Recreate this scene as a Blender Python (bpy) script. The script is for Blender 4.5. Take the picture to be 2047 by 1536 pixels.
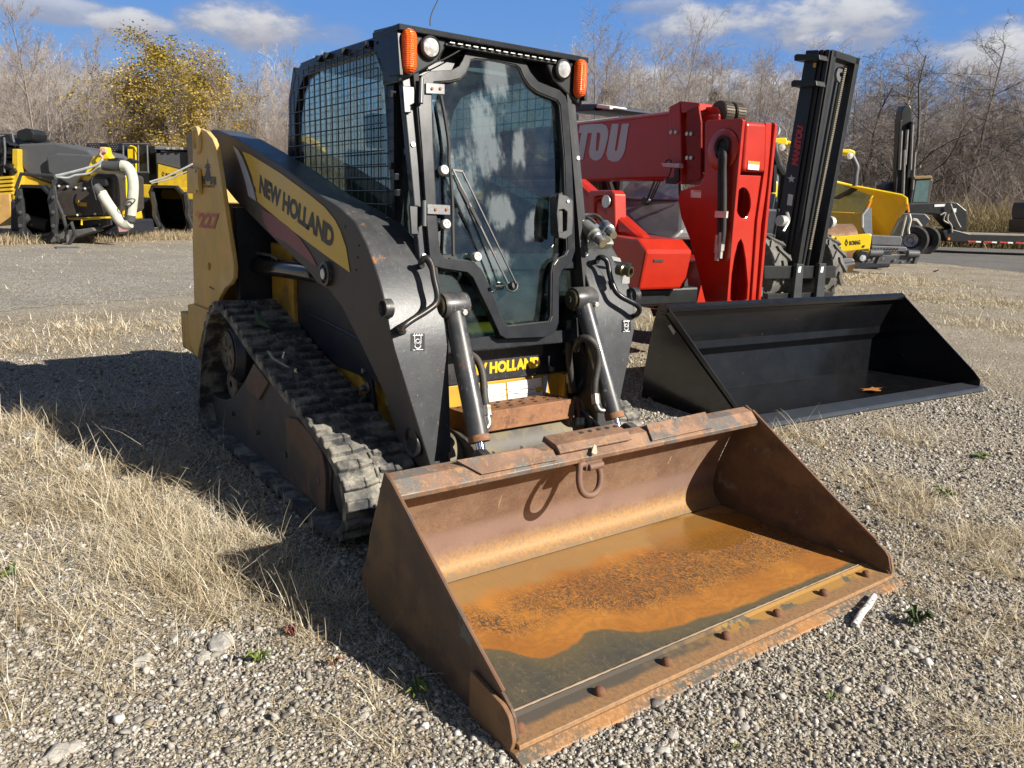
import bpy, math, random
import numpy as np
from mathutils import Vector, Matrix, noise as mnoise
from mathutils.geometry import tessellate_polygon
R = math.radians
sc = bpy.context.scene
for o in list(bpy.data.objects): bpy.data.objects.remove(o)
random.seed(7); RNG = np.random.default_rng(7)

# ------------------------------------------------------------ camera
CX, CY, F = 1023.5, 768.0, 1555.76
cpos = np.array([3.3639, -1.9309, 1.3554])
yaw, pit, rol = 2.51327, -0.22457, 0.034202
_fw = np.array([math.cos(yaw)*math.cos(pit), math.sin(yaw)*math.cos(pit), math.sin(pit)])
_rt = np.array([math.sin(yaw), -math.cos(yaw), 0.0]); _up = np.cross(_rt, _fw)
_r2 = math.cos(rol)*_rt + math.sin(rol)*_up; _u2 = -math.sin(rol)*_rt + math.cos(rol)*_up
cam_d = bpy.data.cameras.new('camera'); cam = bpy.data.objects.new('camera', cam_d); sc.collection.objects.link(cam)
cam.matrix_world = Matrix(((_r2[0], _u2[0], -_fw[0], cpos[0]), (_r2[1], _u2[1], -_fw[1], cpos[1]), (_r2[2], _u2[2], -_fw[2], cpos[2]), (0, 0, 0, 1)))
cam_d.sensor_width = 36; cam_d.lens = 36*F/2047; cam_d.clip_end = 2000; cam_d.clip_start = .05
sc.camera = cam
FH = np.array([math.cos(yaw), math.sin(yaw), 0.0]); RH = _rt.copy()   # horizontal forward / right of the photographer
def ray(px, py): return _fw + (px-CX)/F*_r2 + (CY-py)/F*_u2
def H(px, py, ax, v):
    d = ray(px, py); i = 'xyz'.index(ax); return cpos + d*(v-cpos[i])/d[i]
def HX(px, py, v): p = H(px, py, 'x', v); return (p[1], p[2])
def HY(px, py, v): p = H(px, py, 'y', v); return (p[0], p[2])
def G(px, py, z=0.0): return H(px, py, 'z', z)
def PD(px, py, d):
    r = ray(px, py); return cpos + r*d/(r@FH)
def gdepth(px, py): return (G(px, py)-cpos) @ FH

# ------------------------------------------------------------ light
SAZ, SEL = R(25), R(31)
SUN = Vector((math.cos(SEL)*math.cos(SAZ), math.cos(SEL)*math.sin(SAZ), math.sin(SEL)))
sd = bpy.data.lights.new('sun', 'SUN'); sd.energy = 5.0; sd.angle = R(.5); sd.color = (1, .94, .84)
so = bpy.data.objects.new('sun', sd); sc.collection.objects.link(so)
so.rotation_euler = SUN.to_track_quat('Z', 'Y').to_euler()
so.location = (8, 4, 12)

w = bpy.data.worlds.new("World"); sc.world = w; w.use_nodes = True
wt = w.node_tree; wt.nodes.clear()
def nn(t, ty, **k):
    n = t.nodes.new(ty)
    for a, b in k.items(): setattr(n, a, b)
    return n
def ln(t, a, b): t.links.new(a, b)
def mth(t, op, a, b=None, c=None, clamp=False):
    n = nn(t, 'ShaderNodeMath', operation=op, use_clamp=clamp)
    for i, v in enumerate((a, b, c)):
        if v is None: continue
        if isinstance(v, (int, float)): n.inputs[i].default_value = v
        else: ln(t, v, n.inputs[i])
    return n.outputs[0]
def smooth(t, v, lo, hi, a=0.0, b=1.0):
    n = nn(t, 'ShaderNodeMapRange', interpolation_type='SMOOTHSTEP')
    ln(t, v, n.inputs[0])
    for i, q in zip((1, 2, 3, 4), (lo, hi, a, b)): n.inputs[i].default_value = q
    return n.outputs[0]
def mixc(t, f, a, b):
    n = nn(t, 'ShaderNodeMix', data_type='RGBA')
    if isinstance(f, (int, float)): n.inputs[0].default_value = f
    else: ln(t, f, n.inputs[0])
    for i, v in ((6, a), (7, b)):
        if isinstance(v, tuple): n.inputs[i].default_value = (*v[:3], 1)
        else: ln(t, v, n.inputs[i])
    return n.outputs[2]
def noise_n(t, vec, scale, detail=4, rough=.55, dist=0.0):
    n = nn(t, 'ShaderNodeTexNoise'); n.inputs['Scale'].default_value = scale
    n.inputs['Detail'].default_value = detail; n.inputs['Roughness'].default_value = rough
    n.inputs['Distortion'].default_value = dist
    if vec is not None: ln(t, vec, n.inputs['Vector'])
    return n.outputs[0]

def build_world():
    t = wt
    out = nn(t, 'ShaderNodeOutputWorld'); bg = nn(t, 'ShaderNodeBackground'); bg.inputs[1].default_value = .05
    sky = nn(t, 'ShaderNodeTexSky', sky_type='NISHITA'); sky.sun_disc = False
    sky.sun_elevation = SEL; sky.sun_rotation = R(90) - SAZ
    sky.air_density = 1.0; sky.dust_density = .35; sky.ozone_density = 2.2
    tc = nn(t, 'ShaderNodeTexCoord'); sep = nn(t, 'ShaderNodeSeparateXYZ'); ln(t, tc.outputs['Generated'], sep.inputs[0])
    hor = mth(t, 'SQRT', mth(t, 'ADD', mth(t, 'MULTIPLY', sep.outputs[0], sep.outputs[0]), mth(t, 'MULTIPLY', sep.outputs[1], sep.outputs[1])))
    el = mth(t, 'ARCTAN2', sep.outputs[2], hor)
    # azimuth measured clockwise (to the right) from the camera heading
    fx, fy = FH[0], FH[1]; rx, ry = RH[0], RH[1]
    ff = mth(t, 'ADD', mth(t, 'MULTIPLY', sep.outputs[0], fx), mth(t, 'MULTIPLY', sep.outputs[1], fy))
    rr = mth(t, 'ADD', mth(t, 'MULTIPLY', sep.outputs[0], rx), mth(t, 'MULTIPLY', sep.outputs[1], ry))
    az = mth(t, 'ARCTAN2', rr, ff)
    cv = nn(t, 'ShaderNodeCombineXYZ'); ln(t, az, cv.inputs[0]); ln(t, mth(t, 'MULTIPLY', el, 2.0), cv.inputs[1])
    nz = noise_n(t, cv.outputs[0], 9.0, 7, .58)
    nz2 = noise_n(t, cv.outputs[0], 30.0, 5, .6)
    nn_ = mth(t, 'ADD', mth(t, 'MULTIPLY', mth(t, 'SUBTRACT', nz, .5), 2.6), mth(t, 'MULTIPLY', mth(t, 'SUBTRACT', nz2, .5), .7))
    sv = nn(t, 'ShaderNodeCombineXYZ'); ln(t, mth(t, 'MULTIPLY', az, 1.0), sv.inputs[0]); ln(t, mth(t, 'MULTIPLY', el, .55), sv.inputs[1])
    nb_ = mth(t, 'MULTIPLY', mth(t, 'SUBTRACT', noise_n(t, sv.outputs[0], 26.0, 7, .62), .5), 5.0)
    nb_ = mth(t, 'ADD', mth(t, 'MULTIPLY', nb_, .45), mth(t, 'MULTIPLY', nn_, .8))
    # clouds: (px, py, half width px, half height px, density)
    CL = [(500, 52, 150, 50, 1.0), (275, 52, 85, 28, .95), (70, 15, 130, 28, .75), (340, 95, 170, 25, .35), (670, 70, 60, 22, .3),
          (90, 190, 190, 60, 1.0), (-150, 150, 200, 70, .9), (1560, 50, 300, 55, .95), (1330, 14, 110, 18, .6),
          (1480, 195, 230, 60, 1.0), (1300, 165, 90, 32, .9), (1640, 80, 60, 20, .9), (2010, 115, 150, 62, 1.0), (1850, 125, 70, 22, .5), (1900, 270, 400, 60, .5)]
    # clouds behind the photographer, in degrees (az, el, half az, half el, density)
    CB = [(104, 30, 6, 5, 1), (112, 24, 7, 6, 1), (121, 19, 7, 5, 1), (110, 15, 6, 3, 1), (100, 21, 4, 3, 1), (128, 27, 6, 5, 1), (118, 9, 12, 2.5, 1), (98, 12, 6, 2, .9), (133, 13, 7, 4, 1), (142, 24, 8, 5, 1), (165, 22, 14, 5, 1),
          (190, 30, 16, 7, 1), (80, 30, 10, 4, .9), (60, 45, 14, 6, .8), (-60, 30, 16, 6, 1), (-100, 30, 18, 6, 1)]
    items = []
    for px, py, a, b, dn in CL:
        r0 = ray(px, py); A = math.atan2(r0@RH, r0@FH); E_ = math.atan2(r0[2], math.hypot(r0[0], r0[1]))
        items.append((A, E_, a/F, b/F, dn))
    for A, E_, a, b, dn in CB:
        if A > 180: A -= 360
        items.append((R(A), R(E_), R(a), R(b), dn))
    tot = None; top = None; nfront = len(CL); lit = None
    for ci, (A, E_, a, b, dn) in enumerate(items):
        u = mth(t, 'DIVIDE', mth(t, 'SUBTRACT', az, A), a); v = mth(t, 'DIVIDE', mth(t, 'SUBTRACT', el, E_), b)
        q = mth(t, 'SUBTRACT', 1.0, mth(t, 'ADD', mth(t, 'MULTIPLY', u, u), mth(t, 'MULTIPLY', v, v)))
        m = smooth(t, mth(t, 'ADD', q, nn_ if ci < nfront else nb_), .0, .95 if ci < nfront else .9, 0, dn)
        g = mth(t, 'MULTIPLY', m, mth(t, 'MULTIPLY_ADD', v, .5, .5, clamp=True))
        if ci >= nfront: lit = m if lit is None else mth(t, 'MAXIMUM', lit, m)
        tot = m if tot is None else mth(t, 'MAXIMUM', tot, m)
        top = g if top is None else mth(t, 'MAXIMUM', top, g)
    shade = smooth(t, mth(t, 'ADD', top, mth(t, 'MULTIPLY', mth(t, 'SUBTRACT', nz2, .5), .6)), .1, .85)
    ccol = mixc(t, shade, (4.3, 4.5, 5.5), (8.6, 8.7, 9.0))
    ccol = mixc(t, mth(t, 'MULTIPLY', lit, .9), ccol, (19, 19, 19.5))
    # below the clouds a deeper, cleaner blue than the plain model gives towards the horizon
    g1 = mixc(t, smooth(t, el, R(-2), R(14)), (4.2, 6.2, 9.2), (1.55, 3.9, 9.2)); g1 = mixc(t, smooth(t, el, R(16), R(42)), g1, (.35, .75, 1.8)); back = smooth(t, mth(t, 'ABSOLUTE', az), R(48), R(80)); g1 = mixc(t, mth(t, 'MULTIPLY', back, .85), g1, (.38, .72, 1.35))
    base = mixc(t, .85, sky.outputs[0], g1)
    col = mixc(t, tot, base, ccol)
    ln(t, col, bg.inputs[0]); ln(t, bg.outputs[0], out.inputs[0])
build_world()
sc.view_settings.view_transform = 'Standard'; sc.view_settings.look = 'None'; sc.view_settings.gamma = 1
sc.view_settings.use_curve_mapping = False; sc.view_settings.exposure = 0.72
sc.cycles.max_bounces = 8; sc.cycles.transparent_max_bounces = 12; sc.cycles.caustics_reflective = False; sc.cycles.caustics_refractive = False

# ------------------------------------------------------------ materials
MATS = {}
def mat(name, col, rough=.5, metal=0.0, col2=None, cov=(6, .45, .6), rough2=None, speck=None, scol=(.6, .55, .45), dust=0.0, dcol=(.30, .26, .20), bump=None, coat=0.0, spec=.5, var=.12, scratch=0.0, sccol=(.45, .45, .45), mott=None):
    if name in MATS: return MATS[name]
    m = bpy.data.materials.new(name); MATS[name] = m; m.use_nodes = True; t = m.node_tree
    b = t.nodes['Principled BSDF']; tc = nn(t, 'ShaderNodeTexCoord').outputs['Object']
    n1 = noise_n(t, tc, 5, 5, .6); f = smooth(t, n1, .3, .7)
    c = mixc(t, f, tuple(x*(1-var) for x in col), tuple(min(1, x*(1+var)) for x in col))
    r = mth(t, 'ADD', rough-.06, mth(t, 'MULTIPLY', n1, .12))
    if col2:
        n2 = noise_n(t, tc, cov[0], 8, .65, .3); f2 = smooth(t, n2, cov[1], cov[2]); c = mixc(t, f2, c, col2)
        if rough2 is not None: r = mth(t, 'ADD', r, mth(t, 'MULTIPLY', f2, rough2-rough))
    if scratch:
        mp = nn(t, 'ShaderNodeMapping'); ln(t, tc, mp.inputs[0]); mp.inputs['Rotation'].default_value = (.5, .7, .3); mp.inputs['Scale'].default_value = (14, 90, 22)
        n3 = noise_n(t, mp.outputs[0], 1.6, 3, .5, 1.2); f3 = mth(t, 'MULTIPLY', smooth(t, n3, .66, .70), scratch); c = mixc(t, f3, c, sccol)
    if speck:
        v = nn(t, 'ShaderNodeTexVoronoi'); v.inputs['Scale'].default_value = speck[0]; ln(t, tc, v.inputs['Vector'])
        f4 = smooth(t, v.outputs['Distance'], speck[1], speck[1]*.6)
        f4 = mth(t, 'MULTIPLY', f4, smooth(t, noise_n(t, tc, 9, 3), .5, .6)); c = mixc(t, f4, c, scol)
    if mott:
        a1 = noise_n(t, tc, mott[0], 8, .75); a2 = noise_n(t, tc, mott[0]*3.1, 5, .75, .6)
        c = mixc(t, mth(t, 'MULTIPLY', smooth(t, a1, .50, .66), .8), c, mott[1]); c = mixc(t, mth(t, 'MULTIPLY', smooth(t, a2, .53, .64), .75), c, mott[2])
    if dust:
        geo = nn(t, 'ShaderNodeNewGeometry'); sp = nn(t, 'ShaderNodeSeparateXYZ'); ln(t, geo.outputs['Normal'], sp.inputs[0])
        up = smooth(t, sp.outputs[2], -.2, .9, .25, 1.0)
        f5 = mth(t, 'MULTIPLY', mth(t, 'MULTIPLY', smooth(t, noise_n(t, tc, 11, 7, .7), .35, .72), up), dust, clamp=True)
        c = mixc(t, f5, c, dcol); r = mth(t, 'ADD', r, mth(t, 'MULTIPLY', f5, max(0, .85-rough)))
    ln(t, c, b.inputs['Base Color']); ln(t, r, b.inputs['Roughness'])
    b.inputs['Metallic'].default_value = metal; b.inputs['Coat Weight'].default_value = coat; b.inputs['Coat Roughness'].default_value = .08
    b.inputs['Specular IOR Level'].default_value = spec
    if bump:
        bn = nn(t, 'ShaderNodeBump'); bn.inputs['Strength'].default_value = bump[1]; bn.inputs['Distance'].default_value = .004
        ln(t, noise_n(t, tc, bump[0], 6, .65), bn.inputs['Height']); ln(t, bn.outputs[0], b.inputs['Normal'])
    return m
BLK = mat('worn_black_paint', (.020, .022, .028), .38, 0, (.10, .085, .07), (4, .55, .8), .6, speck=(60, .12), scol=(.3, .26, .2), dust=.35, scratch=.35, bump=(60, .12))
BLKD = mat('dusty_black_body', (.012, .015, .024), .45, 0, dust=.30, dcol=(.14, .13, .12), bump=(50, .1))
CAB = mat('cab_black_paint', (.012, .013, .017), .26, 0, dust=.08, dcol=(.25, .23, .2), scratch=.12, spec=.3)
ARMM = mat('scuffed_arm_paint', (.052, .055, .060), .40, .15, (.30, .12, .04), (9, .64, .69), .7, speck=(45, .12), scol=(.36, .18, .07), dust=.22, dcol=(.20, .185, .16), scratch=.55, sccol=(.22, .22, .22), bump=(70, .15))
ARMS = mat('shaded_arm_side_paint', (.052, .046, .042), .55, 0, dust=.4, dcol=(.20, .165, .13), bump=(50, .08))
BEI = mat('faded_yellow_paint', (.66, .41, .10), .6, 0, (.66, .47, .20), (2.2, .45, .6), .6, speck=(50, .07), scol=(.10, .06, .03), dust=.15, bump=(40, .05))
YEL = mat('yellow_machine_paint', (.58, .32, .03), .5, 0, (.20, .11, .025), (4, .46, .66), .6, dust=.35, dcol=(.22, .15, .08))
YDEC = mat('yellow_decal', (.66, .42, .03), .35, 0, var=.05)
YCLN = mat('clean_yellow_paint', (.80, .56, .01), .35, 0, var=.04, coat=.3)
RUB = mat('black_rubber', (.022, .022, .024), .75, 0, dust=.3, dcol=(.16, .14, .12), bump=(60, .2))
TRK = mat('dried_mud_track_rubber', (.026, .028, .034), .72, 0, (.30, .275, .225), (9, .45, .64), .95, dust=.65, dcol=(.36, .33, .27), bump=(45, .5))
TFR = mat('track_frame_paint', (.045, .042, .044), .6, 0, (.14, .08, .045), (5, .54, .66), .8, dust=.6, dcol=(.20, .165, .13), bump=(50, .2))
RUST = mat('brown_rust', (.25, .115, .055), .75, 0, (.12, .11, .11), (9, .60, .64), .5, speck=(90, .12), scol=(.06, .04, .03), bump=(90, .5), var=.3, mott=(14, (.11, .055, .035), (.38, .17, .06)))
RUSTB = mat('rusty_bar_steel', (.235, .135, .085), .62, .1, (.15, .135, .12), (7, .50, .58), .42, speck=(80, .1), scol=(.1, .05, .03), bump=(120, .4), var=.35, scratch=.5, sccol=(.55, .36, .16), mott=(11, (.12, .075, .055), (.36, .20, .09)))
CHR = mat('chrome', (.8, .8, .82), .12, 1.0, var=.03)
STL = mat('plain_steel', (.42, .40, .36), .42, .85, (.25, .2, .13), (14, .5, .65), .6, bump=(60, .1))
GALV = mat('pale_zinc', (.62, .62, .58), .4, .6)
WHT = mat('white_label', (.75, .73, .68), .5, 0, (.55, .52, .4), (20, .62, .7))
GRYD = mat('grey_decal', (.42, .44, .50), .4, 0)
MAR = mat('dark_red_trim', (.20, .035, .045), .45, 0, dust=.3)
REDD = mat('faded_red_lettering', (.36, .055, .03), .5, 0, (.30, .16, .05), (30, .5, .6))
ORL = mat('orange_lettering_edge', (.72, .26, .04), .5)
INK = mat('dark_lettering', (.035, .027, .018), .5, 0, var=.05)
INKB = mat('brown_ink', (.17, .10, .04), .6, 0, (.4, .28, .1), (60, .55, .65))
YLET = mat('yellow_lettering', (.80, .50, .02), .45, 0)
WLET = mat('white_lettering', (.78, .78, .78), .5, 0)
HOSE = mat('rubber_hose', (.028, .027, .026), .55, 0, dust=.4, dcol=(.25, .2, .14), bump=(70, .2))
RED = mat('glossy_red_paint', (.43, .020, .007), .32, 0, (.37, .025, .012), (1.3, .5, .7), .4, var=.06, coat=.3, dust=.05)
BPT = mat('glossy_black_bucket_paint', (.0045, .005, .0065), .20, 0, var=.1, coat=.25, dust=.02, scratch=.12, sccol=(.10, .10, .10), speck=(14, .06), scol=(.3, .27, .2))
MBLK = mat('satin_black_steel', (.012, .0135, .015), .38, 0, dust=.06)
PGRY = mat('dark_grey_hood', (.13, .135, .14), .42, 0, dust=.12)
TYR = mat('dusty_tyre', (.06, .058, .055), .85, 0, (.19, .18, .16), (5, .45, .65), .9, dust=.5, dcol=(.30, .28, .24), bump=(50, .4))
TYRB = mat('black_tyre', (.02, .02, .021), .8, 0, dust=.3)
DRUM = mat('bare_drum_steel', (.40, .26, .16), .5, .3, (.3, .17, .1), (4, .45, .6))
GSTL = mat('dark_grey_steel', (.12, .125, .135), .5, .2, dust=.15)
HOSEG = mat('pale_ribbed_hose', (.50, .50, .42), .6, 0, bump=(60, .2))
WOOD = mat('deck_timber', (.33, .27, .20), .8)

def glass_mat(name, tint, alpha, rough=.0, dirt=.12):
    m = bpy.data.materials.new(name); m.use_nodes = True; t = m.node_tree; t.nodes.clear(); MATS[name] = m
    out = nn(t, 'ShaderNodeOutputMaterial'); tr = nn(t, 'ShaderNodeBsdfTransparent'); tr.inputs[0].default_value = (*tint, 1)
    gl = nn(t, 'ShaderNodeBsdfGlossy'); gl.inputs['Roughness'].default_value = rough; gl.inputs[0].default_value = (.92, 1, .97, 1)
    df = nn(t, 'ShaderNodeBsdfDiffuse'); df.inputs[0].default_value = (.45, .5, .46, 1)
    lw = nn(t, 'ShaderNodeLayerWeight'); lw.inputs[0].default_value = .5
    fr = mth(t, 'ADD', mth(t, 'MULTIPLY', mth(t, 'POWER', lw.outputs['Facing'], 3.0), .85), alpha, clamp=True)
    mx = nn(t, 'ShaderNodeMixShader'); ln(t, fr, mx.inputs[0]); ln(t, tr.outputs[0], mx.inputs[1]); ln(t, gl.outputs[0], mx.inputs[2])
    tc = nn(t, 'ShaderNodeTexCoord').outputs['Object']
    dz = mth(t, 'MULTIPLY', smooth(t, noise_n(t, tc, 6, 8, .7), .35, .8), dirt)
    mx2 = nn(t, 'ShaderNodeMixShader'); ln(t, dz, mx2.inputs[0]); ln(t, mx.outputs[0], mx2.inputs[1]); ln(t, df.outputs[0], mx2.inputs[2])
    ln(t, mx2.outputs[0], out.inputs[0]); return m
GLS = glass_mat('door_glass', (.45, .62, .60), .20, .006, .05)
GLSS = glass_mat('side_window_glass', (.62, .72, .68), .05, .0, .05)
GLSB = glass_mat('tinted_cab_glass', (.35, .42, .42), .18, .0, .15)
def orange_mat():
    m = bpy.data.materials.new('orange_lens'); m.use_nodes = True; t = m.node_tree; b = t.nodes['Principled BSDF']; MATS['orange_lens'] = m
    tc = nn(t, 'ShaderNodeTexCoord').outputs['Object']
    wv = nn(t, 'ShaderNodeTexWave', bands_direction='Z'); wv.inputs['Scale'].default_value = 40; ln(t, tc, wv.inputs[0])
    wv2 = nn(t, 'ShaderNodeTexWave', bands_direction='Y'); wv2.inputs['Scale'].default_value = 25; ln(t, tc, wv2.inputs[0])
    ln(t, mixc(t, wv.outputs[1], (.80, .075, .004), (.95, .17, .01)), b.inputs['Base Color'])
    b.inputs['Roughness'].default_value = .2; b.inputs['Coat Weight'].default_value = .3
    bn = nn(t, 'ShaderNodeBump'); bn.inputs['Strength'].default_value = .5; bn.inputs['Distance'].default_value = .003
    ln(t, mth(t, 'ADD', wv.outputs[1], wv2.outputs[1]), bn.inputs['Height']); ln(t, bn.outputs[0], b.inputs['Normal'])
    b.inputs['Subsurface Weight'].default_value = .2
    return m
ORG = orange_mat()
def lamp_mat():
    m = bpy.data.materials.new('lamp_reflector'); m.use_nodes = True; t = m.node_tree; b = t.nodes['Principled BSDF']; MATS['lamp_reflector'] = m
    tc = nn(t, 'ShaderNodeTexCoord').outputs['Object']
    v = nn(t, 'ShaderNodeTexVoronoi'); v.inputs['Scale'].default_value = 50; ln(t, tc, v.inputs['Vector'])
    ln(t, mixc(t, v.outputs['Distance'], (.9, .9, .88), (.45, .46, .46)), b.inputs['Base Color']); b.inputs['Metallic'].default_value = .35; b.inputs['Roughness'].default_value = .1
    bn = nn(t, 'ShaderNodeBump'); bn.inputs['Strength'].default_value = .8; bn.inputs['Distance'].default_value = .004
    ln(t, v.outputs['Distance'], bn.inputs['Height']); ln(t, bn.outputs[0], b.inputs['Normal'])
    b.inputs['Coat Weight'].default_value = 1
    return m
LAMP = lamp_mat()

# ------------------------------------------------------------ object helpers
def tag(o, label=None, cat=None, group=None, kind=None):
    if label: o['label'] = label
    if cat: o['category'] = cat
    if group: o['group'] = group
    if kind: o['kind'] = kind
    return o
def thing(name, loc, label, cat, group=None):
    o = bpy.data.objects.new(name, None); sc.collection.objects.link(o); o.location = loc
    o.empty_display_size = .1
    return tag(o, label, cat, group)
bpy.context.view_layer.update()
EACH = {'cab_frame', 'quick_coupler', 'support_stand', 'frame_slots', 'conveyor_linkage', 'hinge_bolt', 'step_bracket', 'coupler_ear', 'pillar_screw', 'lens_screw', 'slide_bolt', 'guide_plate', 'canopy_post', 'rear_pillar', 'cover_screw', 'cover_bolt', 'apron_bolt', 'push_bar_bolt', 'rail_bolt', 'brass_nut', 'cab_pillar', 'chain_bracket', 'stick', 'orange_reflector', 'apron_strut', 'hopper_apron', 'hose_ferrule', 'tension_cable', 'tower_hose', 'wiper_sleeve', 'chain_wheel', 'front_cowl', 'cab_post', 'mast_pin', 'work_lamp', 'hood_slot', 'rubber_flap', 'drum_scraper', 'yellow_seat_frame', 'yellow_arm', 'boom_cylinder', 'loose_wire', 'chassis_hose', 'air_hose', 'hose_sleeve', 'station_rail', 'guard_rail'}
class MB:
    """collects shapes, then links them as ONE mesh object"""
    def __init__(s): s.v = []; s.f = []; s.sm = []
    def add(s, vs, fs, smooth_=False):
        n = len(s.v); s.v += [tuple(map(float, p)) for p in vs]
        s.f += [tuple(i+n for i in f) for f in fs]; s.sm += [smooth_]*len(fs); return s
    def prism(s, pts, ax, a, b, holes=()):
        """polygon in the plane normal to ax, extruded a..b; a, b may be functions of the 2D point"""
        fa = a if callable(a) else (lambda p: a); fb = b if callable(b) else (lambda p: b)
        loops = [list(pts)] + [list(h) for h in holes]
        def P(p, v): return {'x': (v, p[0], p[1]), 'y': (p[0], v, p[1]), 'z': (p[0], p[1], v)}[ax]
        flat = [p for l in loops for p in l]; N = len(flat)
        vs = [P(p, fa(p)) for p in flat] + [P(p, fb(p)) for p in flat]
        tris = tessellate_polygon([[Vector((p[0], p[1], 0)) for p in l] for l in loops])
        if not holes: caps = [tuple(range(N))]
        else: caps = [tuple(t) for t in tris]
        area = sum(flat[i][0]*flat[(i+1) % len(pts)][1]-flat[(i+1) % len(pts)][0]*flat[i][1] for i in range(len(pts)))
        fs = [c for c in caps] + [tuple(N+i for i in reversed(c)) for c in caps]; k = 0
        for l in loops:
            m = len(l)
            for i in range(m): j = (i+1) % m; fs.append((k+i, k+j, N+k+j, N+k+i))
            k += m
        return s.add(vs, fs)
    def box(s, lo, hi, M=None):
        x0, y0, z0 = lo; x1, y1, z1 = hi
        vs = [(x, y, z) for z in (z0, z1) for y in (y0, y1) for x in (x0, x1)]
        if M is not None: vs = [tuple(M @ Vector(v)) for v in vs]
        return s.add(vs, [(0, 2, 3, 1), (4, 5, 7, 6), (0, 1, 5, 4), (2, 6, 7, 3), (0, 4, 6, 2), (1, 3, 7, 5)])
    def beam(s, p0, p1, wd, ht, up=(0, 0, 1)):
        p0 = Vector(p0); p1 = Vector(p1); d = (p1-p0).normalized(); sd_ = d.cross(Vector(up)).normalized(); u = sd_.cross(d)
        vs = []
        for p in (p0, p1):
            for a, b in ((-1, -1), (1, -1), (1, 1), (-1, 1)): vs.append(p+sd_*a*wd/2+u*b*ht/2)
        return s.add(vs, [(3, 2, 1, 0), (4, 5, 6, 7), (0, 1, 5, 4), (1, 2, 6, 5), (2, 3, 7, 6), (3, 0, 4, 7)])
    def tube(s, path, r, n=10, closed=False, caps=True):
        path = [Vector(p) for p in path]; m = len(path); rs = r if isinstance(r, (list, tuple)) else [r]*m
        d0 = (path[1]-path[0]).normalized(); ref = Vector((0, 0, 1)) if abs(d0.z) < .9 else Vector((1, 0, 0))
        u = d0.cross(ref).normalized(); vs = []
        for i, p in enumerate(path):
            if closed: d = (path[(i+1) % m]-path[i-1]).normalized()
            else: d = (path[min(i+1, m-1)]-path[max(i-1, 0)]).normalized()
            u = (u-d*u.dot(d)).normalized(); v = d.cross(u)
            for k in range(n): a = 2*math.pi*k/n; vs.append(p+(u*math.cos(a)+v*math.sin(a))*rs[i])
        fs = []
        for i in range(m if closed else m-1):
            j = (i+1) % m
            for k in range(n): l = (k+1) % n; fs.append((i*n+k, i*n+l, j*n+l, j*n+k))
        s.add(vs, fs, True)
        if caps and not closed: b = len(s.v)-len(vs); s.f += [tuple(b+k for k in reversed(range(n))), tuple(b+(m-1)*n+k for k in range(n))]; s.sm += [False, False]
        return s
    def cyl(s, p0, p1, r0, r1=None, n=24): return s.tube([p0, p1], [r0, r1 if r1 is not None else r0], n)
    def lathe(s, prof, p0, d, n=28):
        """prof: (radius, distance along d)"""
        p0 = Vector(p0); d = Vector(d).normalized(); ref = Vector((0, 0, 1)) if abs(d.z) < .9 else Vector((1, 0, 0))
        u = d.cross(ref).normalized(); v = d.cross(u); vs = []; fs = []
        for r, h in prof:
            for k in range(n): a = 2*math.pi*k/n; vs.append(p0+d*h+(u*math.cos(a)+v*math.sin(a))*r)
        for i in range(len(prof)-1):
            for k in range(n): l = (k+1) % n; fs.append((i*n+k, i*n+l, (i+1)*n+l, (i+1)*n+k))
        return s.add(vs, fs, True)
    def build(s, name, material, parent=None, bev=0.0, label=None, smooth_angle=None, seg=2):
        if name in EACH:
            root = list(range(len(s.v)))
            def find(i):
                while root[i] != i: root[i] = root[root[i]]; i = root[i]
                return i
            for f in s.f:
                a = find(f[0])
                for i in f[1:]: root[find(i)] = a
            groups = {}
            for k, f in enumerate(s.f): groups.setdefault(find(f[0]), []).append(k)
            if len(groups) > 1:
                first = None
                for g in groups.values():
                    ids = sorted({i for k in g for i in s.f[k]}); mp = {i: n for n, i in enumerate(ids)}; q = MB(); q.v = [s.v[i] for i in ids]; q.f = [tuple(mp[i] for i in s.f[k]) for k in g]; q.sm = [s.sm[k] for k in g]
                    o = q._build(name, material, parent, bev, label, seg); first = first or o
                return first
        return s._build(name, material, parent, bev, label, seg)
    def _build(s, name, material, parent, bev, label, seg):
        me = bpy.data.meshes.new(name); me.from_pydata(s.v, [], s.f)
        me.polygons.foreach_set('use_smooth', s.sm)
        o = bpy.data.objects.new(name, me); sc.collection.objects.link(o)
        import bmesh
        bm = bmesh.new(); bm.from_mesh(me); bmesh.ops.recalc_face_normals(bm, faces=bm.faces)
        bm.to_mesh(me); bm.free()
        mm = material if isinstance(material, (list, tuple)) else [material]
        for q in mm: me.materials.append(q)
        if any(s.sm):
            me.polygons.foreach_set('use_smooth', [True]*len(me.polygons))
            me.set_sharp_from_angle(angle=R(38))
        if bev:
            b = o.modifiers.new('bevel', 'BEVEL'); b.width = bev; b.segments = seg; b.limit_method = 'ANGLE'; b.angle_limit = R(35); b.harden_normals = False
        if parent is not None:
            o.parent = parent; o.matrix_parent_inverse = WM(parent).inverted()
        if label: o['label'] = label
        return o
def WM(o):
    m = Matrix.LocRotScale(o.location, o.rotation_euler, o.scale)
    return (WM(o.parent) @ o.matrix_parent_inverse @ m) if o.parent else m
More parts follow.
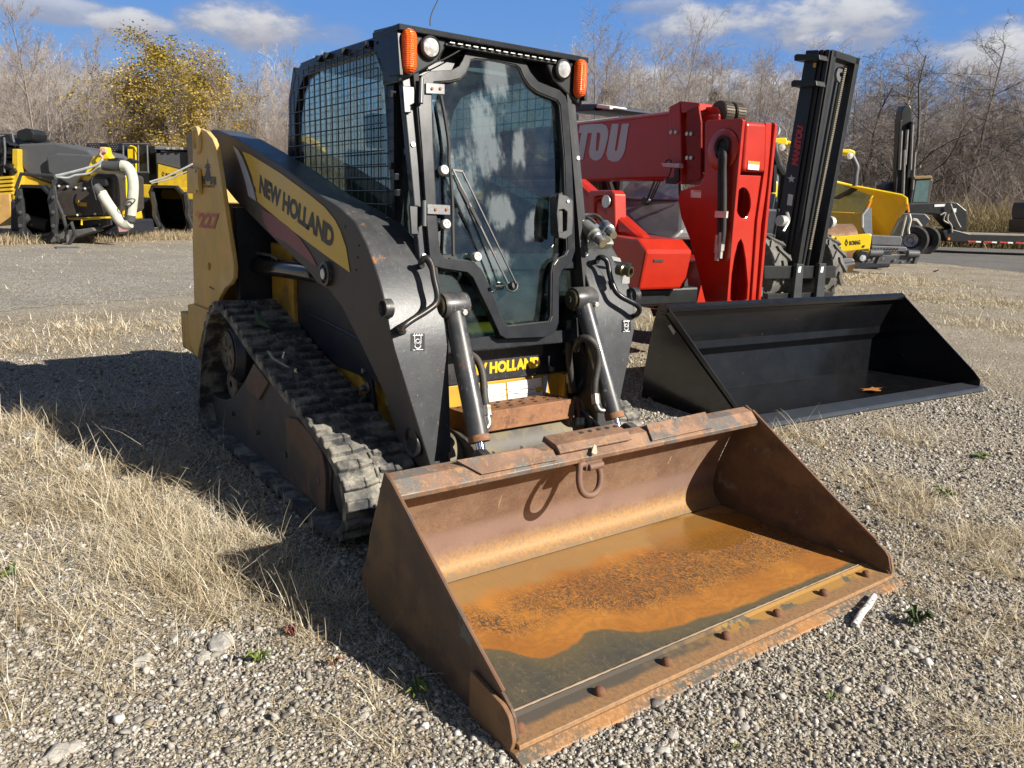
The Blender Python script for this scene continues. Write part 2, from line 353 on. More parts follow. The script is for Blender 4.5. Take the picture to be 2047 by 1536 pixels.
def mesh_np(name, V, Fc, material, parent=None, nper=4, smooth_=False, cols=None):
    """V (n,3) array, Fc (m,nper) array -> one mesh object, fast"""
    me = bpy.data.meshes.new(name); me.vertices.add(len(V)); me.vertices.foreach_set('co', V.astype(np.float32).ravel())
    me.loops.add(Fc.size); me.loops.foreach_set('vertex_index', Fc.astype(np.int32).ravel())
    me.polygons.add(len(Fc)); me.polygons.foreach_set('loop_start', np.arange(0, Fc.size, nper, dtype=np.int32))
    me.update(calc_edges=True); me.validate()
    if smooth_: me.polygons.foreach_set('use_smooth', np.ones(len(me.polygons), bool))
    if cols is not None:
        a = me.attributes.new('tone', 'FLOAT', 'POINT'); a.data.foreach_set('value', cols.astype(np.float32))
    me.materials.append(material)
    o = bpy.data.objects.new(name, me); sc.collection.objects.link(o)
    if parent is not None: o.parent = parent; o.matrix_parent_inverse = WM(parent).inverted()
    return o
def arc(cx, cy, r, a0, a1, n=8): return [(cx+r*math.cos(R(a0+(a1-a0)*i/n)), cy+r*math.sin(R(a0+(a1-a0)*i/n))) for i in range(n+1)]
def circ(cx, cy, r, n=24, ry=None): return [(cx+r*math.cos(2*math.pi*i/n), cy+(ry or r)*math.sin(2*math.pi*i/n)) for i in range(n)]
def rnd(pts, r, n=4):
    """round the corners of a polygon"""
    out = []; m = len(pts)
    for i in range(m):
        p = Vector((*pts[i], 0)); a = Vector((*pts[i-1], 0)); b = Vector((*pts[(i+1) % m], 0))
        rr = r[i] if isinstance(r, (list, tuple)) else r
        la = (a-p).length; lb = (b-p).length; q = min(rr, la*.45, lb*.45)
        if q < 1e-5: out.append((p.x, p.y)); continue
        s0 = p+(a-p)/la*q; s1 = p+(b-p)/lb*q
        for k in range(n+1):
            t = k/n; c = s0*(1-t)**2+p*2*t*(1-t)+s1*t*t; out.append((c.x, c.y))
    return out
def crv(pts, n=6, closed=False):
    """Catmull-Rom through points"""
    P = [Vector(p) for p in pts]; m = len(P); out = []
    for i in range(m if closed else m-1):
        p0 = P[i-1] if (i or closed) else P[0]; p1 = P[i]; p2 = P[(i+1) % m]; p3 = P[(i+2) % m] if (closed or i+2 < m) else P[-1]
        for k in range(n):
            t = k/n; out.append(.5*((2*p1)+(p2-p0)*t+(2*p0-5*p1+4*p2-p3)*t*t+(-p0+3*p1-3*p2+p3)*t**3))
    if not closed: out.append(P[-1])
    return out
def text_mb(s_, BL, BR, TL, bold=.0, depth=.0015, name='lettering', material=None, parent=None, shear=0.0, squeeze=1.0):
    """letters laid exactly on the parallelogram BL-BR-TL"""
    c = bpy.data.curves.new('t', 'FONT'); c.body = s_; c.offset = bold; c.extrude = 0; c.shear = shear; c.space_character = squeeze; c.resolution_u = 3
    to = bpy.data.objects.new('t', c); sc.collection.objects.link(to)
    me = bpy.data.meshes.new_from_object(to.evaluated_get(bpy.context.evaluated_depsgraph_get()))
    bpy.data.objects.remove(to)
    V = np.array([v.co[:] for v in me.vertices]); fs = [tuple(p.vertices) for p in me.polygons]; bpy.data.meshes.remove(me)
    lo = V.min(0); hi = V.max(0); BL, BR, TL = (np.array(q, float) for q in (BL, BR, TL))
    nrm = np.cross(BR-BL, TL-BL); nrm /= np.linalg.norm(nrm)
    P = [BL+(BR-BL)*(v[0]-lo[0])/(hi[0]-lo[0])+(TL-BL)*(v[1]-lo[1])/(hi[1]-lo[1])+nrm*depth for v in V]
    mb = MB(); mb.add(P, fs)
    me = bpy.data.meshes.new(name); me.from_pydata([tuple(p) for p in P], [], fs); me.materials.append(material)
    o = bpy.data.objects.new(name, me); sc.collection.objects.link(o)
    if parent is not None: o.parent = parent; o.matrix_parent_inverse = WM(parent).inverted()
    return o
def sheet(pts3, name, material, parent, off=0.0):
    P = [np.array(p, float) for p in pts3]; nrm = np.cross(P[1]-P[0], P[2]-P[0]); nrm /= np.linalg.norm(nrm)
    if nrm @ (cpos-P[0]) < 0: nrm = -nrm
    m = MB(); m.add([p+nrm*off for p in P], [tuple(range(len(P)))]); return m.build(name, material, parent)
def _prism3(s, loops, vec):
    flat = [Vector(p) for l in loops for p in l]; N = len(flat); vec = Vector(vec)
    caps = [tuple(range(N))] if len(loops) == 1 else [tuple(t) for t in tessellate_polygon([[Vector(p) for p in l] for l in loops])]
    fs = caps + [tuple(N+i for i in reversed(c)) for c in caps]; k = 0
    for l in loops:
        m = len(l)
        for i in range(m): j = (i+1) % m; fs.append((k+i, k+j, N+k+j, N+k+i))
        k += m
    return s.add(flat+[p+vec for p in flat], fs)
MB.prism3 = _prism3
def RP(px, py, p0, n):
    d = ray(px, py); p0 = np.array(p0, float); n = np.array(n, float); return cpos + d*((p0-cpos) @ n)/(d @ n)
# ============================================================ compact track loader
L = thing('compact_track_loader', (0, 0, 0), 'yellow and black compact track loader with enclosed cab and rust-worn front bucket', 'track loader')

# ---- tracks
TO = [tuple(v[:2]) for v in crv([(-1.22, .02, 0), (-.6, .02, 0), (0, .02, 0), (.40, .02, 0), (.60, .035, 0), (.725, .10, 0), (.765, .20, 0), (.73, .30, 0), (.62, .385, 0), (.366, .468, 0), (.05, .545, 0), (-.33, .645, 0), (-.62, .745, 0), (-.80, .79, 0), (-.94, .785, 0), (-1.06, .72, 0), (-1.17, .60, 0), (-1.29, .40, 0), (-1.375, .17, 0), (-1.375, .08, 0), (-1.32, .035, 0)], 6, True)]
def inset(poly, d):
    m = len(poly); out = []
    for i in range(m):
        a = Vector((*poly[i-1], 0)); b = Vector((*poly[(i+1) % m], 0)); t = (b-a).normalized(); n = Vector((-t.y, t.x, 0)); out.append((poly[i][0]+n.x*d, poly[i][1]+n.y*d))
    return out
def track(s):
    y0, y1 = sorted((s*.80, s*.485))
    mb = MB(); inn = inset(TO, .03)
    mb.prism(TO, 'y', y0, y1, [inn])
    # tread blocks along the belt
    P = [Vector((a, 0, b)) for a, b in TO]; m = len(P); cum = [0]
    for i in range(m): cum.append(cum[-1]+(P[(i+1) % m]-P[i]).length)
    Lt = cum[-1]; n = 62; pitch = Lt/n
    def at(q):
        q %= Lt; i = max(k for k in range(m) if cum[k] <= q); f = (q-cum[i])/(cum[i+1]-cum[i]); a = P[i]; b = P[(i+1) % m]
        t = (b-a).normalized(); return a.lerp(b, f), t, Vector((t.z, 0, -t.x))
    lug = MB()
    def block(q, ya, yb, wa, wb, h):
        vs = []
        for yy, ww in ((ya, wa), (yb, wb)):
            for sgn in (-1, 1):
                p, t, nr = at(q+sgn*ww/2)
                vs.append(p+Vector((0, yy, 0))-nr*.004); vs.append(p+Vector((0, yy, 0))+nr*h-t*sgn*.008)
        lug.add(vs, [(0, 2, 3, 1), (4, 5, 7, 6), (0, 1, 5, 4), (2, 6, 7, 3), (1, 3, 7, 5), (0, 4, 6, 2)])
    for k in range(n):
        q = k*pitch; w = pitch
        block(q, s*.800, s*.715, w*.66, w*.62, .020); block(q, s*.712, s*.655, w*.62, w*.34, .019)
        block(q+w*.5, s*.635, s*.575, w*.34, w*.62, .019); block(q+w*.5, s*.572, s*.487, w*.62, w*.66, .020)
        block(q+w*.25, s*.652, s*.638, w*.9, w*.9, .010)
    t_ = mb.build('rubber_track', TRK, L, .004, smooth_angle=1)
    lug.build('tread_blocks', TRK, t_, .003, seg=1)
    yo = s*.73
    Y = lambda px, py: HY(px, py, -.73)
    fr = [Y(*p) for p in ((420, 782), (426, 810), (433, 846), (471, 887), (529, 921), (600, 985), (655, 1025), (662, 945), (640, 880), (600, 830), (560, 775), (512, 722), (487, 765), (470, 790), (452, 800), (436, 796))]
    f = MB(); f.prism(fr, 'y', yo, s*.54); f.build('track_frame', TFR, t_, .006)
    c = MB(); c.prism(rnd([Y(*p) for p in ((577, 833), (600, 838), (625, 865), (650, 905), (657, 945), (656, 1022), (640, 1012), (592, 960), (580, 905))], .02), 'y', s*.745, s*.728)
    c.build('cover_plate', mat('rusty_cover_plate', (.13, .075, .05), .7, .1, (.05, .045, .045), (5, .5, .6), .5, dust=.4, bump=(60, .3)), t_, .004)
    g = MB(); g.prism(rnd([Y(*p) for p in ((512, 726), (541, 765), (521, 800), (490, 770))], .01), 'y', s*.742, s*.728); g.build('gusset_plate', MATS['rusty_cover_plate'], t_, .003)
    # final drive hub with disc
    hb = H(443, 705, 'y', -.76); hc = (hb[0], hb[2])
    d = MB(); d.lathe([(.17, 0), (.17, .12), (.13, .16), (.12, .16)], (hc[0], s*.56, hc[1]), (0, s, 0), 36)
    for k in range(14): a = 2*math.pi*k/14; d.box((-.025, -.02, -.02), (.025, .02, .02), Matrix.Translation((hc[0]+.17*math.cos(a), s*.62, hc[1]+.17*math.sin(a))) @ Matrix.Rotation(-a, 4, 'Y'))
    d.build('drive_sprocket', BLKD, t_, .004)
    d = MB(); d.lathe([(.0, .0), (.112, .0), (.118, .012), (.105, .02), (.10, .012), (.0, .012)], (hc[0], s*.715, hc[1]), (0, s, 0), 40)
    for k in range(5): a = 2*math.pi*k/5+.6; d.tube([(hc[0]+.03*math.cos(a), s*.728, hc[1]+.03*math.sin(a)), (hc[0]+.085*math.cos(a), s*.728, hc[1]+.085*math.sin(a))], .006, 6)
    d.build('hub_cover', mat('worn_hub_metal', (.10, .085, .07), .5, .4, (.18, .15, .11), (12, .5, .6), dust=.4), t_)
    for k, x in enumerate((-.92, -.5, -.08, .33)):
        r = MB(); r.lathe([(.02, -.01), (.05, -.01), (.05, .0), (.072, .0), (.072, .03), (.055, .04), (.055, .14), (.072, .15), (.072, .18), (.02, .18)], (x, s*.715, .105), (0, -s, 0), 24); r.build('track_roller', MATS['worn_hub_metal'], t_)
        b = MB(); b.cyl((x+.03, s*.748, .19), (x+.03, s*.72, .19), .014, n=6); b.build('roller_bolt', MATS['worn_hub_metal'], t_)
    i_ = MB(); i_.lathe([(.03, 0), (.13, 0), (.15, .01), (.15, .05), (.12, .07), (.12, .14), (.15, .15), (.15, .19), (.03, .19)], (.58, s*.72, .21), (0, -s, 0), 32); i_.build('front_idler', TFR, t_)
    i_ = MB(); i_.lathe([(.02, 0), (.075, 0), (.085, .01), (.085, .17), (.02, .17)], (H(462, 775, 'y', -.7)[0], s*.70, H(462, 775, 'y', -.7)[2]+.02), (0, -s, 0), 28); i_.build('tension_wheel', MATS['worn_hub_metal'], t_)
    if s < 0:   # a dry leaf and a twig caught on the belt belong to the ground litter, built later
        pass
    return t_
for s in (-1, 1): track(s)

# ---- chassis
b = MB(); b.prism(rnd([(-1.55, .26), (.55, .22), (.58, .30), (.58, .62), (.56, .78), (.50, .84), (-.55, .86), (-.60, 1.05), (-1.55, 1.15)], .02), 'y', -.42, .42); b.build('chassis', YEL, L, .006)
b = MB(); b.prism(rnd([(-.52, .60), (.1, .60), (.45, .40), (.69, .33), (.70, .15), (-.52, .15)], .02), 'y', -.455, .455); b.build('lower_chassis', YEL, L, .006)
for s in (-1, 1):
    Y = lambda px, py: HY(px, py, -.46)
    fn = [Y(*p) for p in ((556, 500), (600, 540), (640, 560), (700, 585), (745, 625), (775, 665), (822, 745), (822, 793), (760, 765), (680, 733), (640, 700), (600, 655), (560, 600), (553, 560))]
    b = MB(); b.prism(fn, 'y', s*.435, s*.475); b.build('side_fender', BLKD, L, .008)
    crease = [H(*p, 'y', -.478) for p in ((600, 622), (660, 648), (720, 680), (780, 728), (822, 765))]
    b = MB(); b.tube([(p[0], s*.476, p[2]) for p in crease], .008, 6); b.build('fender_crease', BLKD, L)
    for px, py in ((728, 742), (763, 759), (806, 776)):
        p = H(px, py, 'y', -.48); b = MB(); b.cyl((p[0], s*.474, p[2]), (p[0], s*.492, p[2]), .013, n=6); b.build('fender_bolt', STL, L, .002)
    # black lift hooks on the yellow chassis side
    for px, py in ((738, 775), (793, 803)):
        p = H(px, py, 'y', -.47); x, z = p[0], p[2]
        pts = [(x-.03, z+.03), (x-.015, z+.05), (x+.015, z+.05), (x+.035, z+.02), (x+.05, z-.06), (x+.11, z-.17), (x+.11, z-.26), (x-.02, z-.26), (x-.015, z-.1), (x-.03, z-.05)]
        b = MB(); b.prism(rnd(pts, .015), 'y', s*.457, s*.475); h = b.build('stop_bracket', BLKD, L, .003)
        b = MB(); b.cyl((x, s*.474, z), (x, s*.515, z), .016, n=6); b.cyl((x, s*.474, z), (x, s*.484, z), .024); b.build('bracket_bolt', STL, h, .002)
# engine bay and rear body
b = MB(); b.prism(rnd([(-1.92, .42), (-1.92, 1.25), (-1.80, 1.42), (-1.0, 1.36), (-1.0, .42)], .05), 'y', -.40, .40); b.build('engine_hood', BLKD, L, .01)
for s in (-1, 1):
    b = MB(); b.box((-1.0, min(s*.40, s*.66), .36), (-.93, max(s*.40, s*.66), 1.30)); b.build('tower_front_wall', BLKD, L, .004)
    b = MB(); b.box((-.88, min(s*.40, s*.50), .70), (-.56, max(s*.40, s*.50), 1.12)); b.build('tank_panel', YEL, L, .008)
    # tower plate
    Y = lambda px, py: HY(px, py, -.74)
    tp = [Y(*p) for p in ((385, 285), (386, 265), (390, 257), (400, 257), (412, 263), (424, 277), (432, 297), (437, 330), (447, 400), (456, 460), (464, 510), (467, 535), (466, 556), (460, 568), (449, 576), (441, 590), (434, 606), (424, 620), (388, 611), (385, 500))]
    hole = [Y(418+3*math.cos(a), 533+8*math.sin(a)) for a in [2*math.pi*k/12 for k in range(12)]]
    b = MB(); b.prism(tp, 'y', s*.74, s*.715, [hole]); tw = b.build('tower_plate', BEI, L, .005)
    p = H(391, 270, 'y', -.74)
    b = MB(); b.lathe([(.0, .0), (.07, .0), (.075, .008), (.07, .02), (.05, .024), (.045, .01), (0, .01)], (p[0]+.06, s*.738, p[2]-.03), (0, s, 0), 28); b.build('pivot_boss', BEI, tw)
    q = [H(*c, 'y', -.765) for c in ((373, 336), (394, 338), (397, 388), (374, 387))]
    b = MB(); b.prism(rnd([(v[0], v[2]) for v in q], .008), 'y', s*.765, s*.742); bx_ = b.build('access_cover', BEI, tw, .004)
    b = MB()
    for c in ((392, 343), (394, 383)): v = H(*c, 'y', -.765); b.cyl((v[0], s*.764, v[2]), (v[0], s*.772, v[2]), .008, n=8)
    b.build('cover_screw', STL, bx_)
    lp = [Y(*p) for p in ((380, 609), (388, 607), (424, 621), (413, 650), (405, 685), (399, 715), (393, 705), (386, 690), (382, 650))]
    b = MB(); b.prism(lp, 'y', s*.755, s*.72); b.build('rear_bumper_plate', BEI, L, .005)
    b = MB(); b.box((-1.98, min(s*.40, s*.735), .38), (-1.55, max(s*.40, s*.735), .62)); b.build('rear_frame', YEL, L, .01)
    b = MB(); b.box((-1.60, min(s*.40, s*.70), .62), (-1.52, max(s*.40, s*.70), 1.45)); b.build('tower_rear_wall', BEI, L, .01)
# "FIVE STAR EQUIPMENT" transfer and the model number on the tower plate
yt = -.7405
def onT(px, py): return H(px, py, 'y', yt)
T1 = (onT(398, 368), onT(409, 367.5), onT(398.5, 352))
text_mb('FIVE', onT(401.5, 369), onT(411.5, 369), onT(401.5, 352), .05, material=INK, parent=tw, squeeze=.95)
text_mb('STAR', onT(420, 369.5), onT(433, 370), onT(420, 353), .05, material=INK, parent=tw, squeeze=.95)
text_mb('EQUIPMENT', onT(402, 376), onT(431, 377), onT(402, 369.8), .02, material=INKB, parent=tw)
b = MB()
for a, c in (((399, 364), (410, 364)), ((421, 365), (433, 365.3))):
    pass
st = [(415.2, 316), (416, 328), (419, 328), (419, 333), (421, 335), (418.5, 338), (419.5, 343), (421, 350), (419, 358), (421, 362), (419, 361), (415.5, 364), (412, 361), (410.5, 362), (412, 357), (410.5, 350), (412, 343), (413, 338), (408, 334), (412, 333), (412, 328), (414.6, 328)]
b.add([onT(*p)+np.array([0, -.0015, 0]) for p in st], [tuple(range(len(st)))]); b.build('star_emblem', INK, tw)
text_mb('C', onT(390, 435), onT(398, 436), onT(390, 420), .09, material=ORL, parent=tw)
text_mb('227', onT(397.5, 457), onT(439, 461), onT(397.5, 424), .07, depth=.0015, material=ORL, parent=tw)
text_mb('227', onT(398.5, 455), onT(438, 459), onT(398.5, 426), .03, depth=.003, material=REDD, parent=tw)
b = MB(); b.tube([H(*p, 'y', -.741) for p in ((419, 574), (423, 576), (427, 578))], .004, 5); b.build('paint_scratch', INK, tw)

# ---- loader arms
topP = [(-1.50, 1.68), (-1.42, 1.725), (-1.30, 1.715), (-.99, 1.66), (-.317, 1.506), (.156, 1.374), (.36, 1.325), (.50, 1.275), (.59, 1.205), (.66, 1.13), (.715, 1.055), (.755, .98), (.785, .90), (.805, .82), (.822, .65), (.85, .345)]
botP = [(.66, .30), (.60, .42), (.60, .60), (.50, .80), (.36, .93), (.22, .985), (.10, 1.00), (.03, 1.03), (-.03, 1.05), (-.352, 1.137), (-.636, 1.22), (-1.038, 1.338), (-1.26, 1.42), (-1.46, 1.50), (-1.54, 1.58)]
armP = topP+botP
def yout(p): return .63 if p[1] > .86 else .63-(.86-p[1])/(.86-.32)*.155
def yin(p): return .485 if p[0] < .30 else (.385 if p[0] > .66 else .485-(p[0]-.30)/.36*.10)
def arm(s):
    b = MB(); b.prism(armP, 'y', lambda p: s*yout(p), lambda p: s*yin(p))
    a = b.build('loader_arm', [ARMS, ARMM], L, .006)
    for p in a.data.polygons:
        p.use_smooth = True
        if abs(p.normal.y) < .6: p.material_index = 1
    a.data.set_sharp_from_angle(angle=R(32))
    # bosses, pins
    b = MB(); b.lathe([(.0, .0), (.085, .0), (.085, .03), (.0, .03)], (-1.45, s*.625, 1.60), (0, s, 0), 28); b.build('pivot_boss', BLKD, a, .004)
    p = H(648, 548, 'y', -.65); b = MB(); b.lathe([(.02, -.03), (.052, -.03), (.052, .012), (.040, .014), (.036, .004), (.026, .004), (.026, .016), (0, .018)], (p[0], s*.64, p[2]), (0, s, 0), 28); b.build('pin_boss', BLK, a)
    b = MB(); b.lathe([(.0, .0), (.022, .0), (.022, .014), (0, .016)], (p[0], s*.645, p[2]), (0, s, 0), 24); b.build('pin', GALV, a)
    p = H(768, 617, 'y', -.64); b = MB(); b.lathe([(.020, -.02), (.036, -.02), (.036, .012), (.030, .014), (.024, .004), (.022, -.02)], (p[0], s*.635, p[2]), (0, s, 0), 24); b.build('link_bushing', BLK, a)
    b = MB(); b.lathe([(.040, -.01), (.062, -.01), (.062, .022), (.054, .024), (.048, .018), (.044, -.01)], (.765, s*.505, .44), (0, s, 0), 30); b.build('lower_bushing', BLK, a)
    b = MB(); b.lathe([(.0, .0), (.046, .0)], (.765, s*.512, .44), (0, s, 0), 30); b.build('bushing_bore', MATS['black_rubber'], a)
    # small holes in the sheet
    b = MB()
    for px, py in ((690, 453), (718, 491), (715, 515), (712, 540)):
        p = H(px, py, 'y', -.631); b.cyl((p[0], s*.631, p[2]), (p[0], s*.6325, p[2]), .0045, n=10)
    b.build('sheet_holes', MATS['black_rubber'], a)
    # grab handle on the front face
    if s < 0: hp = [((843, 531), .675), ((842, 524), .72), ((852, 516), .74), ((862, 528), .755), ((868, 560), .785), ((874, 588), .81), ((871, 607), .83), ((850, 624), .84), ((822, 641), .85), ((804, 655), .852), ((801, 660), .83), ((806, 663), .79)]
    else: hp = [((1193, 524), .66), ((1196, 517), .71), ((1204, 515), .735), ((1214, 524), .75), ((1219, 550), .775), ((1228, 578), .80), ((1240, 592), .82), ((1258, 602), .835), ((1273, 610), .845), ((1278, 619), .842), ((1274, 628), .82), ((1266, 632), .785)]
    b = MB(); b.tube(crv([H(px, py, 'x', x) for (px, py), x in hp], 5), .0125, 12); b.build('grab_handle', CAB if s > 0 else mat('rubbed_bar', (.035, .033, .032), .36, .3, (.30, .13, .05), (9, .58, .68), .6), a)
    # pictogram
    c0 = (835, 684) if s < 0 else (1252, 652); w_ = (14, 17) if s < 0 else (9, 12)
    fnn = np.array([.970, 0, .243])
    def D(u, v, o=.004): return RP(c0[0]+u*w_[0], c0[1]+v*w_[1], np.array([.785, 0, .90])+fnn*(o*.6), fnn)
    b = MB(); b.add([D(-1, -1, .002), D(1, -1, .002), D(1, 1, .002), D(-1, 1, .002)], [(0, 1, 2, 3)]); dc = b.build('tie_down_decal', CAB, a)
    b = MB()
    def line(*q, r=.0016): b.tube([D(u, v) for u, v in q], r, 5)
    line((-.7, -.75), (.75, -.8), r=.002)
    for u in (-.55, -.2, .15, .5): line((u, -.78), (u+.1, -.98))
    line((-.45, -.75), (-.45, .1), (-.3, .3)); line((.45, -.75), (.45, .1), (.3, .3))
    line(*[(.3*math.cos(k*.7), -.1+.25*math.sin(k*.7)) for k in range(9)]); line(*[(.42*math.cos(k*.45), .4+.35*math.sin(k*.45)) for k in range(8)], r=.002)
    line((-.7, .95), (-.35, .95)); line((-.2, .9), (.75, .9), r=.002)
    b.build('tie_down_symbol', WLET, dc)
    return a
armL = arm(-1); armR = arm(1)
ya = -.6315
def onA(px, py, o=0): return H(px, py, 'y', ya-o)
yd = [(485, 303), (500, 309), (560, 346), (620, 390), (650, 415), (670, 440), (681, 462), (692, 495), (700, 545), (660, 517), (579, 457), (516, 404), (512, 388), (504, 352), (494, 325)]
b = MB(); b.prism3([[onA(*p) for p in yd]], (0, -.0015, 0)); yo_ = b.build('yellow_decal', YDEC, armL)
gd = [(466, 292), (476, 300), (486, 318), (496, 345), (506, 375), (513, 403), (497, 392), (491, 365), (482, 335), (473, 310)]
b = MB(); b.prism3([[onA(*p) for p in gd]], (0, -.0015, 0)); b.build('grey_stripe', GRYD, armL)
b = MB(); b.prism3([[onA(*p) for p in ((508, 371), (511, 375), (512, 384), (508, 380))]], (0, -.003, 0)); b.build('leaf_mark', INK, yo_)
text_mb('NEW HOLLAND', onA(518.5, 386), onA(666, 499), onA(520.5, 349), .055, depth=.0025, material=INK, parent=yo_, squeeze=.98)
# brown dust stain on the rear end of the arm
# maroon trim strip under the arm
b = MB(); b.prism3([[H(*p, 'y', -.6315) for p in ((523, 417), (545, 430), (575, 452), (600, 476), (622, 508), (634, 532), (622, 526), (600, 508), (570, 483), (548, 474), (540, 465), (528, 446))]], (0, -.002, 0)); b.build('trim_strip', MAR, armL)
# lift cylinders with hose fittings
for s in (-1, 1):
    p0 = H(480, 527, 'y', -.56); p1 = H(632, 547, 'y', -.56)
    b = MB(); b.tube([(p0[0], s*.56, p0[2]), (p1[0]-.02, s*.56, p1[2]), (p1[0], s*.56, p1[2])], [.044, .044, .037], 24); b.cyl((p1[0], s*.56, p1[2]), (p1[0]+.09, s*.56, p1[2]-.002), .022)
    b.lathe([(.047, 0), (.047, .02)], (p0[0]+.35, s*.56, p0[2]+(p1[2]-p0[2])*.35), (1, 0, .0))
    lc = b.build('lift_cylinder', mat('glossy_black_cylinder', (.02, .02, .022), .22, .2, dust=.12, coat=.5), L)
    q = [H(*c, 'y', -.56) for c in ((492, 505), (520, 507), (545, 512), (556, 520))]
    b = MB(); b.tube(crv([(v[0], s*.56, v[2]) for v in q], 4), .008, 8); b.build('oil_pipe', STL, lc)
    b = MB()
    for k in (0, 1):
        q = [H(*c, 'y', -.52) for c in ((496+k*12, 520), (496+k*11, 470), (497+k*11, 445), (502+k*11, 430), (512+k*8, 428))]
        b.tube(crv([(v[0], s*.52, v[2]) for v in q], 5), .013, 8)
    b.build('tower_hose', HOSE, L)

# ---- cab
Cb = MB()
YS = .448
prof = [HY(*p, -YS) for p in ((573, 390), (575, 330), (577, 230), (580, 190), (588, 155), (602, 127), (640, 111), (700, 91), (750, 76))]
prof = prof + [(.485, 2.005), (.47, 1.80), (.475, 1.20), (.55, 1.00), (-.60, 1.10)]
inn_ = [HY(*p, -YS) for p in ((588, 385), (588, 330), (590, 230), (596, 185), (606, 157), (625, 142), (660, 130), (748, 103), (766, 150), (778, 330), (785, 440), (640, 428))]
for s in (-1, 1): Cb.prism(prof, 'y', s*YS, s*(YS-.045), [inn_])
cab = Cb.build('cab_frame', CAB, L, .008)
# side guard: welded wire mesh
poly = inn_
def clip(c, ax):
    xs = []
    for i in range(len(poly)):
        a = poly[i]; b_ = poly[(i+1) % len(poly)]
        if (a[ax]-c)*(b_[ax]-c) < 0: f = (c-a[ax])/(b_[ax]-a[ax]); xs.append(a[1-ax]+(b_[1-ax]-a[1-ax])*f)
    return (min(xs), max(xs)) if len(xs) >= 2 else None
for s in (-1, 1):
    g = MB()
    for k in range(22):
        x = -.68+k*.066; c = clip(x, 0)
        if c: g.cyl((x, s*.468, c[0]-.02), (x, s*.468, c[1]+.02), .0028, n=5)
    for k in range(30):
        z = 1.24+k*.0525; c = clip(z, 1)
        if c: g.cyl((c[0]-.02, s*.474, z), (c[1]+.02, s*.474, z), .0028, n=5)
    gd_ = g.build('wire_guard', MBLK, cab)
    for px, py in ((634, 114), (650, 108), (683, 100), (729, 86), (738, 84), (781, 185), (790, 350), (793, 382), (780, 328)):
        p = H(px, py, 'y', -.47); m = MB(); m.box((p[0]-.009, min(s*.450, s*.476), p[2]-.020), (p[0]+.009, max(s*.450, s*.476), p[2]+.006)); m.build('guard_clip', CAB, gd_, .002)
    w_ = MB(); w_.prism([(a, b_) for a, b_ in inn_], 'y', s*.43, s*.425); w_.build('side_window', GLSS, cab)
# roof
m = MB(); m.prism([HY(600, 127, -YS), HY(640, 110, -YS), HY(750, 74, -YS), (.33, 1.985), (.33, 1.965), (-.45, 1.955)], 'y', -.452, .452); m.build('roof_panel', CAB, cab, .006)
rear = MB(); rear.prism([(-.60, 1.99), (-.68, 1.84), (-.70, 1.52), (-.70, 1.12), (-.66, 1.12), (-.66, 1.52), (-.645, 1.84), (-.56, 1.95)], 'y', -.45, -.38); rear.prism([(-.60, 1.99), (-.68, 1.84), (-.70, 1.52), (-.70, 1.12), (-.66, 1.12), (-.66, 1.52), (-.645, 1.84), (-.56, 1.95)], 'y', .38, .45); rear.box((-.70, -.38, 1.12), (-.66, .38, 1.30)); rear.build('rear_pillar', CAB, cab, .006)
m = MB(); m.box((.33, -.47, 1.985), (.555, .47, 2.008)); m.box((.33, -.465, 1.93), (.36, .465, 1.985)); vis = m.build('roof_visor', CAB, cab, .004)
m = MB()
for k in range(15):
    y = -.235+k*.0365; m.box((.512, y-.011, 1.970), (.556, y+.011, 1.9735), Matrix.Translation((0, 0, 0)))
m.build('visor_louvres', GALV, vis)
m = MB(); m.box((.50, -.26, 1.960), (.545, .30, 1.9685)); m.build('louvre_tray', MBLK, vis, .002)
for s in (-1, 1):
    gp = [HY(*p, -.468) for p in ((747, 61), (793, 49), (799, 150), (776, 153), (748, 95))]
    m = MB(); m.prism(gp, 'y', s*.468, s*.452); m.cyl((gp[0][0]+.03, s*.468, gp[0][1]-.05), (gp[0][0]+.03, s*.473, gp[0][1]-.05), .006, n=8); m.build('visor_gusset', CAB, vis, .003)
    # lamp pod
    pod = [(s*.462, 1.985), (s*.25, 1.985), (s*.255, 1.95), (s*.29, 1.895), (s*.39, 1.835), (s*.462, 1.80)]
    m = MB(); m.prism(pod, 'x', .40, .535); m.build('lamp_pod', MBLK, vis, .008)
    m = MB(); m.lathe([(.0, -.01), (.040, -.01), (.043, .0), (.043, .018), (.037, .022), (.036, .016)], (.535, s*.331, 1.943), (1, 0, -.08), 32); lm = m.build('work_lamp', MBLK, vis)
    m = MB(); m.lathe([(.037, .0), (.033, .010), (.02, .016), (.0, .018)], (.549, s*.331, 1.942), (1, 0, -.08), 32); m.build('lamp_lens', LAMP, lm)
    cap_ = [(s*.425+.0285*math.cos(a)*1.0, 1.915+(.052 if math.sin(a) > 0 else -.052)+.0285*math.sin(a)) for a in [2*math.pi*(k+.5)/28 for k in range(28)]]
    m = MB(); m.prism(cap_, 'x', .532, .545); ts = m.build('turn_signal', CAB, vis, .002)
    m = MB(); lay = []
    for sc_, x in ((1, .545), (.98, .560), (.85, .572), (.55, .580), (.2, .583)):
        lay.append([(x, s*.425+(y-s*.425)*sc_, 1.915+(z-1.915)*(1-(1-sc_)*.45)) for y, z in cap_])
    vs = [p for l in lay for p in l]; n = 28
    m.add(vs, [(i*n+k, i*n+(k+1) % n, (i+1)*n+(k+1) % n, (i+1)*n+k) for i in range(4) for k in range(n)]+[tuple(4*n+k for k in range(n))], True); m.build('orange_lens', ORG, ts)
    m = MB()
    for dz in (.068, -.068): m.cyl((.565, s*.425, 1.915+dz), (.574, s*.425, 1.915+dz), .005, n=8)
    m.build('lens_screw', STL, ts)
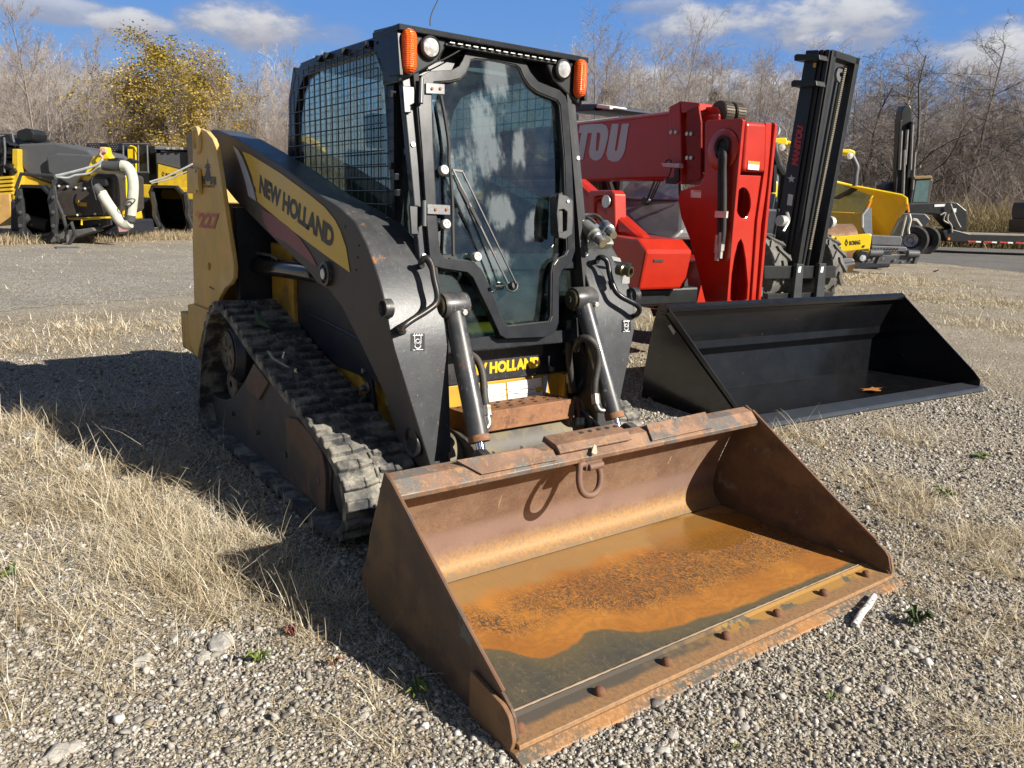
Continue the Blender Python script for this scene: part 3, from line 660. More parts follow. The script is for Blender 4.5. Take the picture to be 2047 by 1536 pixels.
m = MB(); m.tube([H(860, 52, 'x', .2), H(860, 38, 'x', .2), H(865, 22, 'x', .2), H(874, 4, 'x', .2), H(880, -14, 'x', .2)], .0028, 6); m.build('antenna', MBLK, cab)
m = MB(); m.tube(crv([H(*p, 'x', .53) for p in ((857, 128), (880, 122), (900, 112), (914, 104), (935, 92), (945, 82))], 4), .0028, 6); m.tube(crv([H(*p, 'x', .53) for p in ((882, 108), (878, 118), (884, 124))], 4), .0022, 6); m.build('loose_wire', MATS['black_rubber'], cab)

# front of the cab: pillars, lower windscreen, door
DN = np.array([.9767, 0, .2146]); DP0 = np.array([.515, 0, 1.95])
def DR(px, py, o=0.0): return RP(px, py, DP0+DN*o, DN)
def dy(y, z, o=0.0): return np.array([.515+(1.95-z)*.2197, y, z])+DN*o
for s in (-1, 1):
    m = MB(); m.prism3([[dy(s*.436, 1.90, -.060), dy(s*.395, 1.90, -.060), dy(s*.395, .98, -.060), dy(s*.436, .98, -.060)]], DN*.035)
    pl = m.build('front_pillar', mat('grey_pillar_paint', (.050, .054, .062), .24, .0, (.04, .042, .046), (6, .5, .6), dust=.08, scratch=.2, spec=.2), cab, .004)
    m = MB()
    for z in (1.58, 1.30, 1.16):
        p = dy(s*.418, z, -.024); m.cyl(p, p+DN*.006, .009, n=12)
    m.build('pillar_screw', STL, pl)
    m = MB(); m.prism3([[dy(s*.395, 1.96, -.08), dy(s*.372, 1.96, -.08), dy(s*.372, 1.0, -.08), dy(s*.395, 1.0, -.08)]], DN*.075); m.build('door_seal', MATS['black_rubber'], cab)
m = MB(); m.prism3([[dy(-.40, 1.965, -.07), dy(.40, 1.965, -.07), dy(.40, 1.84, -.07), dy(.15, 1.90, -.07), dy(-.15, 1.90, -.07), dy(-.40, 1.84, -.07)]], DN*.02); m.build('front_header', CAB, cab, .003)
# lower front frame + lower windows either side of the door
FW = [(-.44, 1.17), (.44, 1.17), (.44, .78), (-.44, .78)]
hole2 = [(-.40, 1.10), (.40, 1.10), (.36, .90), (.30, .835), (-.30, .835), (-.36, .90)]
m = MB(); m.prism3([[dy(y, z, -.075) for y, z in FW], [dy(y, z, -.075) for y, z in hole2]], DN*.03); m.build('lower_front_frame', CAB, cab, .004)
m = MB(); m.prism3([[dy(y, z, -.068) for y, z in hole2]], DN*.006); m.build('lower_window', GLSS, cab)
dout = [(836, 205), (835, 172), (843, 151), (860, 142), (903, 140), (917, 133), (925, 120), (931, 106), (946, 99), (980, 104), (1037, 115), (1051, 125), (1061, 145), (1076, 163), (1098, 172), (1119, 180), (1131, 193), (1136, 210), (1143, 320), (1147, 404), (1150, 500), (1142, 525), (1123, 541), (1118, 556), (1117, 645), (1110, 664), (1092, 674), (1012, 677), (1000, 670), (983, 632), (960, 585), (946, 555), (934, 544), (889, 537), (868, 532), (860, 518), (854, 452), (844, 300)]
din = [(863, 200), (863, 175), (868, 163), (902, 161), (920, 157), (932, 145), (938, 131), (941, 120), (950, 117), (980, 119), (1031, 129), (1040, 136), (1048, 155), (1060, 172), (1076, 184), (1115, 200), (1121, 210), (1130, 314), (1136, 500), (1131, 512), (1115, 519), (1108, 529), (1105, 545), (1104, 632), (1099, 644), (1018, 653), (1008, 648), (983, 582), (963, 540), (950, 527), (936, 522), (889, 517), (880, 506), (877, 486), (873, 435), (866, 300)]
do_ = [DR(*p) for p in dout]; di_ = [DR(*p) for p in din]
m = MB(); m.prism3([do_, di_], -DN*.035); door = m.build('door', mat('door_frame_paint', (.016, .018, .022), .21, .0, (.030, .029, .028), (8, .55, .8), dust=.08, dcol=(.22, .2, .18), spec=.22), cab, .009, seg=3)
# curved pane
def curve_pane(loop, off, rad):
    pts = [np.array(p) for p in loop]; c = sum(pts)/len(pts); V = []; Fc = []
    ys = np.linspace(min(p[1] for p in pts), max(p[1] for p in pts), 26)
    P2 = [(p[1], p[2]) for p in pts]
    def span(y):
        xs = []
        for i in range(len(P2)):
            a = P2[i]; b_ = P2[(i+1) % len(P2)]
            if (a[0]-y)*(b_[0]-y) <= 0 and a[0] != b_[0]: xs.append(a[1]+(b_[1]-a[1])*(y-a[0])/(b_[0]-a[0]))
        return (min(xs), max(xs)) if len(xs) > 1 else (c[2], c[2])
    for i, y in enumerate(ys):
        lo, hi = span(min(max(y, ys[0]+.002), ys[-1]-.002)); n = 14
        for k in range(n+1):
            z = lo+(hi-lo)*k/n; V.append(dy(y, z, off-(y*y)/(2*rad)-((z-1.78)**2)/(2*8.0)))
    n = 15
    for i in range(25):
        for k in range(14): Fc.append((i*n+k, (i+1)*n+k, (i+1)*n+k+1, i*n+k+1))
    return np.array(V), np.array(Fc)
V, Fc = curve_pane(di_, -.006, 2.2)
mesh_np('door_glass', V, Fc, GLS, door, smooth_=True)
m = MB(); m.tube([p-DN*.010 for p in di_], .006, 6, closed=True); m.build('glass_seal', MATS['black_rubber'], door)
# hinges
for ax, (a, b_), pin, br in ((0, ((850, 166), (888, 190)), ((842, 158), (841, 207)), ((802, 173), (826, 227))), (1, ((853, 408), (903, 431)), ((848, 402), (848, 453)), ((816, 412), (841, 470)))):
    m = MB(); q = [DR(a[0], a[1], .004), DR(b_[0], a[1]+3, .004), DR(b_[0], b_[1], .004), DR(a[0], b_[1]-2, .004)]; m.prism3([q], DN*.005); hg = m.build('hinge_leaf', MATS['worn_black_paint'] if ax else mat('grey_hinge', (.10, .105, .11), .26, .0, spec=.3), door, .002)
    m = MB(); m.cyl(DR(*pin[0], .012), DR(*pin[1], .012), .0095, n=14); m.build('hinge_pin', mat('grey_hinge', (.10, .105, .11), .26, .0, spec=.3), hg)
    m = MB()
    for f in (.35, .78): p = DR(a[0]+(b_[0]-a[0])*f, (a[1]+b_[1])/2, .009); m.cyl(p, p+DN*.005, .006, n=6)
    m.build('hinge_bolt', mat('rusty_bolt', (.25, .08, .04), .7), hg)
    m = MB(); q = [DR(br[0][0], br[0][1], -.02), DR(br[1][0], br[0][1]+2, -.02), DR(br[1][0]+3, br[1][1]-20, -.02), DR(br[1][0]-8, br[1][1]-14, -.02), DR(br[1][0]-6, br[1][1], -.02), DR(br[0][0]+4, br[1][1], -.02)]; m.prism3([q], DN*.010); m.build('hinge_bracket', CAB, hg, .003)
# white screw knobs in the glass
for px, py in ((886, 341), (890, 449), (952, 514)):
    p = DR(px, py, .0); m = MB(); m.lathe([(.0, -.01), (.019, -.01), (.019, .012), (.017, .015), (0, .015)], p, DN, 24); kb = m.build('glass_knob', mat('grey_white_plastic', (.50, .48, .45), .5), door, .001)
    m = MB(); q = [p+DN*.016+np.array([0, .008*math.cos(a), .008*math.sin(a)]) for a in [k*.8 for k in range(7)]]; m.tube(q, .0008, 4); m.build('knob_arrow', INK, kb)
# door handle
hd = [(1112, 388), (1128, 393), (1140, 402), (1141, 440), (1139, 470), (1125, 480), (1112, 477), (1108, 430)]
hi_ = [(1113, 422), (1122, 420), (1129, 426), (1128, 462), (1118, 466), (1112, 464)]
m = MB(); m.prism3([[DR(*p, .03) for p in hd], [DR(*p, .03) for p in hi_]], DN*.018); m.prism3([[DR(*p, -.01) for p in ((1098, 395), (1112, 388), (1113, 478), (1100, 470))]], DN*.045); hl = m.build('door_handle', mat('black_plastic', (.02, .02, .022), .35, 0, dust=.15), door, .006)
m = MB(); p = DR(1135, 403, .05); m.cyl(p, p+DN*.004, .006, n=12); m.build('handle_screw', GALV, hl)
# wiper
wb = DR(1020, 572, .012)
m = MB(); m.cyl(DR(989, 573, -.0), DR(989, 573, .03), .008); m.beam(DR(989, 573, .022), DR(1012, 572, .022), .010, .008); m.lathe([(0, 0), (.018, 0), (.018, .03), (0, .03)], DR(1022, 572, -.004), DN, 20)
m.beam(DR(1016, 568, .03), DR(905, 338, .022), .010, .006, up=DN); m.beam(DR(1032, 568, .03), DR(925, 344, .022), .008, .006, up=DN); m.beam(DR(904, 340, .022), DR(926, 343, .022), .012, .006, up=DN); m.tube([DR(1010, 570, .035), DR(1014, 580, .037), DR(1024, 584, .037), DR(1033, 578, .035), DR(1034, 566, .033)], .004, 6)
wp = m.build('wiper_arm', mat('grey_wiper_paint', (.025, .025, .028), .4), door, .002)
m = MB(); m.beam(DR(916, 372, .026), DR(936, 408, .026), .014, .010, up=DN); m.beam(DR(941, 415, .026), DR(960, 452, .026), .014, .010, up=DN); m.build('wiper_sleeve', MATS['black_rubber'], wp)
m = MB(); m.tube(crv([DR(*p, .012) for p in ((881, 192), (890, 240), (897, 290), (897, 325), (900, 345), (904, 400), (905, 460), (906, 512))], 4), .008, 6); m.build('wiper_blade', MATS['black_rubber'], wp)
# inside the cab: seat, levers, far wall
m = MB(); m.prism(rnd([(-.45, .95), (-.05, .95), (0, 1.0), (-.02, 1.07), (-.36, 1.06), (-.46, 1.60), (-.54, 1.62), (-.56, 1.55), (-.50, 1.0)], .04), 'y', -.21, .21); m.prism(rnd([(-.52, 1.62), (-.44, 1.64), (-.46, 1.80), (-.54, 1.79)], .03), 'y', -.11, .11); m.build('seat', mat('dark_seat_vinyl', (.03, .03, .033), .5), cab, .02)
for s in (-1, 1):
    m = MB(); m.box((-.4, s*.30-.04, 1.12), (.0, s*.30+.04, 1.18)); m.cyl((-.02, s*.30, 1.15), (.04, s*.29, 1.30), .018, .026); m.build('control_lever', mat('black_plastic', (.02, .02, .022), .35), cab, .006)
m = MB(); m.box((-.64, -.42, .88), (.52, .42, .92)); m.box((-.64, -.42, .92), (-.58, .42, 1.2)); m.build('cab_floor', BLKD, cab)
m = MB(); m.box((.42, .02, 1.10), (.47, .07, 1.16)); m.build('red_stop_switch', RED, cab, .01)

# ---- front of the chassis: panel, badge, labels
m = MB(); m.prism(rnd([(-.33, .78), (.235, .78), (.235, .70), (.20, .67), (.195, .607), (-.33, .607)], .02), 'x', .600, .622); fp = m.build('front_panel', BLK, L, .005)
m = MB(); m.box((.585, -.44, .555), (.597, .44, .82)); m.build('front_bulkhead', BLKD, L, .004)
m = MB(); m.beam((.62, -.33, .785), (.62, .24, .785), .03, .014); m.build('door_sill', mat('dusty_sill', (.22, .20, .17), .7, dust=.5), L, .003)
xf = .6235
text_mb('NEW HOLLAND', H(919, 755, 'x', xf), H(1079, 735, 'x', xf), H(919, 731, 'x', xf), .055, depth=.001, material=YLET, parent=fp, squeeze=.98)
m = MB(); m.box((.590, -.40, .30), (.612, .40, .604)); lpn = m.build('lower_front_panel', YEL, L, .004)
for qq, mt in ((((961, 771), (1010, 766), (1012, 800), (963, 806)), WHT), (((1013, 765), (1082, 755), (1086, 789), (1016, 800)), WHT), (((962, 771), (976, 770), (976, 777), (962, 778)), mat('red_label', (.65, .06, .05), .5)), (((1070, 775), (1086, 772), (1087, 780), (1072, 784)), YDEC), (((1085, 752), (1094, 751), (1095, 785), (1086, 787)), GRYD)):
    o_ = .6145 if mt is WHT or mt is GRYD else .6165
    sheet([H(*p, 'x', o_) for p in qq], 'warning_label', mt, lpn)
m = MB(); rn = random.Random(3)
for k in range(26):
    u = rn.uniform(980, 1078); v = 776+(1-(u-980)/100)*12+rn.uniform(-6, 9); p = H(u, v, 'x', .616); q = H(u+rn.uniform(3, 9), v-1, 'x', .616); m.beam(p, q, .0012, .0015)
m.build('label_print', INKB, lpn)
m = MB(); m.box((.605, .335, .36), (.66, .352, .605)); m.build('yellow_rib', YEL, L, .003)
for px, py in ((1128, 702), (1099, 737)):
    p = H(px, py, 'x', .6); m = MB(); m.cyl(p, p+np.array([.02, 0, 0]), .014, n=6); m.build('panel_bolt', STL, L, .002)
# step
m = MB(); m.prism([(.66, .525), (.84, .540), (.845, .455), (.838, .455), (.833, .532), (.66, .517)], 'y', -.30, .245); stp = m.build('entry_step', RUST, L, .003)
m = MB(); m.box((.64, -.30, .40), (.835, -.29, .53)); m.box((.64, .225, .40), (.835, .238, .53)); m.build('step_bracket', RUST, stp, .002)
m = MB()
for i in range(8):
    for j in range(3):
        y = -.26+i*.066+(j % 2)*.02; x = .695+j*.048; z = .525+(x-.66)*.0833+.001
        m.lathe([(.010, 0), (.008, .003), (.005, .003), (.004, .0)], (x, y, z), (0, 0, 1), 8)
m.build('step_studs', mat('dark_step_stud', (.07, .035, .02), .8), stp)
# torque tube and coupler
m = MB(); m.tube([(.755, -.40, .345), (.755, .40, .345)], .105, 32); m.build('torque_tube', mat('grimy_tube', (.20, .165, .10), .75, 0, (.11, .10, .085), (4, .45, .6), .6, bump=(40, .2)), L)
m = MB(); m.lathe([(0, 0), (.125, 0), (.125, .016), (0, .016)], (.79, .30, .36), (0, 1, 0), 40); m.prism(rnd([(.70, .22), (.90, .20), (.98, .10), (1.07, .08), (1.09, .2), (1.17, .44), (1.12, .46), (1.06, .34), (.90, .44), (.72, .47)], .04), 'y', .315, .335); m.prism(rnd([(.70, .22), (.90, .20), (.98, .10), (1.07, .08), (1.09, .2), (1.17, .44), (1.12, .46), (1.06, .34), (.90, .44), (.72, .47)], .04), 'y', -.335, -.315)
cp = m.build('quick_coupler', BLK, L, .004)
m = MB(); m.prism([(1.04, .09), (1.16, .465), (1.18, .46), (1.06, .085)], 'y', -.46, .46); m.build('coupler_plate', BLK, cp, .004)
m = MB(); m.prism(rnd([(.98, .35), (1.10, .30), (1.15, .44), (1.03, .47)], .03), 'y', -.40, -.36); m.prism(rnd([(.98, .35), (1.10, .30), (1.15, .44), (1.03, .47)], .03), 'y', .36, .40); m.build('coupler_ear', BLK, cp, .004)
# ---- tilt cylinders
for s in (-1, 1):
    t0 = np.array([.751, s*.334, .966]); t1 = np.array([.991, s*.351, .476]); d = (t1-t0)/np.linalg.norm(t1-t0)
    m = MB(); m.tube([t0+d*.0, t0+d*.10, t1-d*.012, t1], [.040, .041, .041, .039], 28)
    m.lathe([(.0, -.055), (.050, -.055), (.053, -.045), (.053, .045), (.050, .055), (0, .055)], t0, (0, 1, 0), 32)
    cm = bpy.data.materials.get('tilt_cylinder_paint')
    if cm is None:
        cm = mat('tilt_cylinder_paint', (.045, .047, .052), .36, .15, (.22, .09, .035), (7, .58, .70), .6, speck=(70, .14), scol=(.35, .28, .2), dust=.3, scratch=.5, coat=.3)
    tc_ = m.build('tilt_cylinder', cm, L)
    m = MB(); m.tube([t1-d*.022, t1+d*.004], [.0425, .0425], 28); m.lathe([(.0425, 0), (.043, .0), (.020, .006), (0, .006)], t1, d, 28); m.build('gland_collar', RUST, tc_)
    m = MB(); m.cyl(t1-d*.01, t1+d*.14, .0185, n=24); m.build('piston_rod', CHR, tc_)
    m = MB(); m.lathe([(0, 0), (.040, 0), (.042, .004), (.038, .010), (.0, .010)], t0+np.array([0, -.056, 0]), (0, -1, 0), 30); pc = m.build('pin_cap', mat('olive_zinc', (.16, .14, .08), .35, .8), tc_)
    m = MB(); q = t0+np.array([0, -.0675, 0]); m.tube([q+np.array([-.004, 0, .012]), q+np.array([.006, 0, .004]), q+np.array([.002, 0, -.012])], .0018, 5); m.build('pin_mark', WLET, pc)
    q = t0+np.array([.052, .035 if s > 0 else .02, -.02]); m = MB(); m.cyl(q-np.array([.014, 0, 0]), q+np.array([.012, 0, 0]), .013, n=6); m.cyl(q-np.array([.03, 0, 0]), q-np.array([.004, 0, 0]), .018, n=16); m.build('grease_bolt', GALV, tc_, .002)
    # hose beside the barrel and its fitting
    if s < 0: hp = [H(*p, 'x', x) for p, x in (((936, 706), .80), ((955, 722), .84), ((965, 750), .87), ((968, 790), .90), ((972, 815), .93))]; ff = [H(*p, 'x', x) for p, x in (((972, 812), .935), ((974, 832), .955), ((977, 848), .97), ((968, 860), .98))]
    else: hp = [H(*p, 'x', x) for p, x in (((1150, 700), .80), ((1158, 680), .84), ((1176, 677), .88), ((1192, 695), .90), ((1196, 725), .91), ((1190, 760), .92), ((1188, 790), .93))]; ff = [H(*p, 'x', x) for p, x in (((1190, 788), .935), ((1192, 808), .95), ((1198, 820), .96), ((1212, 821), .965))]
    m = MB(); m.tube(crv(hp, 6), .0155, 12); hs_ = m.build('tilt_hose', HOSE, L)
    m = MB(); m.tube(ff[:2], .019, 8); m.tube(crv(ff[1:], 4), .0125, 12); m.tube([ff[-1], ff[-1]+(ff[-1]-ff[-2])*.3], .017, 6); m.build('hose_fitting', STL, hs_)
# hydraulic hoses right of the step
m = MB(); m.tube(crv([H(*p, 'x', x) for p, x in (((1148, 795), .76), ((1160, 803), .80), ((1165, 820), .82), ((1164, 850), .85), ((1158, 880), .88))], 5), .008, 8); m.tube(crv([H(*p, 'x', x) for p, x in (((1150, 800), .78), ((1155, 810), .80), ((1157, 840), .83), ((1153, 875), .87))], 5), .008, 8); hh = m.build('auxiliary_hose', mat('rusty_pipe', (.20, .09, .05), .6), L)
m = MB(); m.cyl(H(1157, 838, 'x', .83), H(1156, 852, 'x', .85), .014, n=6); m.cyl(H(1165, 838, 'x', .84), H(1164, 852, 'x', .86), .014, n=6); m.build('brass_nut', mat('pale_brass', (.55, .50, .35), .4, .7), hh)
m = MB(); m.tube(crv([H(*p, 'x', .70) for p in ((1138, 640), (1136, 690), (1140, 740), (1150, 780), (1165, 760), (1172, 720), (1160, 690))], 5), .016, 10); m.tube(crv([H(*p, 'x', .66) for p in ((1139, 700), (1138, 740), (1140, 770), (1148, 792))], 5), .012, 10); m.build('chassis_hose', HOSE, L)
m = MB(); m.cyl(H(1138, 745, 'x', .68), H(1139, 765, 'x', .68), .018, n=12); m.cyl(H(1139, 765, 'x', .68), H(1141, 785, 'x', .68), .012, n=6); m.build('chassis_fitting', STL, L)

# ---- auxiliary couplers on the right arm
def CP(px, py, x): return H(px, py, 'x', x)
m = MB(); m.prism(rnd([(.50, 1.30), (.60, 1.26), (.66, 1.20), (.60, 1.16), (.50, 1.24)], .02), 'y', .41, .60); cb = m.build('coupler_block', mat('cast_grey_metal', (.36, .37, .35), .38, .6, (.22, .21, .18), (12, .5, .6)), L, .01)
for (a, b_, r, col) in (((1176, 459), (1200, 482), .030, 'cast'), ((1204, 465), (1213, 478), .020, 'cast'), ((1212, 455), (1224, 468), .024, 'cast')):
    p = CP(*a, .66); q = CP(*b_, .75); d = (q-p)/np.linalg.norm(q-p)
    m = MB(); m.lathe([(0, -.03), (r*1.1, -.03), (r*1.15, 0), (r*1.15, .05), (r*.85, .055), (r*.85, .075), (r*.7, .08), (r*.7, .12), (0, .12)], p, d, 24); qc = m.build('quick_connector', MATS['cast_grey_metal'], cb)
    m = MB(); m.lathe([(0, 0), (r*.66, 0), (r*.66, .006), (0, .006)], p+d*.12, d, 20); m.build('connector_face', mat('dull_brass', (.38, .33, .22), .4, .7), qc)
m = MB()
for pts in (((1172, 462), (1160, 447), (1150, 434), (1140, 430)), ((1190, 447), (1178, 438), (1165, 436), (1145, 437)), ((1205, 443), (1195, 433), (1180, 430), (1145, 431))): m.tube(crv([CP(px, py, .62-.03*i) for i, (px, py) in enumerate(pts)], 4), .009, 8)
m.build('steel_line', BLK, L)
m = MB(); q = [CP(*p, .745) for p in ((1221, 512), (1238, 516), (1241, 524), (1225, 521))]; m.prism3([q], (.004, 0, 0)); q = [CP(*p, .79) for p in ((1245, 545), (1258, 550), (1257, 567), (1242, 567))]; m.prism3([q], (.004, 0, 0)); q = [CP(1226, 522, .748), CP(1262, 526, .83), CP(1262, 536, .83), CP(1240, 560, .79), CP(1240, 548, .79)]; m.add(q, [(0, 1, 2), (0, 2, 4), (2, 3, 4)]); br = m.build('connector_bracket', mat('zinc_bracket', (.45, .46, .44), .4, .5), L)
p = CP(1246, 541, .82); m = MB(); m.lathe([(0, -.03), (.024, -.03), (.026, .0), (.020, .005), (.020, .02), (.024, .025), (.024, .04), (.017, .04), (.016, .01), (0, .01)], p, (1, .30, -.10), 24); m.build('case_drain_coupler', MATS['olive_zinc'], br)

# ---- bucket
rub = bpy.data.materials.new('rust_bucket_inside'); rub.use_nodes = True
def rust_nodes(m, kind):
    t = m.node_tree; b = t.nodes['Principled BSDF']; tc = nn(t, 'ShaderNodeTexCoord').outputs['Object']
    sp = nn(t, 'ShaderNodeSeparateXYZ'); ln(t, tc, sp.inputs[0]); X, Y, Z = sp.outputs
    nL = noise_n(t, tc, 2.3, 5, .6); nM = noise_n(t, tc, 9, 7, .65); nF = noise_n(t, tc, 70, 4, .7); nX = noise_n(t, tc, 190, 3, .7)
    if kind == 'back':
        c = mixc(t, smooth(t, nM, .35, .68), (.185, .105, .068), (.275, .17, .108))
        c = mixc(t, mth(t, 'MULTIPLY', smooth(t, nF, .5, .72), .6), c, (.13, .07, .045))
        c = mixc(t, mth(t, 'MULTIPLY', smooth(t, nX, .56, .7), .45), c, (.50, .36, .24))
        zz = mth(t, 'ADD', Z, mth(t, 'MULTIPLY', mth(t, 'SUBTRACT', nM, .5), .05))
        pol = mth(t, 'MULTIPLY', smooth(t, zz, .11, .17), smooth(t, zz, .24, .19))
        c = mixc(t, mth(t, 'MULTIPLY', pol, .75), c, (.30, .20, .165))
        low = smooth(t, zz, .145, .085)
        oc = mixc(t, smooth(t, nF, .35, .65), (.40, .205, .06), (.25, .16, .085))
        oc = mixc(t, mth(t, 'MULTIPLY', smooth(t, zz, .065, .035), .7), oc, (.20, .15, .095))
        c = mixc(t, low, c, oc)
        # pale scuff patches near the ring
        sc1 = nn(t, 'ShaderNodeMapping'); ln(t, tc, sc1.inputs[0]); sc1.inputs['Rotation'].default_value = (.9, 0, 0); sc1.inputs['Scale'].default_value = (1, 3.5, .9)
        c = mixc(t, mth(t, 'MULTIPLY', smooth(t, noise_n(t, sc1.outputs[0], 9, 6, .75), .655, .69), .7), c, (.55, .42, .22))
        r = mth(t, 'SUBTRACT', .62, mth(t, 'MULTIPLY', pol, .22)); b.inputs['Metallic'].default_value = .15
    elif kind == 'floor':
        wp = nn(t, 'ShaderNodeVectorMath', operation='ADD'); n_ = nn(t, 'ShaderNodeTexNoise'); n_.inputs['Scale'].default_value = 2.6; n_.inputs['Detail'].default_value = 3; ln(t, tc, n_.inputs[0])
        vs = nn(t, 'ShaderNodeVectorMath', operation='SCALE'); vs.inputs[3].default_value = .34
        sb = nn(t, 'ShaderNodeVectorMath', operation='SUBTRACT'); sb.inputs[1].default_value = (.5, .5, .5); ln(t, n_.outputs[1], sb.inputs[0]); ln(t, sb.outputs[0], vs.inputs[0])
        ln(t, tc, wp.inputs[0]); ln(t, vs.outputs[0], wp.inputs[1])
        fc = nn(t, 'ShaderNodeFloatCurve'); cu = fc.mapping.curves[0]
        pts = [(-.86, 1.50), (-.755, 1.585), (-.671, 1.645), (-.60, 1.74), (-.471, 1.735), (-.364, 1.705), (-.281, 1.76), (-.21, 1.81), (.03, 1.845), (.16, 1.86), (.5, 1.868), (.86, 1.875)]
        cu.points[0].location = ((pts[0][0]+1)/2, pts[0][1]-1.2); cu.points[1].location = ((pts[-1][0]+1)/2, pts[-1][1]-1.2)
        for p in pts[1:-1]: cu.points.new((p[0]+1)/2, p[1]-1.2)
        fc.mapping.update()
        ln(t, mth(t, 'MULTIPLY_ADD', Y, .5, .5), fc.inputs[1]); bx = mth(t, 'ADD', fc.outputs[0], 1.2)
        dd = mth(t, 'SUBTRACT', mth(t, 'ADD', bx, mth(t, 'MULTIPLY', mth(t, 'SUBTRACT', nM, .5), .05)), X)   # >0 inside the wet rust
        ora = smooth(t, dd, -.004, .016)
        steel = mixc(t, smooth(t, nM, .35, .65), (.105, .09, .06), (.070, .066, .055)); steel = mixc(t, smooth(t, dd, -.10, -.01), steel, (.125, .10, .055)); gr_ = nn(t, 'ShaderNodeMapping'); ln(t, tc, gr_.inputs[0]); gr_.inputs['Scale'].default_value = (.6, 26, 1); steel = mixc(t, mth(t, 'MULTIPLY', smooth(t, noise_n(t, gr_.outputs[0], 5, 4, .7), .56, .70), .35), steel, (.20, .17, .12)); steel = mixc(t, mth(t, 'MULTIPLY', smooth(t, nF, .5, .7), .5), steel, (.20, .16, .09))
        o1 = mixc(t, smooth(t, nL, .35, .65), (.50, .205, .035), (.37, .135, .024))
        # concentric flow lines along the edge of the rust
        wv = nn(t, 'ShaderNodeTexWave', bands_direction='X'); wv.inputs['Scale'].default_value = 7; wv.inputs['Distortion'].default_value = 11; wv.inputs['Detail'].default_value = 5; wv.inputs['Detail Scale'].default_value = 2.2; wv.inputs['Detail Roughness'].default_value = .6; ln(t, wp.outputs[0], wv.inputs[0])
        edge = mth(t, 'MULTIPLY', smooth(t, dd, .0, .03), smooth(t, dd, .17, .08))
        o1 = mixc(t, mth(t, 'MULTIPLY', mth(t, 'MULTIPLY', wv.outputs[1], edge), .38), o1, (.24, .11, .03))
        # wormy dark filaments in the middle
        mp = nn(t, 'ShaderNodeMapping'); ln(t, wp.outputs[0], mp.inputs[0]); mp.inputs['Scale'].default_value = (1.0, 2.1, 1)
        wn = nn(t, 'ShaderNodeTexNoise'); wn.inputs['Scale'].default_value = 75; wn.inputs['Detail'].default_value = 2; wn.inputs['Distortion'].default_value = 1.6; ln(t, mp.outputs[0], wn.inputs[0])
        mid = mth(t, 'MULTIPLY', smooth(t, dd, .09, .20), smooth(t, X, 1.30, 1.44)); mid = mth(t, 'MULTIPLY', mid, smooth(t, mth(t, 'ADD', nL, mth(t, 'MULTIPLY', nM, .4)), .46, .66))
        wm = mth(t, 'MULTIPLY', mth(t, 'MULTIPLY', smooth(t, wn.outputs[0], .45, .53), mid), .92)
        o1 = mixc(t, wm, o1, (.075, .055, .035))
        back = smooth(t, mth(t, 'ADD', X, mth(t, 'MULTIPLY', mth(t, 'SUBTRACT', nM, .5), .16)), 1.37, 1.28)
        o1 = mixc(t, mth(t, 'MULTIPLY', back, .75), o1, (.30, .20, .085))
        c = mixc(t, ora, steel, o1)
        sm = nn(t, 'ShaderNodeMapping'); ln(t, tc, sm.inputs[0]); sm.inputs['Scale'].default_value = (1.2, 34, 1); sm.inputs['Rotation'].default_value = (0, 0, .06)
        c = mixc(t, mth(t, 'MULTIPLY', smooth(t, noise_n(t, sm.outputs[0], 4, 5, .7, .4), .56, .68), .32), c, (.13, .085, .045))
        c = mixc(t, mth(t, 'MULTIPLY', smooth(t, noise_n(t, tc, 16, 8, .8), .58, .66), .3), c, (.62, .34, .10))
        # standing water in the far corner
        u = mth(t, 'SUBTRACT', Y, .60); v = mth(t, 'MULTIPLY', mth(t, 'SUBTRACT', X, 1.33), 1.9)
        q = mth(t, 'SUBTRACT', .125, mth(t, 'ADD', mth(t, 'MULTIPLY', u, u), mth(t, 'MULTIPLY', v, v))); wet = smooth(t, mth(t, 'ADD', q, mth(t, 'MULTIPLY', mth(t, 'SUBTRACT', nL, .5), .35)), .0, .035)
        c = mixc(t, mth(t, 'MULTIPLY', wet, .6), c, (.24, .11, .02))
        r = mth(t, 'SUBTRACT', .62, mth(t, 'MULTIPLY', wet, .45)); r = mth(t, 'SUBTRACT', r, mth(t, 'MULTIPLY', mth(t, 'SUBTRACT', 1.0, ora), .12))
    elif kind == 'edge':
        a = smooth(t, mth(t, 'ADD', X, mth(t, 'MULTIPLY', mth(t, 'SUBTRACT', nM, .5), .03)), 1.945, 1.965)
        right = smooth(t, mth(t, 'ADD', Y, mth(t, 'MULTIPLY', mth(t, 'SUBTRACT', nM, .5), 1.1)), -.25, .15)
        g = mixc(t, right, (.10, .085, .065), (.42, .23, .06))
        g = mixc(t, mth(t, 'MULTIPLY', smooth(t, nM, .54, .6), right), g, (.13, .12, .085))
        o = mixc(t, smooth(t, nF, .4, .65), (.33, .18, .075), (.22, .135, .075))
        c = mixc(t, a, g, o)
        lip = smooth(t, X, 2.012, 2.018); l2 = mixc(t, smooth(t, nL, .42, .55), (.11, .10, .08), (.36, .17, .055)); l2 = mixc(t, smooth(t, nF, .45, .65), l2, (.45, .25, .12)); c = mixc(t, lip, c, l2)
        c = mixc(t, mth(t, 'MULTIPLY', smooth(t, nX, .56, .68), .5), c, (.16, .08, .04))
        r = mth(t, 'ADD', .5, mth(t, 'MULTIPLY', nM, .2))
    else:  # side
        c = mixc(t, smooth(t, nM, .35, .68), (.08, .05, .034), (.135, .082, .05))
        st = smooth(t, mth(t, 'ADD', nL, mth(t, 'MULTIPLY', nM, .35)), .62, .78); c = mixc(t, mth(t, 'MULTIPLY', st, .55), c, (.22, .13, .055))
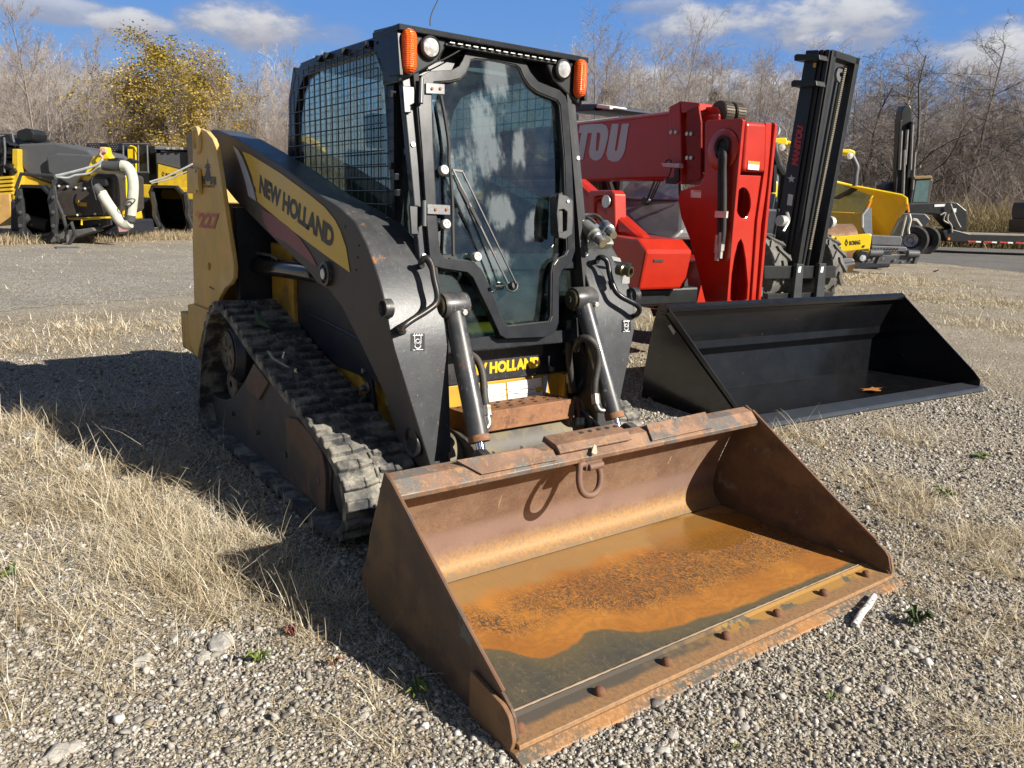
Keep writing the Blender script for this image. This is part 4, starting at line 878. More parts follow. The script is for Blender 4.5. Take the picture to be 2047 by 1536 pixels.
        c = mixc(t, smooth(t, noise_n(t, tc, 5, 7, .7), .60, .66), c, (.15, .14, .12))
        c = mixc(t, mth(t, 'MULTIPLY', smooth(t, nX, .58, .7), .35), c, (.30, .2, .12))
        r = mth(t, 'ADD', .55, mth(t, 'MULTIPLY', nM, .2))
    ln(t, c, b.inputs['Base Color'])
    if not isinstance(r, float): ln(t, r, b.inputs['Roughness'])
    bn = nn(t, 'ShaderNodeBump'); bn.inputs['Strength'].default_value = .22; bn.inputs['Distance'].default_value = .003; ln(t, mth(t, 'ADD', nF, mth(t, 'MULTIPLY', nM, 1.5)), bn.inputs['Height']); ln(t, bn.outputs[0], b.inputs['Normal'])
    return m
def rmat(n, k): m = bpy.data.materials.new(n); m.use_nodes = True; return rust_nodes(m, k)
RB, RF, RE, RS = rmat('bucket_back_rust', 'back'), rmat('bucket_floor_rust', 'floor'), rmat('bucket_edge_rust', 'edge'), rmat('bucket_side_rust', 'side')
bpf = [tuple(v[:2]) for v in crv([(1.305, .480, 0), (1.245, .44, 0), (1.195, .36, 0), (1.155, .26, 0), (1.135, .18, 0), (1.130, .12, 0), (1.145, .070, 0), (1.185, .040, 0)], 6)]
outer = [(1.275, .492), (1.215, .44), (1.170, .36), (1.130, .26), (1.112, .18), (1.106, .11), (1.120, .055), (1.165, .020)]
m = MB(); m.prism(bpf+outer[::-1], 'y', -.876, .876)
bk = m.build('bucket', RB, L, 0, label='rust-brown bucket shell on the front coupler')
for p in bk.data.polygons: p.use_smooth = True
bk.data.set_sharp_from_angle(angle=R(38))
m = MB(); m.box((1.18, -.876, .010), (1.893, .876, .034)); m.build('bucket_floor', RF, bk)
m = MB(); m.prism([(1.893, .008), (1.893, .030), (1.90, .036), (1.915, .031), (2.008, .028), (2.012, .012)], 'y', -.885, .885); ed = m.build('cutting_edge', RE, bk, .002)
m = MB(); m.prism([(1.99, -.004), (1.995, .014), (2.016, .018), (2.05, .006), (2.055, -.004)], 'y', -.905, .905); m.build('edge_lip', RE, ed, .002)
m = MB(); m.tube([(1.8935, -.87+.0145*k, .035+.0004*math.sin(k*2.1)) for k in range(121)], [.0034+.0004*math.sin(k*1.7)+.0005*math.sin(k*.37) for k in range(121)], 8); m.build('weld_bead', mat('weld_bead_metal', (.30, .22, .15), .55, .2), ed)
for y in (-.85, -.568, -.298, -.027, .239, .510, .787):
    m = MB(); m.lathe([(.0165, 0), (.0175, .006), (.015, .016), (.009, .021), (0, .022)], (1.957, y, .028), (0, 0, 1), 18); m.build('edge_bolt', mat('rusty_bolt_head', (.17, .075, .04), .8, 0, bump=(200, .4)), ed)
sp_ = [(1.30, .512), (1.262, .530), (1.232, .46), (1.197, .367), (1.160, .275), (1.132, .199), (1.094, .12), (1.092, .075), (1.130, .040), (1.243, .008), (1.88, .0), (1.985, .0), (2.0, .045), (1.985, .095), (1.97, .112), (1.93, .135)]
for s in (-1, 1):
    m = MB(); m.prism(sp_, 'y', s*.878, s*.888); sd1 = m.build('side_plate', RS, bk, .002)
    m = MB(); m.tube([(1.30, s*.883, .512), (1.70, s*.883, .268), (1.93, s*.883, .137)], .0075, 8); m.build('side_rim', mat('rim_rust', (.22, .12, .07), .6, .2, (.12, .11, .10), (8, .5, .6), bump=(80, .2)), sd1)
    m = MB(); m.prism(rnd([(1.80, -.002), (1.99, -.002), (2.004, .045), (1.985, .10), (1.955, .118), (1.80, .135)], .012), 'y', s*.8885, s*.903); m.build('corner_wear_plate', mat('orange_wear_plate', (.25, .135, .06), .75, 0, (.20, .10, .05), (8, .45, .6), bump=(90, .3)), sd1, .003)
# top bar with its reinforcement plates
tb = [(1.255, .523), (1.300, .512), (1.343, .473), (1.338, .455), (1.322, .455), (1.322, .466), (1.290, .494), (1.252, .505)]
m = MB(); m.prism(tb, 'y', -.8775, .8775); tbar = m.build('top_bar', RUSTB, bk, .003)
Nb = np.array([.67, 0, .742])
def TBp(px, py, o): return RP(px, py, np.array([1.32, 0, .494])+Nb*o, Nb)
for qq in (((910, 922), (962, 950), (1112, 921), (1072, 899), (1060, 897)), ((1290, 850), (1303, 883), (1424, 856), (1408, 825))):
    m = MB(); m.prism3([[TBp(*p, .004) for p in qq]], Nb*.007); m.build('bar_pad', RUSTB, tbar, .0015)
m = MB(); m.prism([(1.225, .520), (1.235, .545), (1.310, .530), (1.335, .508), (1.330, .500), (1.300, .512)], 'y', -.235, .120); clp = m.build('latch_bar', RUSTB, tbar, .003)
m = MB()
for k in range(5): m.lathe([(0, 0), (.009, 0)], (1.262, -.075+k*.043, .5425), (.18, 0, 1), 16)
for k in range(3): m.lathe([(0, 0), (.007, 0)], (1.258, -.47+k*.12, .5265), (.3, 0, 1), 12)
m.build('bar_holes', MATS['black_rubber'], clp)
m = MB(); m.prism3([[TBp(*p, .018) for p in ((1182, 906), (1187, 889), (1192, 893), (1193, 908), (1188, 910))]], Nb*.003); m.build('paper_scrap', mat('dry_tag', (.45, .38, .28), .8), tbar)
rg = [((1168, 928), 1.35), ((1160, 930), 1.352), ((1158, 945), 1.355), ((1158, 965), 1.36), ((1163, 982), 1.365), ((1173, 990), 1.367), ((1187, 988), 1.367), ((1197, 975), 1.363), ((1200, 955), 1.357), ((1198, 940), 1.352), ((1193, 928), 1.35)]
rgp = crv([H(px, py, 'x', x-.02) for (px, py), x in rg], 5)
m = MB(); m.tube(rgp, .0125, 14); rng_ = m.build('hanging_ring', mat('brown_ring_rust', (.21, .12, .085), .7, .2, bump=(120, .3)), bk)
m = MB(); a = H(1176, 935, 'x', 1.335); b_ = H(1204, 928, 'x', 1.335); m.cyl(a, b_, .014, n=20); m.box((1.25, a[1]-.01, a[2]-.014), (1.335, b_[1], a[2]+.03)); m.build('ring_lug', MATS['brown_ring_rust'], rng_, .003)
# ============================================================ helpers for the machines standing behind
class Fr:
    """a machine's own upright frame: u along its heading, v across, z up"""
    def __init__(s, p0, heading):
        s.p0 = np.array([p0[0], p0[1], 0.0]); a = heading; s.ex = np.array([math.cos(a), math.sin(a), 0]); s.ey = np.array([-math.sin(a), math.cos(a), 0]); s.ez = np.array([0, 0, 1.0])
    def W(s, u, v, z): return s.p0+s.ex*u+s.ey*v+s.ez*z
    def onV(s, px, py, v): return RP(px, py, s.p0+s.ey*v, s.ey)      # point seen at (px, py) on the plane across = v
    def onU(s, px, py, u): return RP(px, py, s.p0+s.ex*u, s.ex)
    def M(s): return Matrix(((s.ex[0], s.ey[0], 0, s.p0[0]), (s.ex[1], s.ey[1], 0, s.p0[1]), (0, 0, 1, 0), (0, 0, 0, 1)))
    def bx(s, m, lo, hi): return m.box(lo, hi, s.M())
def slab(m, pts, d, th, lean=0.0):
    """flat-faced body standing at distance d, th deep"""
    return m.prism3([[PD(px, py, d) for px, py in pts]], FH*th)
def wheel(fr, u, v, z, r, wd, parent, tyre=TYR, hub=None, lugs=18, lh=.05, side=-1, name='wheel'):
    c = fr.W(u, v, z); ax = fr.ey*side
    m = MB(); w2 = wd/2
    m.lathe([(r*.52, -w2*.8), (r*.60, -w2), (r*.86, -w2), (r*.97, -w2*.8), (r*.98, w2*.8), (r*.86, w2), (r*.60, w2), (r*.52, w2*.8)], c, ax, 44)
    e1 = fr.ex; e2 = np.array([0, 0, 1.0])
    for k in range(lugs):
        a = 2*math.pi*k/lugs
        for sg in (-1, 1):
            a1 = a+sg*.0+(math.pi/lugs if sg > 0 else 0); a2 = a1+2.2*math.pi/lugs*.62
            pts = []
            for aa, ww in ((a1, sg*w2*1.02), (a2, sg*w2*.05)):
                rad = e1*math.cos(aa)+e2*math.sin(aa); tan = -e1*math.sin(aa)+e2*math.cos(aa)
                for q in (-.045*r/.5, .045*r/.5): pts.append((c+ax*ww+tan*q+rad*r*.93, c+ax*ww+tan*q*.7+rad*(r*.97+lh)))
            P = [p for pr in pts for p in pr]
            m.add(P, [(0, 2, 3, 1), (4, 5, 7, 6), (0, 1, 5, 4), (2, 6, 7, 3), (1, 3, 7, 5), (0, 4, 6, 2)])
            # shoulder of the lug down the side wall
            rad = e1*math.cos(a1)+e2*math.sin(a1); tan = -e1*math.sin(a1)+e2*math.cos(a1); P = []
            for rr, q in ((r*.97+lh, .04), (r*.78, .028)):
                for t_ in (-q*r/.5, q*r/.5):
                    for o in (0, .02): P.append(c+ax*sg*(w2+o*r/.5)+rad*rr+tan*t_)
            m.add(P, [(0, 1, 3, 2), (4, 6, 7, 5), (0, 4, 5, 1), (2, 3, 7, 6), (1, 5, 7, 3), (0, 2, 6, 4)])
    t_ = m.build(name, tyre, parent, 0)
    m = MB(); m.lathe([(0, w2*.25), (r*.16, w2*.3), (r*.18, w2*.1), (r*.40, w2*.0), (r*.50, w2*.55), (r*.55, w2*.75), (r*.55, w2*.6), (r*.50, -w2*.6)], c, ax, 36)
    for k in range(8): a = 2*math.pi*k/8; p = c+(e1*math.cos(a)+e2*math.sin(a))*r*.27; m.cyl(p+ax*w2*.05, p+ax*w2*.16, r*.03, n=6)
    m.build('rim', hub or GSTL, t_)
    return t_

# ============================================================ black bucket in front of the red machine
FL = G(1483, 862); FRt = G(1958, 781); hd = math.atan2(FRt[1]-FL[1], FRt[0]-FL[0])-math.pi/2
B = Fr(FL, hd); WB = float(np.linalg.norm(FRt-FL))
B2 = thing('loader_bucket', tuple(FL), 'wide glossy black loader bucket lying empty on the gravel', 'bucket')
def bl(px, py): p = B.onV(px, py, 0); return (float((p-B.p0) @ B.ex), float(p[2]))
so2 = [bl(*p) for p in ((1336, 616), (1328, 611), (1316, 612), (1307, 642), (1297, 690), (1288, 740), (1283, 790), (1284, 830))]
so2 = so2+[(so2[-1][0]+.04, .03), (so2[-1][0]+.12, .0), (-.02, .0), (0, .03), (-.005, .09)]+[bl(1472, 812)]
def Lp(m, pts, v0, v1): m.prism3([[B.W(u, v0, z) for u, z in pts]], B.ey*(v1-v0)); return m
bk0, tz = so2[0]
xr = so2[6][0]+.02
inner = [(bk0-.06, tz-.03), (bk0-.10, .60*tz), (xr+.10, .36), (xr+.06, .30), (xr+.12, .03), (-.10, .03)]
shell = inner+[(-.10, .012), (xr+.10, .012), (xr+.035, .30), (xr+.075, .37), (bk0-.125, .60*tz), (bk0-.085, tz-.03)]
m = MB(); Lp(m, shell, .012, WB-.012); m.build('bucket_shell', BPT, B2, .003)
for v in (0, WB-.012):
    m = MB(); Lp(m, so2, v, v+.012); sp2 = m.build('side_plate', BPT, B2, .002)
    m = MB(); Lp(m, [(bk0-.02, tz-.05), (bk0-.02-.05, tz-.05), (-.12, .08), (-.02, .08)], v-.010 if v == 0 else v+.012, v if v == 0 else v+.022); m.build('side_stiffener', BPT, sp2, .002)
m = MB(); Lp(m, [(bk0+.005, tz), (bk0+.0, tz-.035), (bk0-.075, tz-.035), (bk0-.08, tz+.015), (bk0-.03, tz+.025)], -.012, WB+.012); m.build('top_rail', BPT, B2, .006)
m = MB(); Lp(m, [(-.13, .031), (-.13, .045), (.03, .036), (.05, .022), (.05, .010), (-.1, .004)], -.03, WB+.03); m.build('cutting_edge', mat('edge_black', (.045, .05, .06), .32, 0, speck=(30, .1), scol=(.4, .35, .25)), B2, .003)
q = [B.onV(*p, -.012) for p in ((1336, 652), (1341, 649), (1351, 664), (1347, 670))]; sheet(q, 'paper_label', mat('grey_label', (.45, .44, .42), .6), B2, .002)
m = MB(); ctr = B.W(0, WB*.62, .050)
m = MB(); lf = [B.W(-.27+.07*math.cos(a)*(.7+.4*math.cos(3*a)), WB*.62+.13*math.sin(a)*(.8+.3*math.cos(5*a)), .055) for a in [k*math.pi/10 for k in range(20)]]
m.add(lf, [tuple(range(20))]); tag(m.build('fallen_leaf', mat('brown_leaf', (.38, .15, .03), .7)), 'large curled orange brown leaf lying on the floor of the black bucket', 'leaf')

# ============================================================ red telehandler
T = Fr((-1.3, 3.2), hd)
TH = thing('telehandler', tuple(T.W(-1.5, .3, 0)), 'glossy red telehandler with large grey lettering on its lowered boom', 'telehandler')
def v_(pts, v): return [T.onV(px, py, v) for px, py in pts]
def u_(pts, u): return [T.onU(px, py, u) for px, py in pts]
VB = 0.0; WBm = .36
bp = v_([(1130, 226), (1360, 222), (1360, 366), (1130, 344)], VB)
bz0 = T.onV(1330, 360, VB)[2]; bz1 = T.onV(1335, 222, VB)[2]
ub = float((T.onV(1350, 300, VB)-T.p0) @ T.ex)
m = MB(); T.bx(m, (ub-4.6, VB, bz0+.01), (ub, VB+WBm, bz1)); m.build('boom', RED, TH, .02); 
m = MB(); T.bx(m, (ub-4.6, VB-.012, bz1-.035), (ub-.02, VB, bz1-.02)); m.build('boom_seam', RED, TH, .003)
tb_ = T.onV(1141, 322, VB-.002); te_ = T.onV(1247, 323, VB-.002); tt_ = T.onV(1165, 248, VB-.002)
MG = mat('grey_lettering', (.50, .52, .56), .35, 0, var=.03)
# the lettering, drawn as heavy rounded strokes leaning forward
def tl(px, py): return T.onV(px, py, VB)-T.ey*.003
cols = [(1153, 1122), (1184, 1152)]
def stroke(loop, holes=()):
    m = MB(); m.prism3([[tl(*p) for p in loop]]+[[tl(*p) for p in h] for h in holes], -T.ey*.002); return m
LT = [
 [[(1142, 248), (1156, 249), (1145, 318), (1133, 318)]],
 [[(1160, 248), (1205, 248), (1213, 252), (1217, 262), (1216, 276), (1209, 303), (1204, 315), (1196, 321), (1187, 321), (1180, 315), (1178, 305), (1184, 266), (1176, 266), (1166, 320), (1154, 320), (1163, 266), (1158, 266)], [(1194, 266), (1192, 300), (1194, 303), (1197, 300), (1201, 272), (1201, 267), (1197, 265)]],
 [[(1224, 248), (1238, 248), (1230, 300), (1232, 303), (1235, 300), (1244, 248), (1258, 247), (1250, 300), (1245, 313), (1238, 322), (1226, 324), (1216, 319), (1213, 308)]],
 [[(1112, 248), (1126, 248), (1118, 285), (1124, 248), (1134, 248), (1122, 318), (1110, 318), (1116, 282), (1106, 318), (1096, 318)]]]
for l in LT: stroke(l[0], l[1:]).build('lettering', MG, TH)
# collar, guide plates, head
m = MB(); m.prism3([v_([(1337, 214), (1359, 202), (1363, 369), (1338, 365), (1329, 360), (1336, 352)], -.03)], T.ey*.42); m.prism3([v_([(1359, 202), (1398, 206), (1398, 222), (1362, 226)], -.03)], T.ey*.42); m.build('boom_collar', RED, TH, .008)
m = MB(); m.prism3([v_([(1372, 222), (1394, 211), (1396, 213), (1401, 246), (1401, 356), (1394, 362), (1374, 362)], -.06)], T.ey*.02); m.prism3([v_([(1372, 222), (1394, 211), (1396, 213), (1401, 246), (1401, 356), (1394, 362), (1374, 362)], -.06)], T.ey*.02); gp_ = m.build('guide_plate', RED, TH, .004)
m = MB()
for px, py in ((1344, 265), (1353, 265), (1346, 333), (1354, 333)): p = T.onV(px, py, -.03); m.cyl(p, p-T.ey*.02, .016, n=12)
for px, py in ((1375, 268), (1383, 268), (1375, 316), (1383, 316)): p = T.onV(px, py, -.06); m.cyl(p, p-T.ey*.015, .016, n=12)
m.build('slide_bolt', GALV, gp_)
m = MB(); T.bx(m, (ub, .02, bz0+.05), (ub+.45, WBm-.02, bz1-.06)); m.build('inner_boom', RED, TH, .02)
hp_ = [(1409, 246), (1413, 241), (1480, 237), (1485, 240), (1482, 270), (1471, 390), (1462, 494), (1453, 610), (1411, 610), (1379, 479), (1361, 434), (1355, 400), (1361, 381), (1379, 375), (1400, 369), (1408, 351)]
m = MB(); m.prism3([v_(hp_, -.10)], T.ey*.03); hsd = m.build('head_side_plate', RED, TH, .005)
m = MB(); m.prism3([[p+T.ey*.36 for p in v_(hp_, -.10)]], T.ey*.03); m.build('head_side_plate', RED, TH, .005)
uf = float((T.onV(1484, 250, -.10)-T.p0) @ T.ex)
def slant(px, py):   # front face of the head: a plane through the two front edges of the side plates
    a = T.onV(1484, 245, -.08); b_ = T.onV(1453, 605, -.08); n = np.cross(b_-a, T.ey); return RP(px, py, a, n/np.linalg.norm(n)), n/np.linalg.norm(n)
fpl = [(1480, 350), (1531, 352), (1512, 610), (1455, 610), (1462, 494)]
fn_ = slant(1500, 400)[1]; fn_ = fn_ if fn_ @ FH < 0 else -fn_
el_ = [(1490+15*math.cos(a), 406+31*math.sin(a)) for a in [k*math.pi/12 for k in range(24)]]
td = [(1485, 478), (1490, 490), (1495, 520), (1499, 570), (1497, 600), (1480, 608), (1464, 600), (1465, 560), (1472, 515), (1479, 487)]
m = MB(); m.prism3([[slant(*p)[0]-fn_*.02 for p in fpl], [slant(*p)[0]-fn_*.02 for p in el_], [slant(*p)[0]-fn_*.02 for p in td]], -fn_*.02); m.build('head_front_plate', RED, TH, .004)
m = MB(); m.prism3([[slant(*p)[0]-fn_*.22 for p in fpl]], -fn_*.02); m.build('head_inner_plate', RED, TH)
m = MB(); m.prism3([[slant(*p)[0]-fn_*.20 for p in ((1489, 243), (1531, 246), (1528, 346), (1482, 343))]], fn_*.215); m.build('head_upper_box', RED, TH, .03, seg=4)
m = MB(); m.prism3([[slant(*p)[0] for p in ((1531, 246), (1543, 246), (1539, 330), (1522, 449), (1510, 608), (1502, 608), (1514, 440), (1529, 335))]], -fn_*.02); m.build('head_flange', RED, TH, .004)
q = [slant(*p)[0]+fn_*.02 for p in ((1492, 322), (1515, 324), (1513, 341), (1491, 339))]; sheet(q, 'warning_sticker', WHT, hsd); q = [slant(*p)[0]+fn_*.022 for p in ((1493, 322), (1515, 324), (1514, 330), (1492, 328))]; sheet(q, 'warning_sticker_header', mat('orange_label', (.8, .3, .03), .5), hsd)
q = v_([(1381, 380), (1402, 381), (1401, 396), (1381, 395)], -.102); sheet(q, 'warning_sticker', WHT, hsd); q = v_([(1387, 381), (1402, 381.5), (1402, 385), (1387, 384)], -.104); sheet(q, 'warning_sticker_header', MATS['orange_label'], hsd)
c = T.onV(1446, 300, -.10); m = MB(); m.lathe([(.155, 0), (.16, .008), (.15, .014), (.075, .014)], c, -T.ey, 40)
m.build('hose_boss', RED, hsd)
c = T.onV(1446, 292, -.115); m = MB(); m.lathe([(.048, 0), (.075, 0), (.078, .02), (.068, .026), (.052, .02), (.048, -.02)], c, -T.ey, 32); m.lathe([(0, 0), (.05, 0)], c, -T.ey, 32); m.build('grommet', MATS['black_rubber'], hsd)
m = MB()
for k, (a, b_, e) in enumerate((((1443, 293), (1440, 400), (1439, 490)), ((1449, 293), (1447, 400), (1443, 488)))):
    q = [T.onV(*a, -.06)]+[T.onV(x, y, -.15) for x, y in ((a[0]-1, a[1]+14), (b_[0], b_[1]-60), b_, (b_[0]-1, b_[1]+60))]+[T.onV(*e, -.15)]; m.tube(crv(q, 5), .022, 10)
hz = m.build('head_hose', RUB, TH)
m = MB()
for x, y in ((1437, 470), (1444, 465)): p = T.onV(x, y, -.15); m.cyl(p, p-np.array([0, 0, .14]), .026, n=8); m.cyl(p-np.array([0, 0, .14]), p-np.array([0, 0, .2]), .018, n=8)
m.build('hose_ferrule', GALV, hz); p = T.onV(1442, 429, -.18); m = MB(); m.beam(p-T.ex*.06, p+T.ex*.06, .02, .05); m.build('hose_clamp', GALV, hz)
# chain wheels on top
p = T.onV(1431, 226, .06)
m = MB()
for v0 in (.06, .19):
    c = T.W(uf-.42, v0, p[2]); m.lathe([(0, 0), (.088, 0), (.088, .10), (0, .10)], c, T.ey, 30)
    for k in range(26): a = k*2*math.pi/26; r_ = T.ex*math.cos(a)+np.array([0, 0, math.sin(a)]); m.beam(c+r_*.09+T.ey*.005, c+r_*.09+T.ey*.095, .017, .010, up=r_)
cw = m.build('chain_wheel', mat('greasy_chain', (.09, .075, .055), .5, .5), TH)
m = MB(); m.prism3([v_([(1401, 214), (1435, 214), (1440, 222), (1438, 234), (1430, 238), (1401, 238)], .05)], T.ey*.03); m.prism3([v_([(1401, 214), (1435, 214), (1440, 222), (1438, 234), (1430, 238), (1401, 238)], .40)], T.ey*.03); m.build('chain_bracket', RED, cw, .004)
# light bar
m = MB(); m.prism3([v_([(1321, 326), (1357, 327), (1357, 336), (1325, 334)], -.12)], T.ey*.05); lb = m.build('work_light_bar', mat('light_bar_lens', (.5, .42, .45), .2), TH, .003)
m = MB(); m.prism3([v_([(1348, 337), (1357, 337), (1357, 360), (1350, 369), (1330, 367), (1330, 356), (1346, 355)], -.045)], T.ey*.015); m.build('lamp_bracket', MBLK, lb, .003)
m = MB(); m.tube(crv(v_([(1330, 326), (1334, 320), (1340, 321), (1342, 328), (1340, 345), (1334, 358)], -.10), 4), .006, 6); m.build('lamp_wire', MATS['black_rubber'], lb)
# pipes under the boom
m = MB(); q = v_([(1130, 347), (1200, 350), (1280, 357), (1325, 359)], .1); m.tube(q, .02, 8)
for x in (1245, 1275): p = T.onV(x, 354, .08); T.M(); m.beam(p-T.ex*.08, p+T.ex*.08, .05, .05)
m.build('boom_pipe', mat('dark_red_pipe', (.25, .02, .02), .4), TH)
# engine hood on the machine's right side
V0 = -.92
hu = float((T.onV(1241, 520, V0)-T.p0) @ T.ex)
def hoodside(pts): return [T.onV(px, py, V0) for px, py in pts]
c0 = T.onV(1296, 503, V0); uh = float((c0-T.p0) @ T.ex); zt = float(c0[2])
c1 = T.onV(1277, 581, V0); zb = float(c1[2]); uh1 = float((c1-T.p0) @ T.ex)
cT = T.onV(1274, 478, V0); zT = float(cT[2]); uT = float((cT-T.p0) @ T.ex)
pr = [(uh-.02, zt), (uh1, zb), (uh-2.4, zb), (uh-2.4, zT+.12), (uh-1.2, zT+.05), (uT, zT)]
e_ = T.onU(1386, 536, uh); wH = float((e_-T.p0) @ T.ey)-V0
m = MB(); m.prism3([[T.W(u, V0, z) for u, z in pr]], T.ey*wH); hood = m.build('engine_hood', RED, TH, .02)
m = MB(); m.prism3([[T.W(u, V0+.12, z) for u, z in ((uT-.1, zT), (uT-.8, zT+.35), (uT-1.0, zT+.45), (uT-2.1, zT+.45), (uT-2.1, zT-.1))]], T.ey*(wH-.3)); m.build('hood_rear_step', RED, hood, .05)
m = MB(); a = [T.onU(px, py, (uh+uh1)/2+.01) for px, py in ((1307, 519), (1327, 519), (1327, 524), (1307, 524))]; m.prism3([a], -T.ex*.02)
a = [T.onU(px, py, uh1+.03) for px, py in ((1369, 565), (1374, 556), (1376, 573), (1368, 573))]; m.prism3([a], -T.ex*.03); m.build('hood_slot', MATS['black_rubber'], hood)
m = MB(); q = v_([(1176, 385), (1181, 381), (1222, 380), (1228, 388), (1230, 470), (1212, 470), (1212, 392), (1200, 391), (1188, 393), (1186, 470), (1177, 470)], V0+.10); m.prism3([q], T.ey*.12); m.build('hood_hinge_tower', RED, TH, .01)
m = MB(); m.cyl(T.onV(1192, 450, V0+.2), T.onV(1194, 400, V0+.2), .035); m.build('hinge_cylinder', MBLK, TH); m = MB(); p = T.onV(1213, 403, V0+.09); m.lathe([(0, 0), (.05, 0), (.05, .012), (0, .012)], p, -T.ey, 24); m.build('tower_pin', GALV, TH)
# chassis, axle and wheels
m = MB(); T.bx(m, (uh-3.2, -.35, .55), (uf-.55, .80, .95)); m.build('chassis', RED, TH, .02)
m = MB(); T.bx(m, (uh-2.4, V0+.05, zb-.14), (uh1-.1, -.2, zb)); m.build('under_tray', MBLK, TH, .02)
for u, v in ((uf-1.6, -.55), (uf-1.6, 1.25), (uf-4.6, -.55), (uf-4.6, 1.25)): wheel(T, u, v, .60, .58, .40, TH, lugs=16)
# cab beyond the boom
CBL = 1.05
m = MB(); m.prism3([[T.onV(px, py, .80-.50*(py-395)/85) for px, py in ((1236, 395), (1365, 397), (1362, 460), (1340, 480), (1290, 470), (1258, 440), (1243, 420))]], T.ey*.85); cbp = m.build('cab_front_panel', PGRY, TH, .03)
m = MB(); m.prism3([[T.onV(*p, v) for p, v in (((1222, 345), 1.02), ((1360, 350), 1.02), ((1358, 400), .76), ((1232, 396), .76))]], T.ey*.02); m.build('cab_windscreen', mat('sky_painted_glass', (.14, .18, .22), .08, 0, (.34, .36, .38), (2, .45, .65), coat=1), cbp)  # bluish sky and cloud reflection painted into the pane's two-tone colour
m = MB(); m.tube(v_([(1212, 340), (1227, 396), (1240, 440)], .74), .035, 8); m.tube(v_([(1360, 350), (1362, 400)], .74), .025, 8); m.tube(v_([(1150, 352), (1195, 356), (1201, 362), (1202, 385)], .74), .03, 8); m.build('cab_pillar', MBLK, cbp)
m = MB(); m.tube(v_([(1313, 352), (1294, 400)], .70), .012, 6); m.tube(v_([(1325, 352), (1304, 398)], .70), .008, 6); m.tube(v_([(1320, 352), (1300, 398)], .70), .008, 6); m.lathe([(0, 0), (.04, 0), (.04, .06), (0, .06)], T.onV(1296, 402, .75), -T.ey, 16); m.build('cab_wiper', mat('black_plastic', (.02, .02, .022), .35), cbp)
m = MB(); T.bx(m, (uf-4.2, .78, 1.0), (uf-2.5, 1.55, 1.75)); m.build('cab_body', BLKD, TH, .04)
m = MB(); T.bx(m, (uf-4.2, .80, 1.75), (uf-2.6, 1.53, 2.35)); m.build('cab_glass', GLSB, TH, .02)
m = MB(); m.prism3([v_([(1130, 216), (1150, 208), (1192, 208), (1194, 211), (1186, 221), (1130, 224)], .9)], T.ey*.7); m.build('cab_roof', MBLK, TH, .02)
m = MB(); m.prism3([v_([(1193, 208), (1219, 212), (1218, 219), (1191, 216)], .9)], T.ey*.25); m.build('roof_beacon_plate', WHT, TH, .01)
m = MB(); m.prism3([v_([(1190, 222), (1219, 214), (1255, 222)], .95)], T.ey*.6); m.build('roof_panel', GSTL, TH, .01)

# ============================================================ masted forklift
FD = 11.0
K = Fr(PD(1600, 540, FD)[:2], hd+R(3))
FK = thing('masted_forklift', (K.p0[0], K.p0[1], 0), 'tall black rough-terrain forklift mast tilted back behind the red boom', 'forklift')
UV = lambda pts, v: [K.onV(px, py, v) for px, py in pts]
KU = lambda pts, u: [K.onU(px, py, u) for px, py in pts]
# side (facing the camera's left) and front openings are seen on one tilted mast
sideq = [(1611, 101), (1665, 99), (1593, 540), (1538, 540)]
front = [(1665, 99), (1720, 117), (1641, 540), (1593, 540)]
P_ = [K.onU(*p, 0) for p in ((1665, 99), (1593, 545))]
zz1, zz0 = P_[0][2], P_[1][2]; lean = 0.0
uA = 0.0
# three nested channel pairs, left and right
vl = float((P_[1]-K.p0) @ K.ey)
topv = float((K.onU(1665, 99, 0)-K.p0) @ K.ey)
def mastpt(px, py, off): # plane tilted so that both traced edges of the front opening lie on it
    return K.onU(px, py, off)
def railpair(off, fL, fR, fT, wdt, name):
    """one front-facing rail traced in the mast's front plane and given real depth"""
    m = MB(); m.prism3([[mastpt(*p, off) for p in fL]], -K.ex*wdt); o1 = m.build(name, MBLK, FK, .006)
    return o1
def lp(a, b, f): return (a[0]+(b[0]-a[0])*f, a[1]+(b[1]-a[1])*f)
tl_, tr_, bl_, br_ = (1665, 99), (1720, 117), (1593, 540), (1641, 540)
for fa, fb, of, dp in ((0, .16, 0, .16), (.86, 1.0, 0, .16)):
    railpair(of, [lp(tl_, tr_, fa), lp(tl_, tr_, fb), lp(bl_, br_, fb), lp(bl_, br_, fa)], None, None, dp, 'mast_rail')
m = MB(); m.prism3([[mastpt(*p, 0) for p in (tl_, tr_, (1717, 131), (1664, 113))]], -K.ex*.16); m.build('mast_crosshead', MBLK, FK, .006)
m = MB(); m.prism3([[mastpt(*p, -.55) for p in ((1672, 110), (1712, 122), (1634, 540), (1600, 540))]], -K.ex*.02); m.build('mast_back_plate', mat('mast_inner_black', (.008, .008, .009), .6), FK)
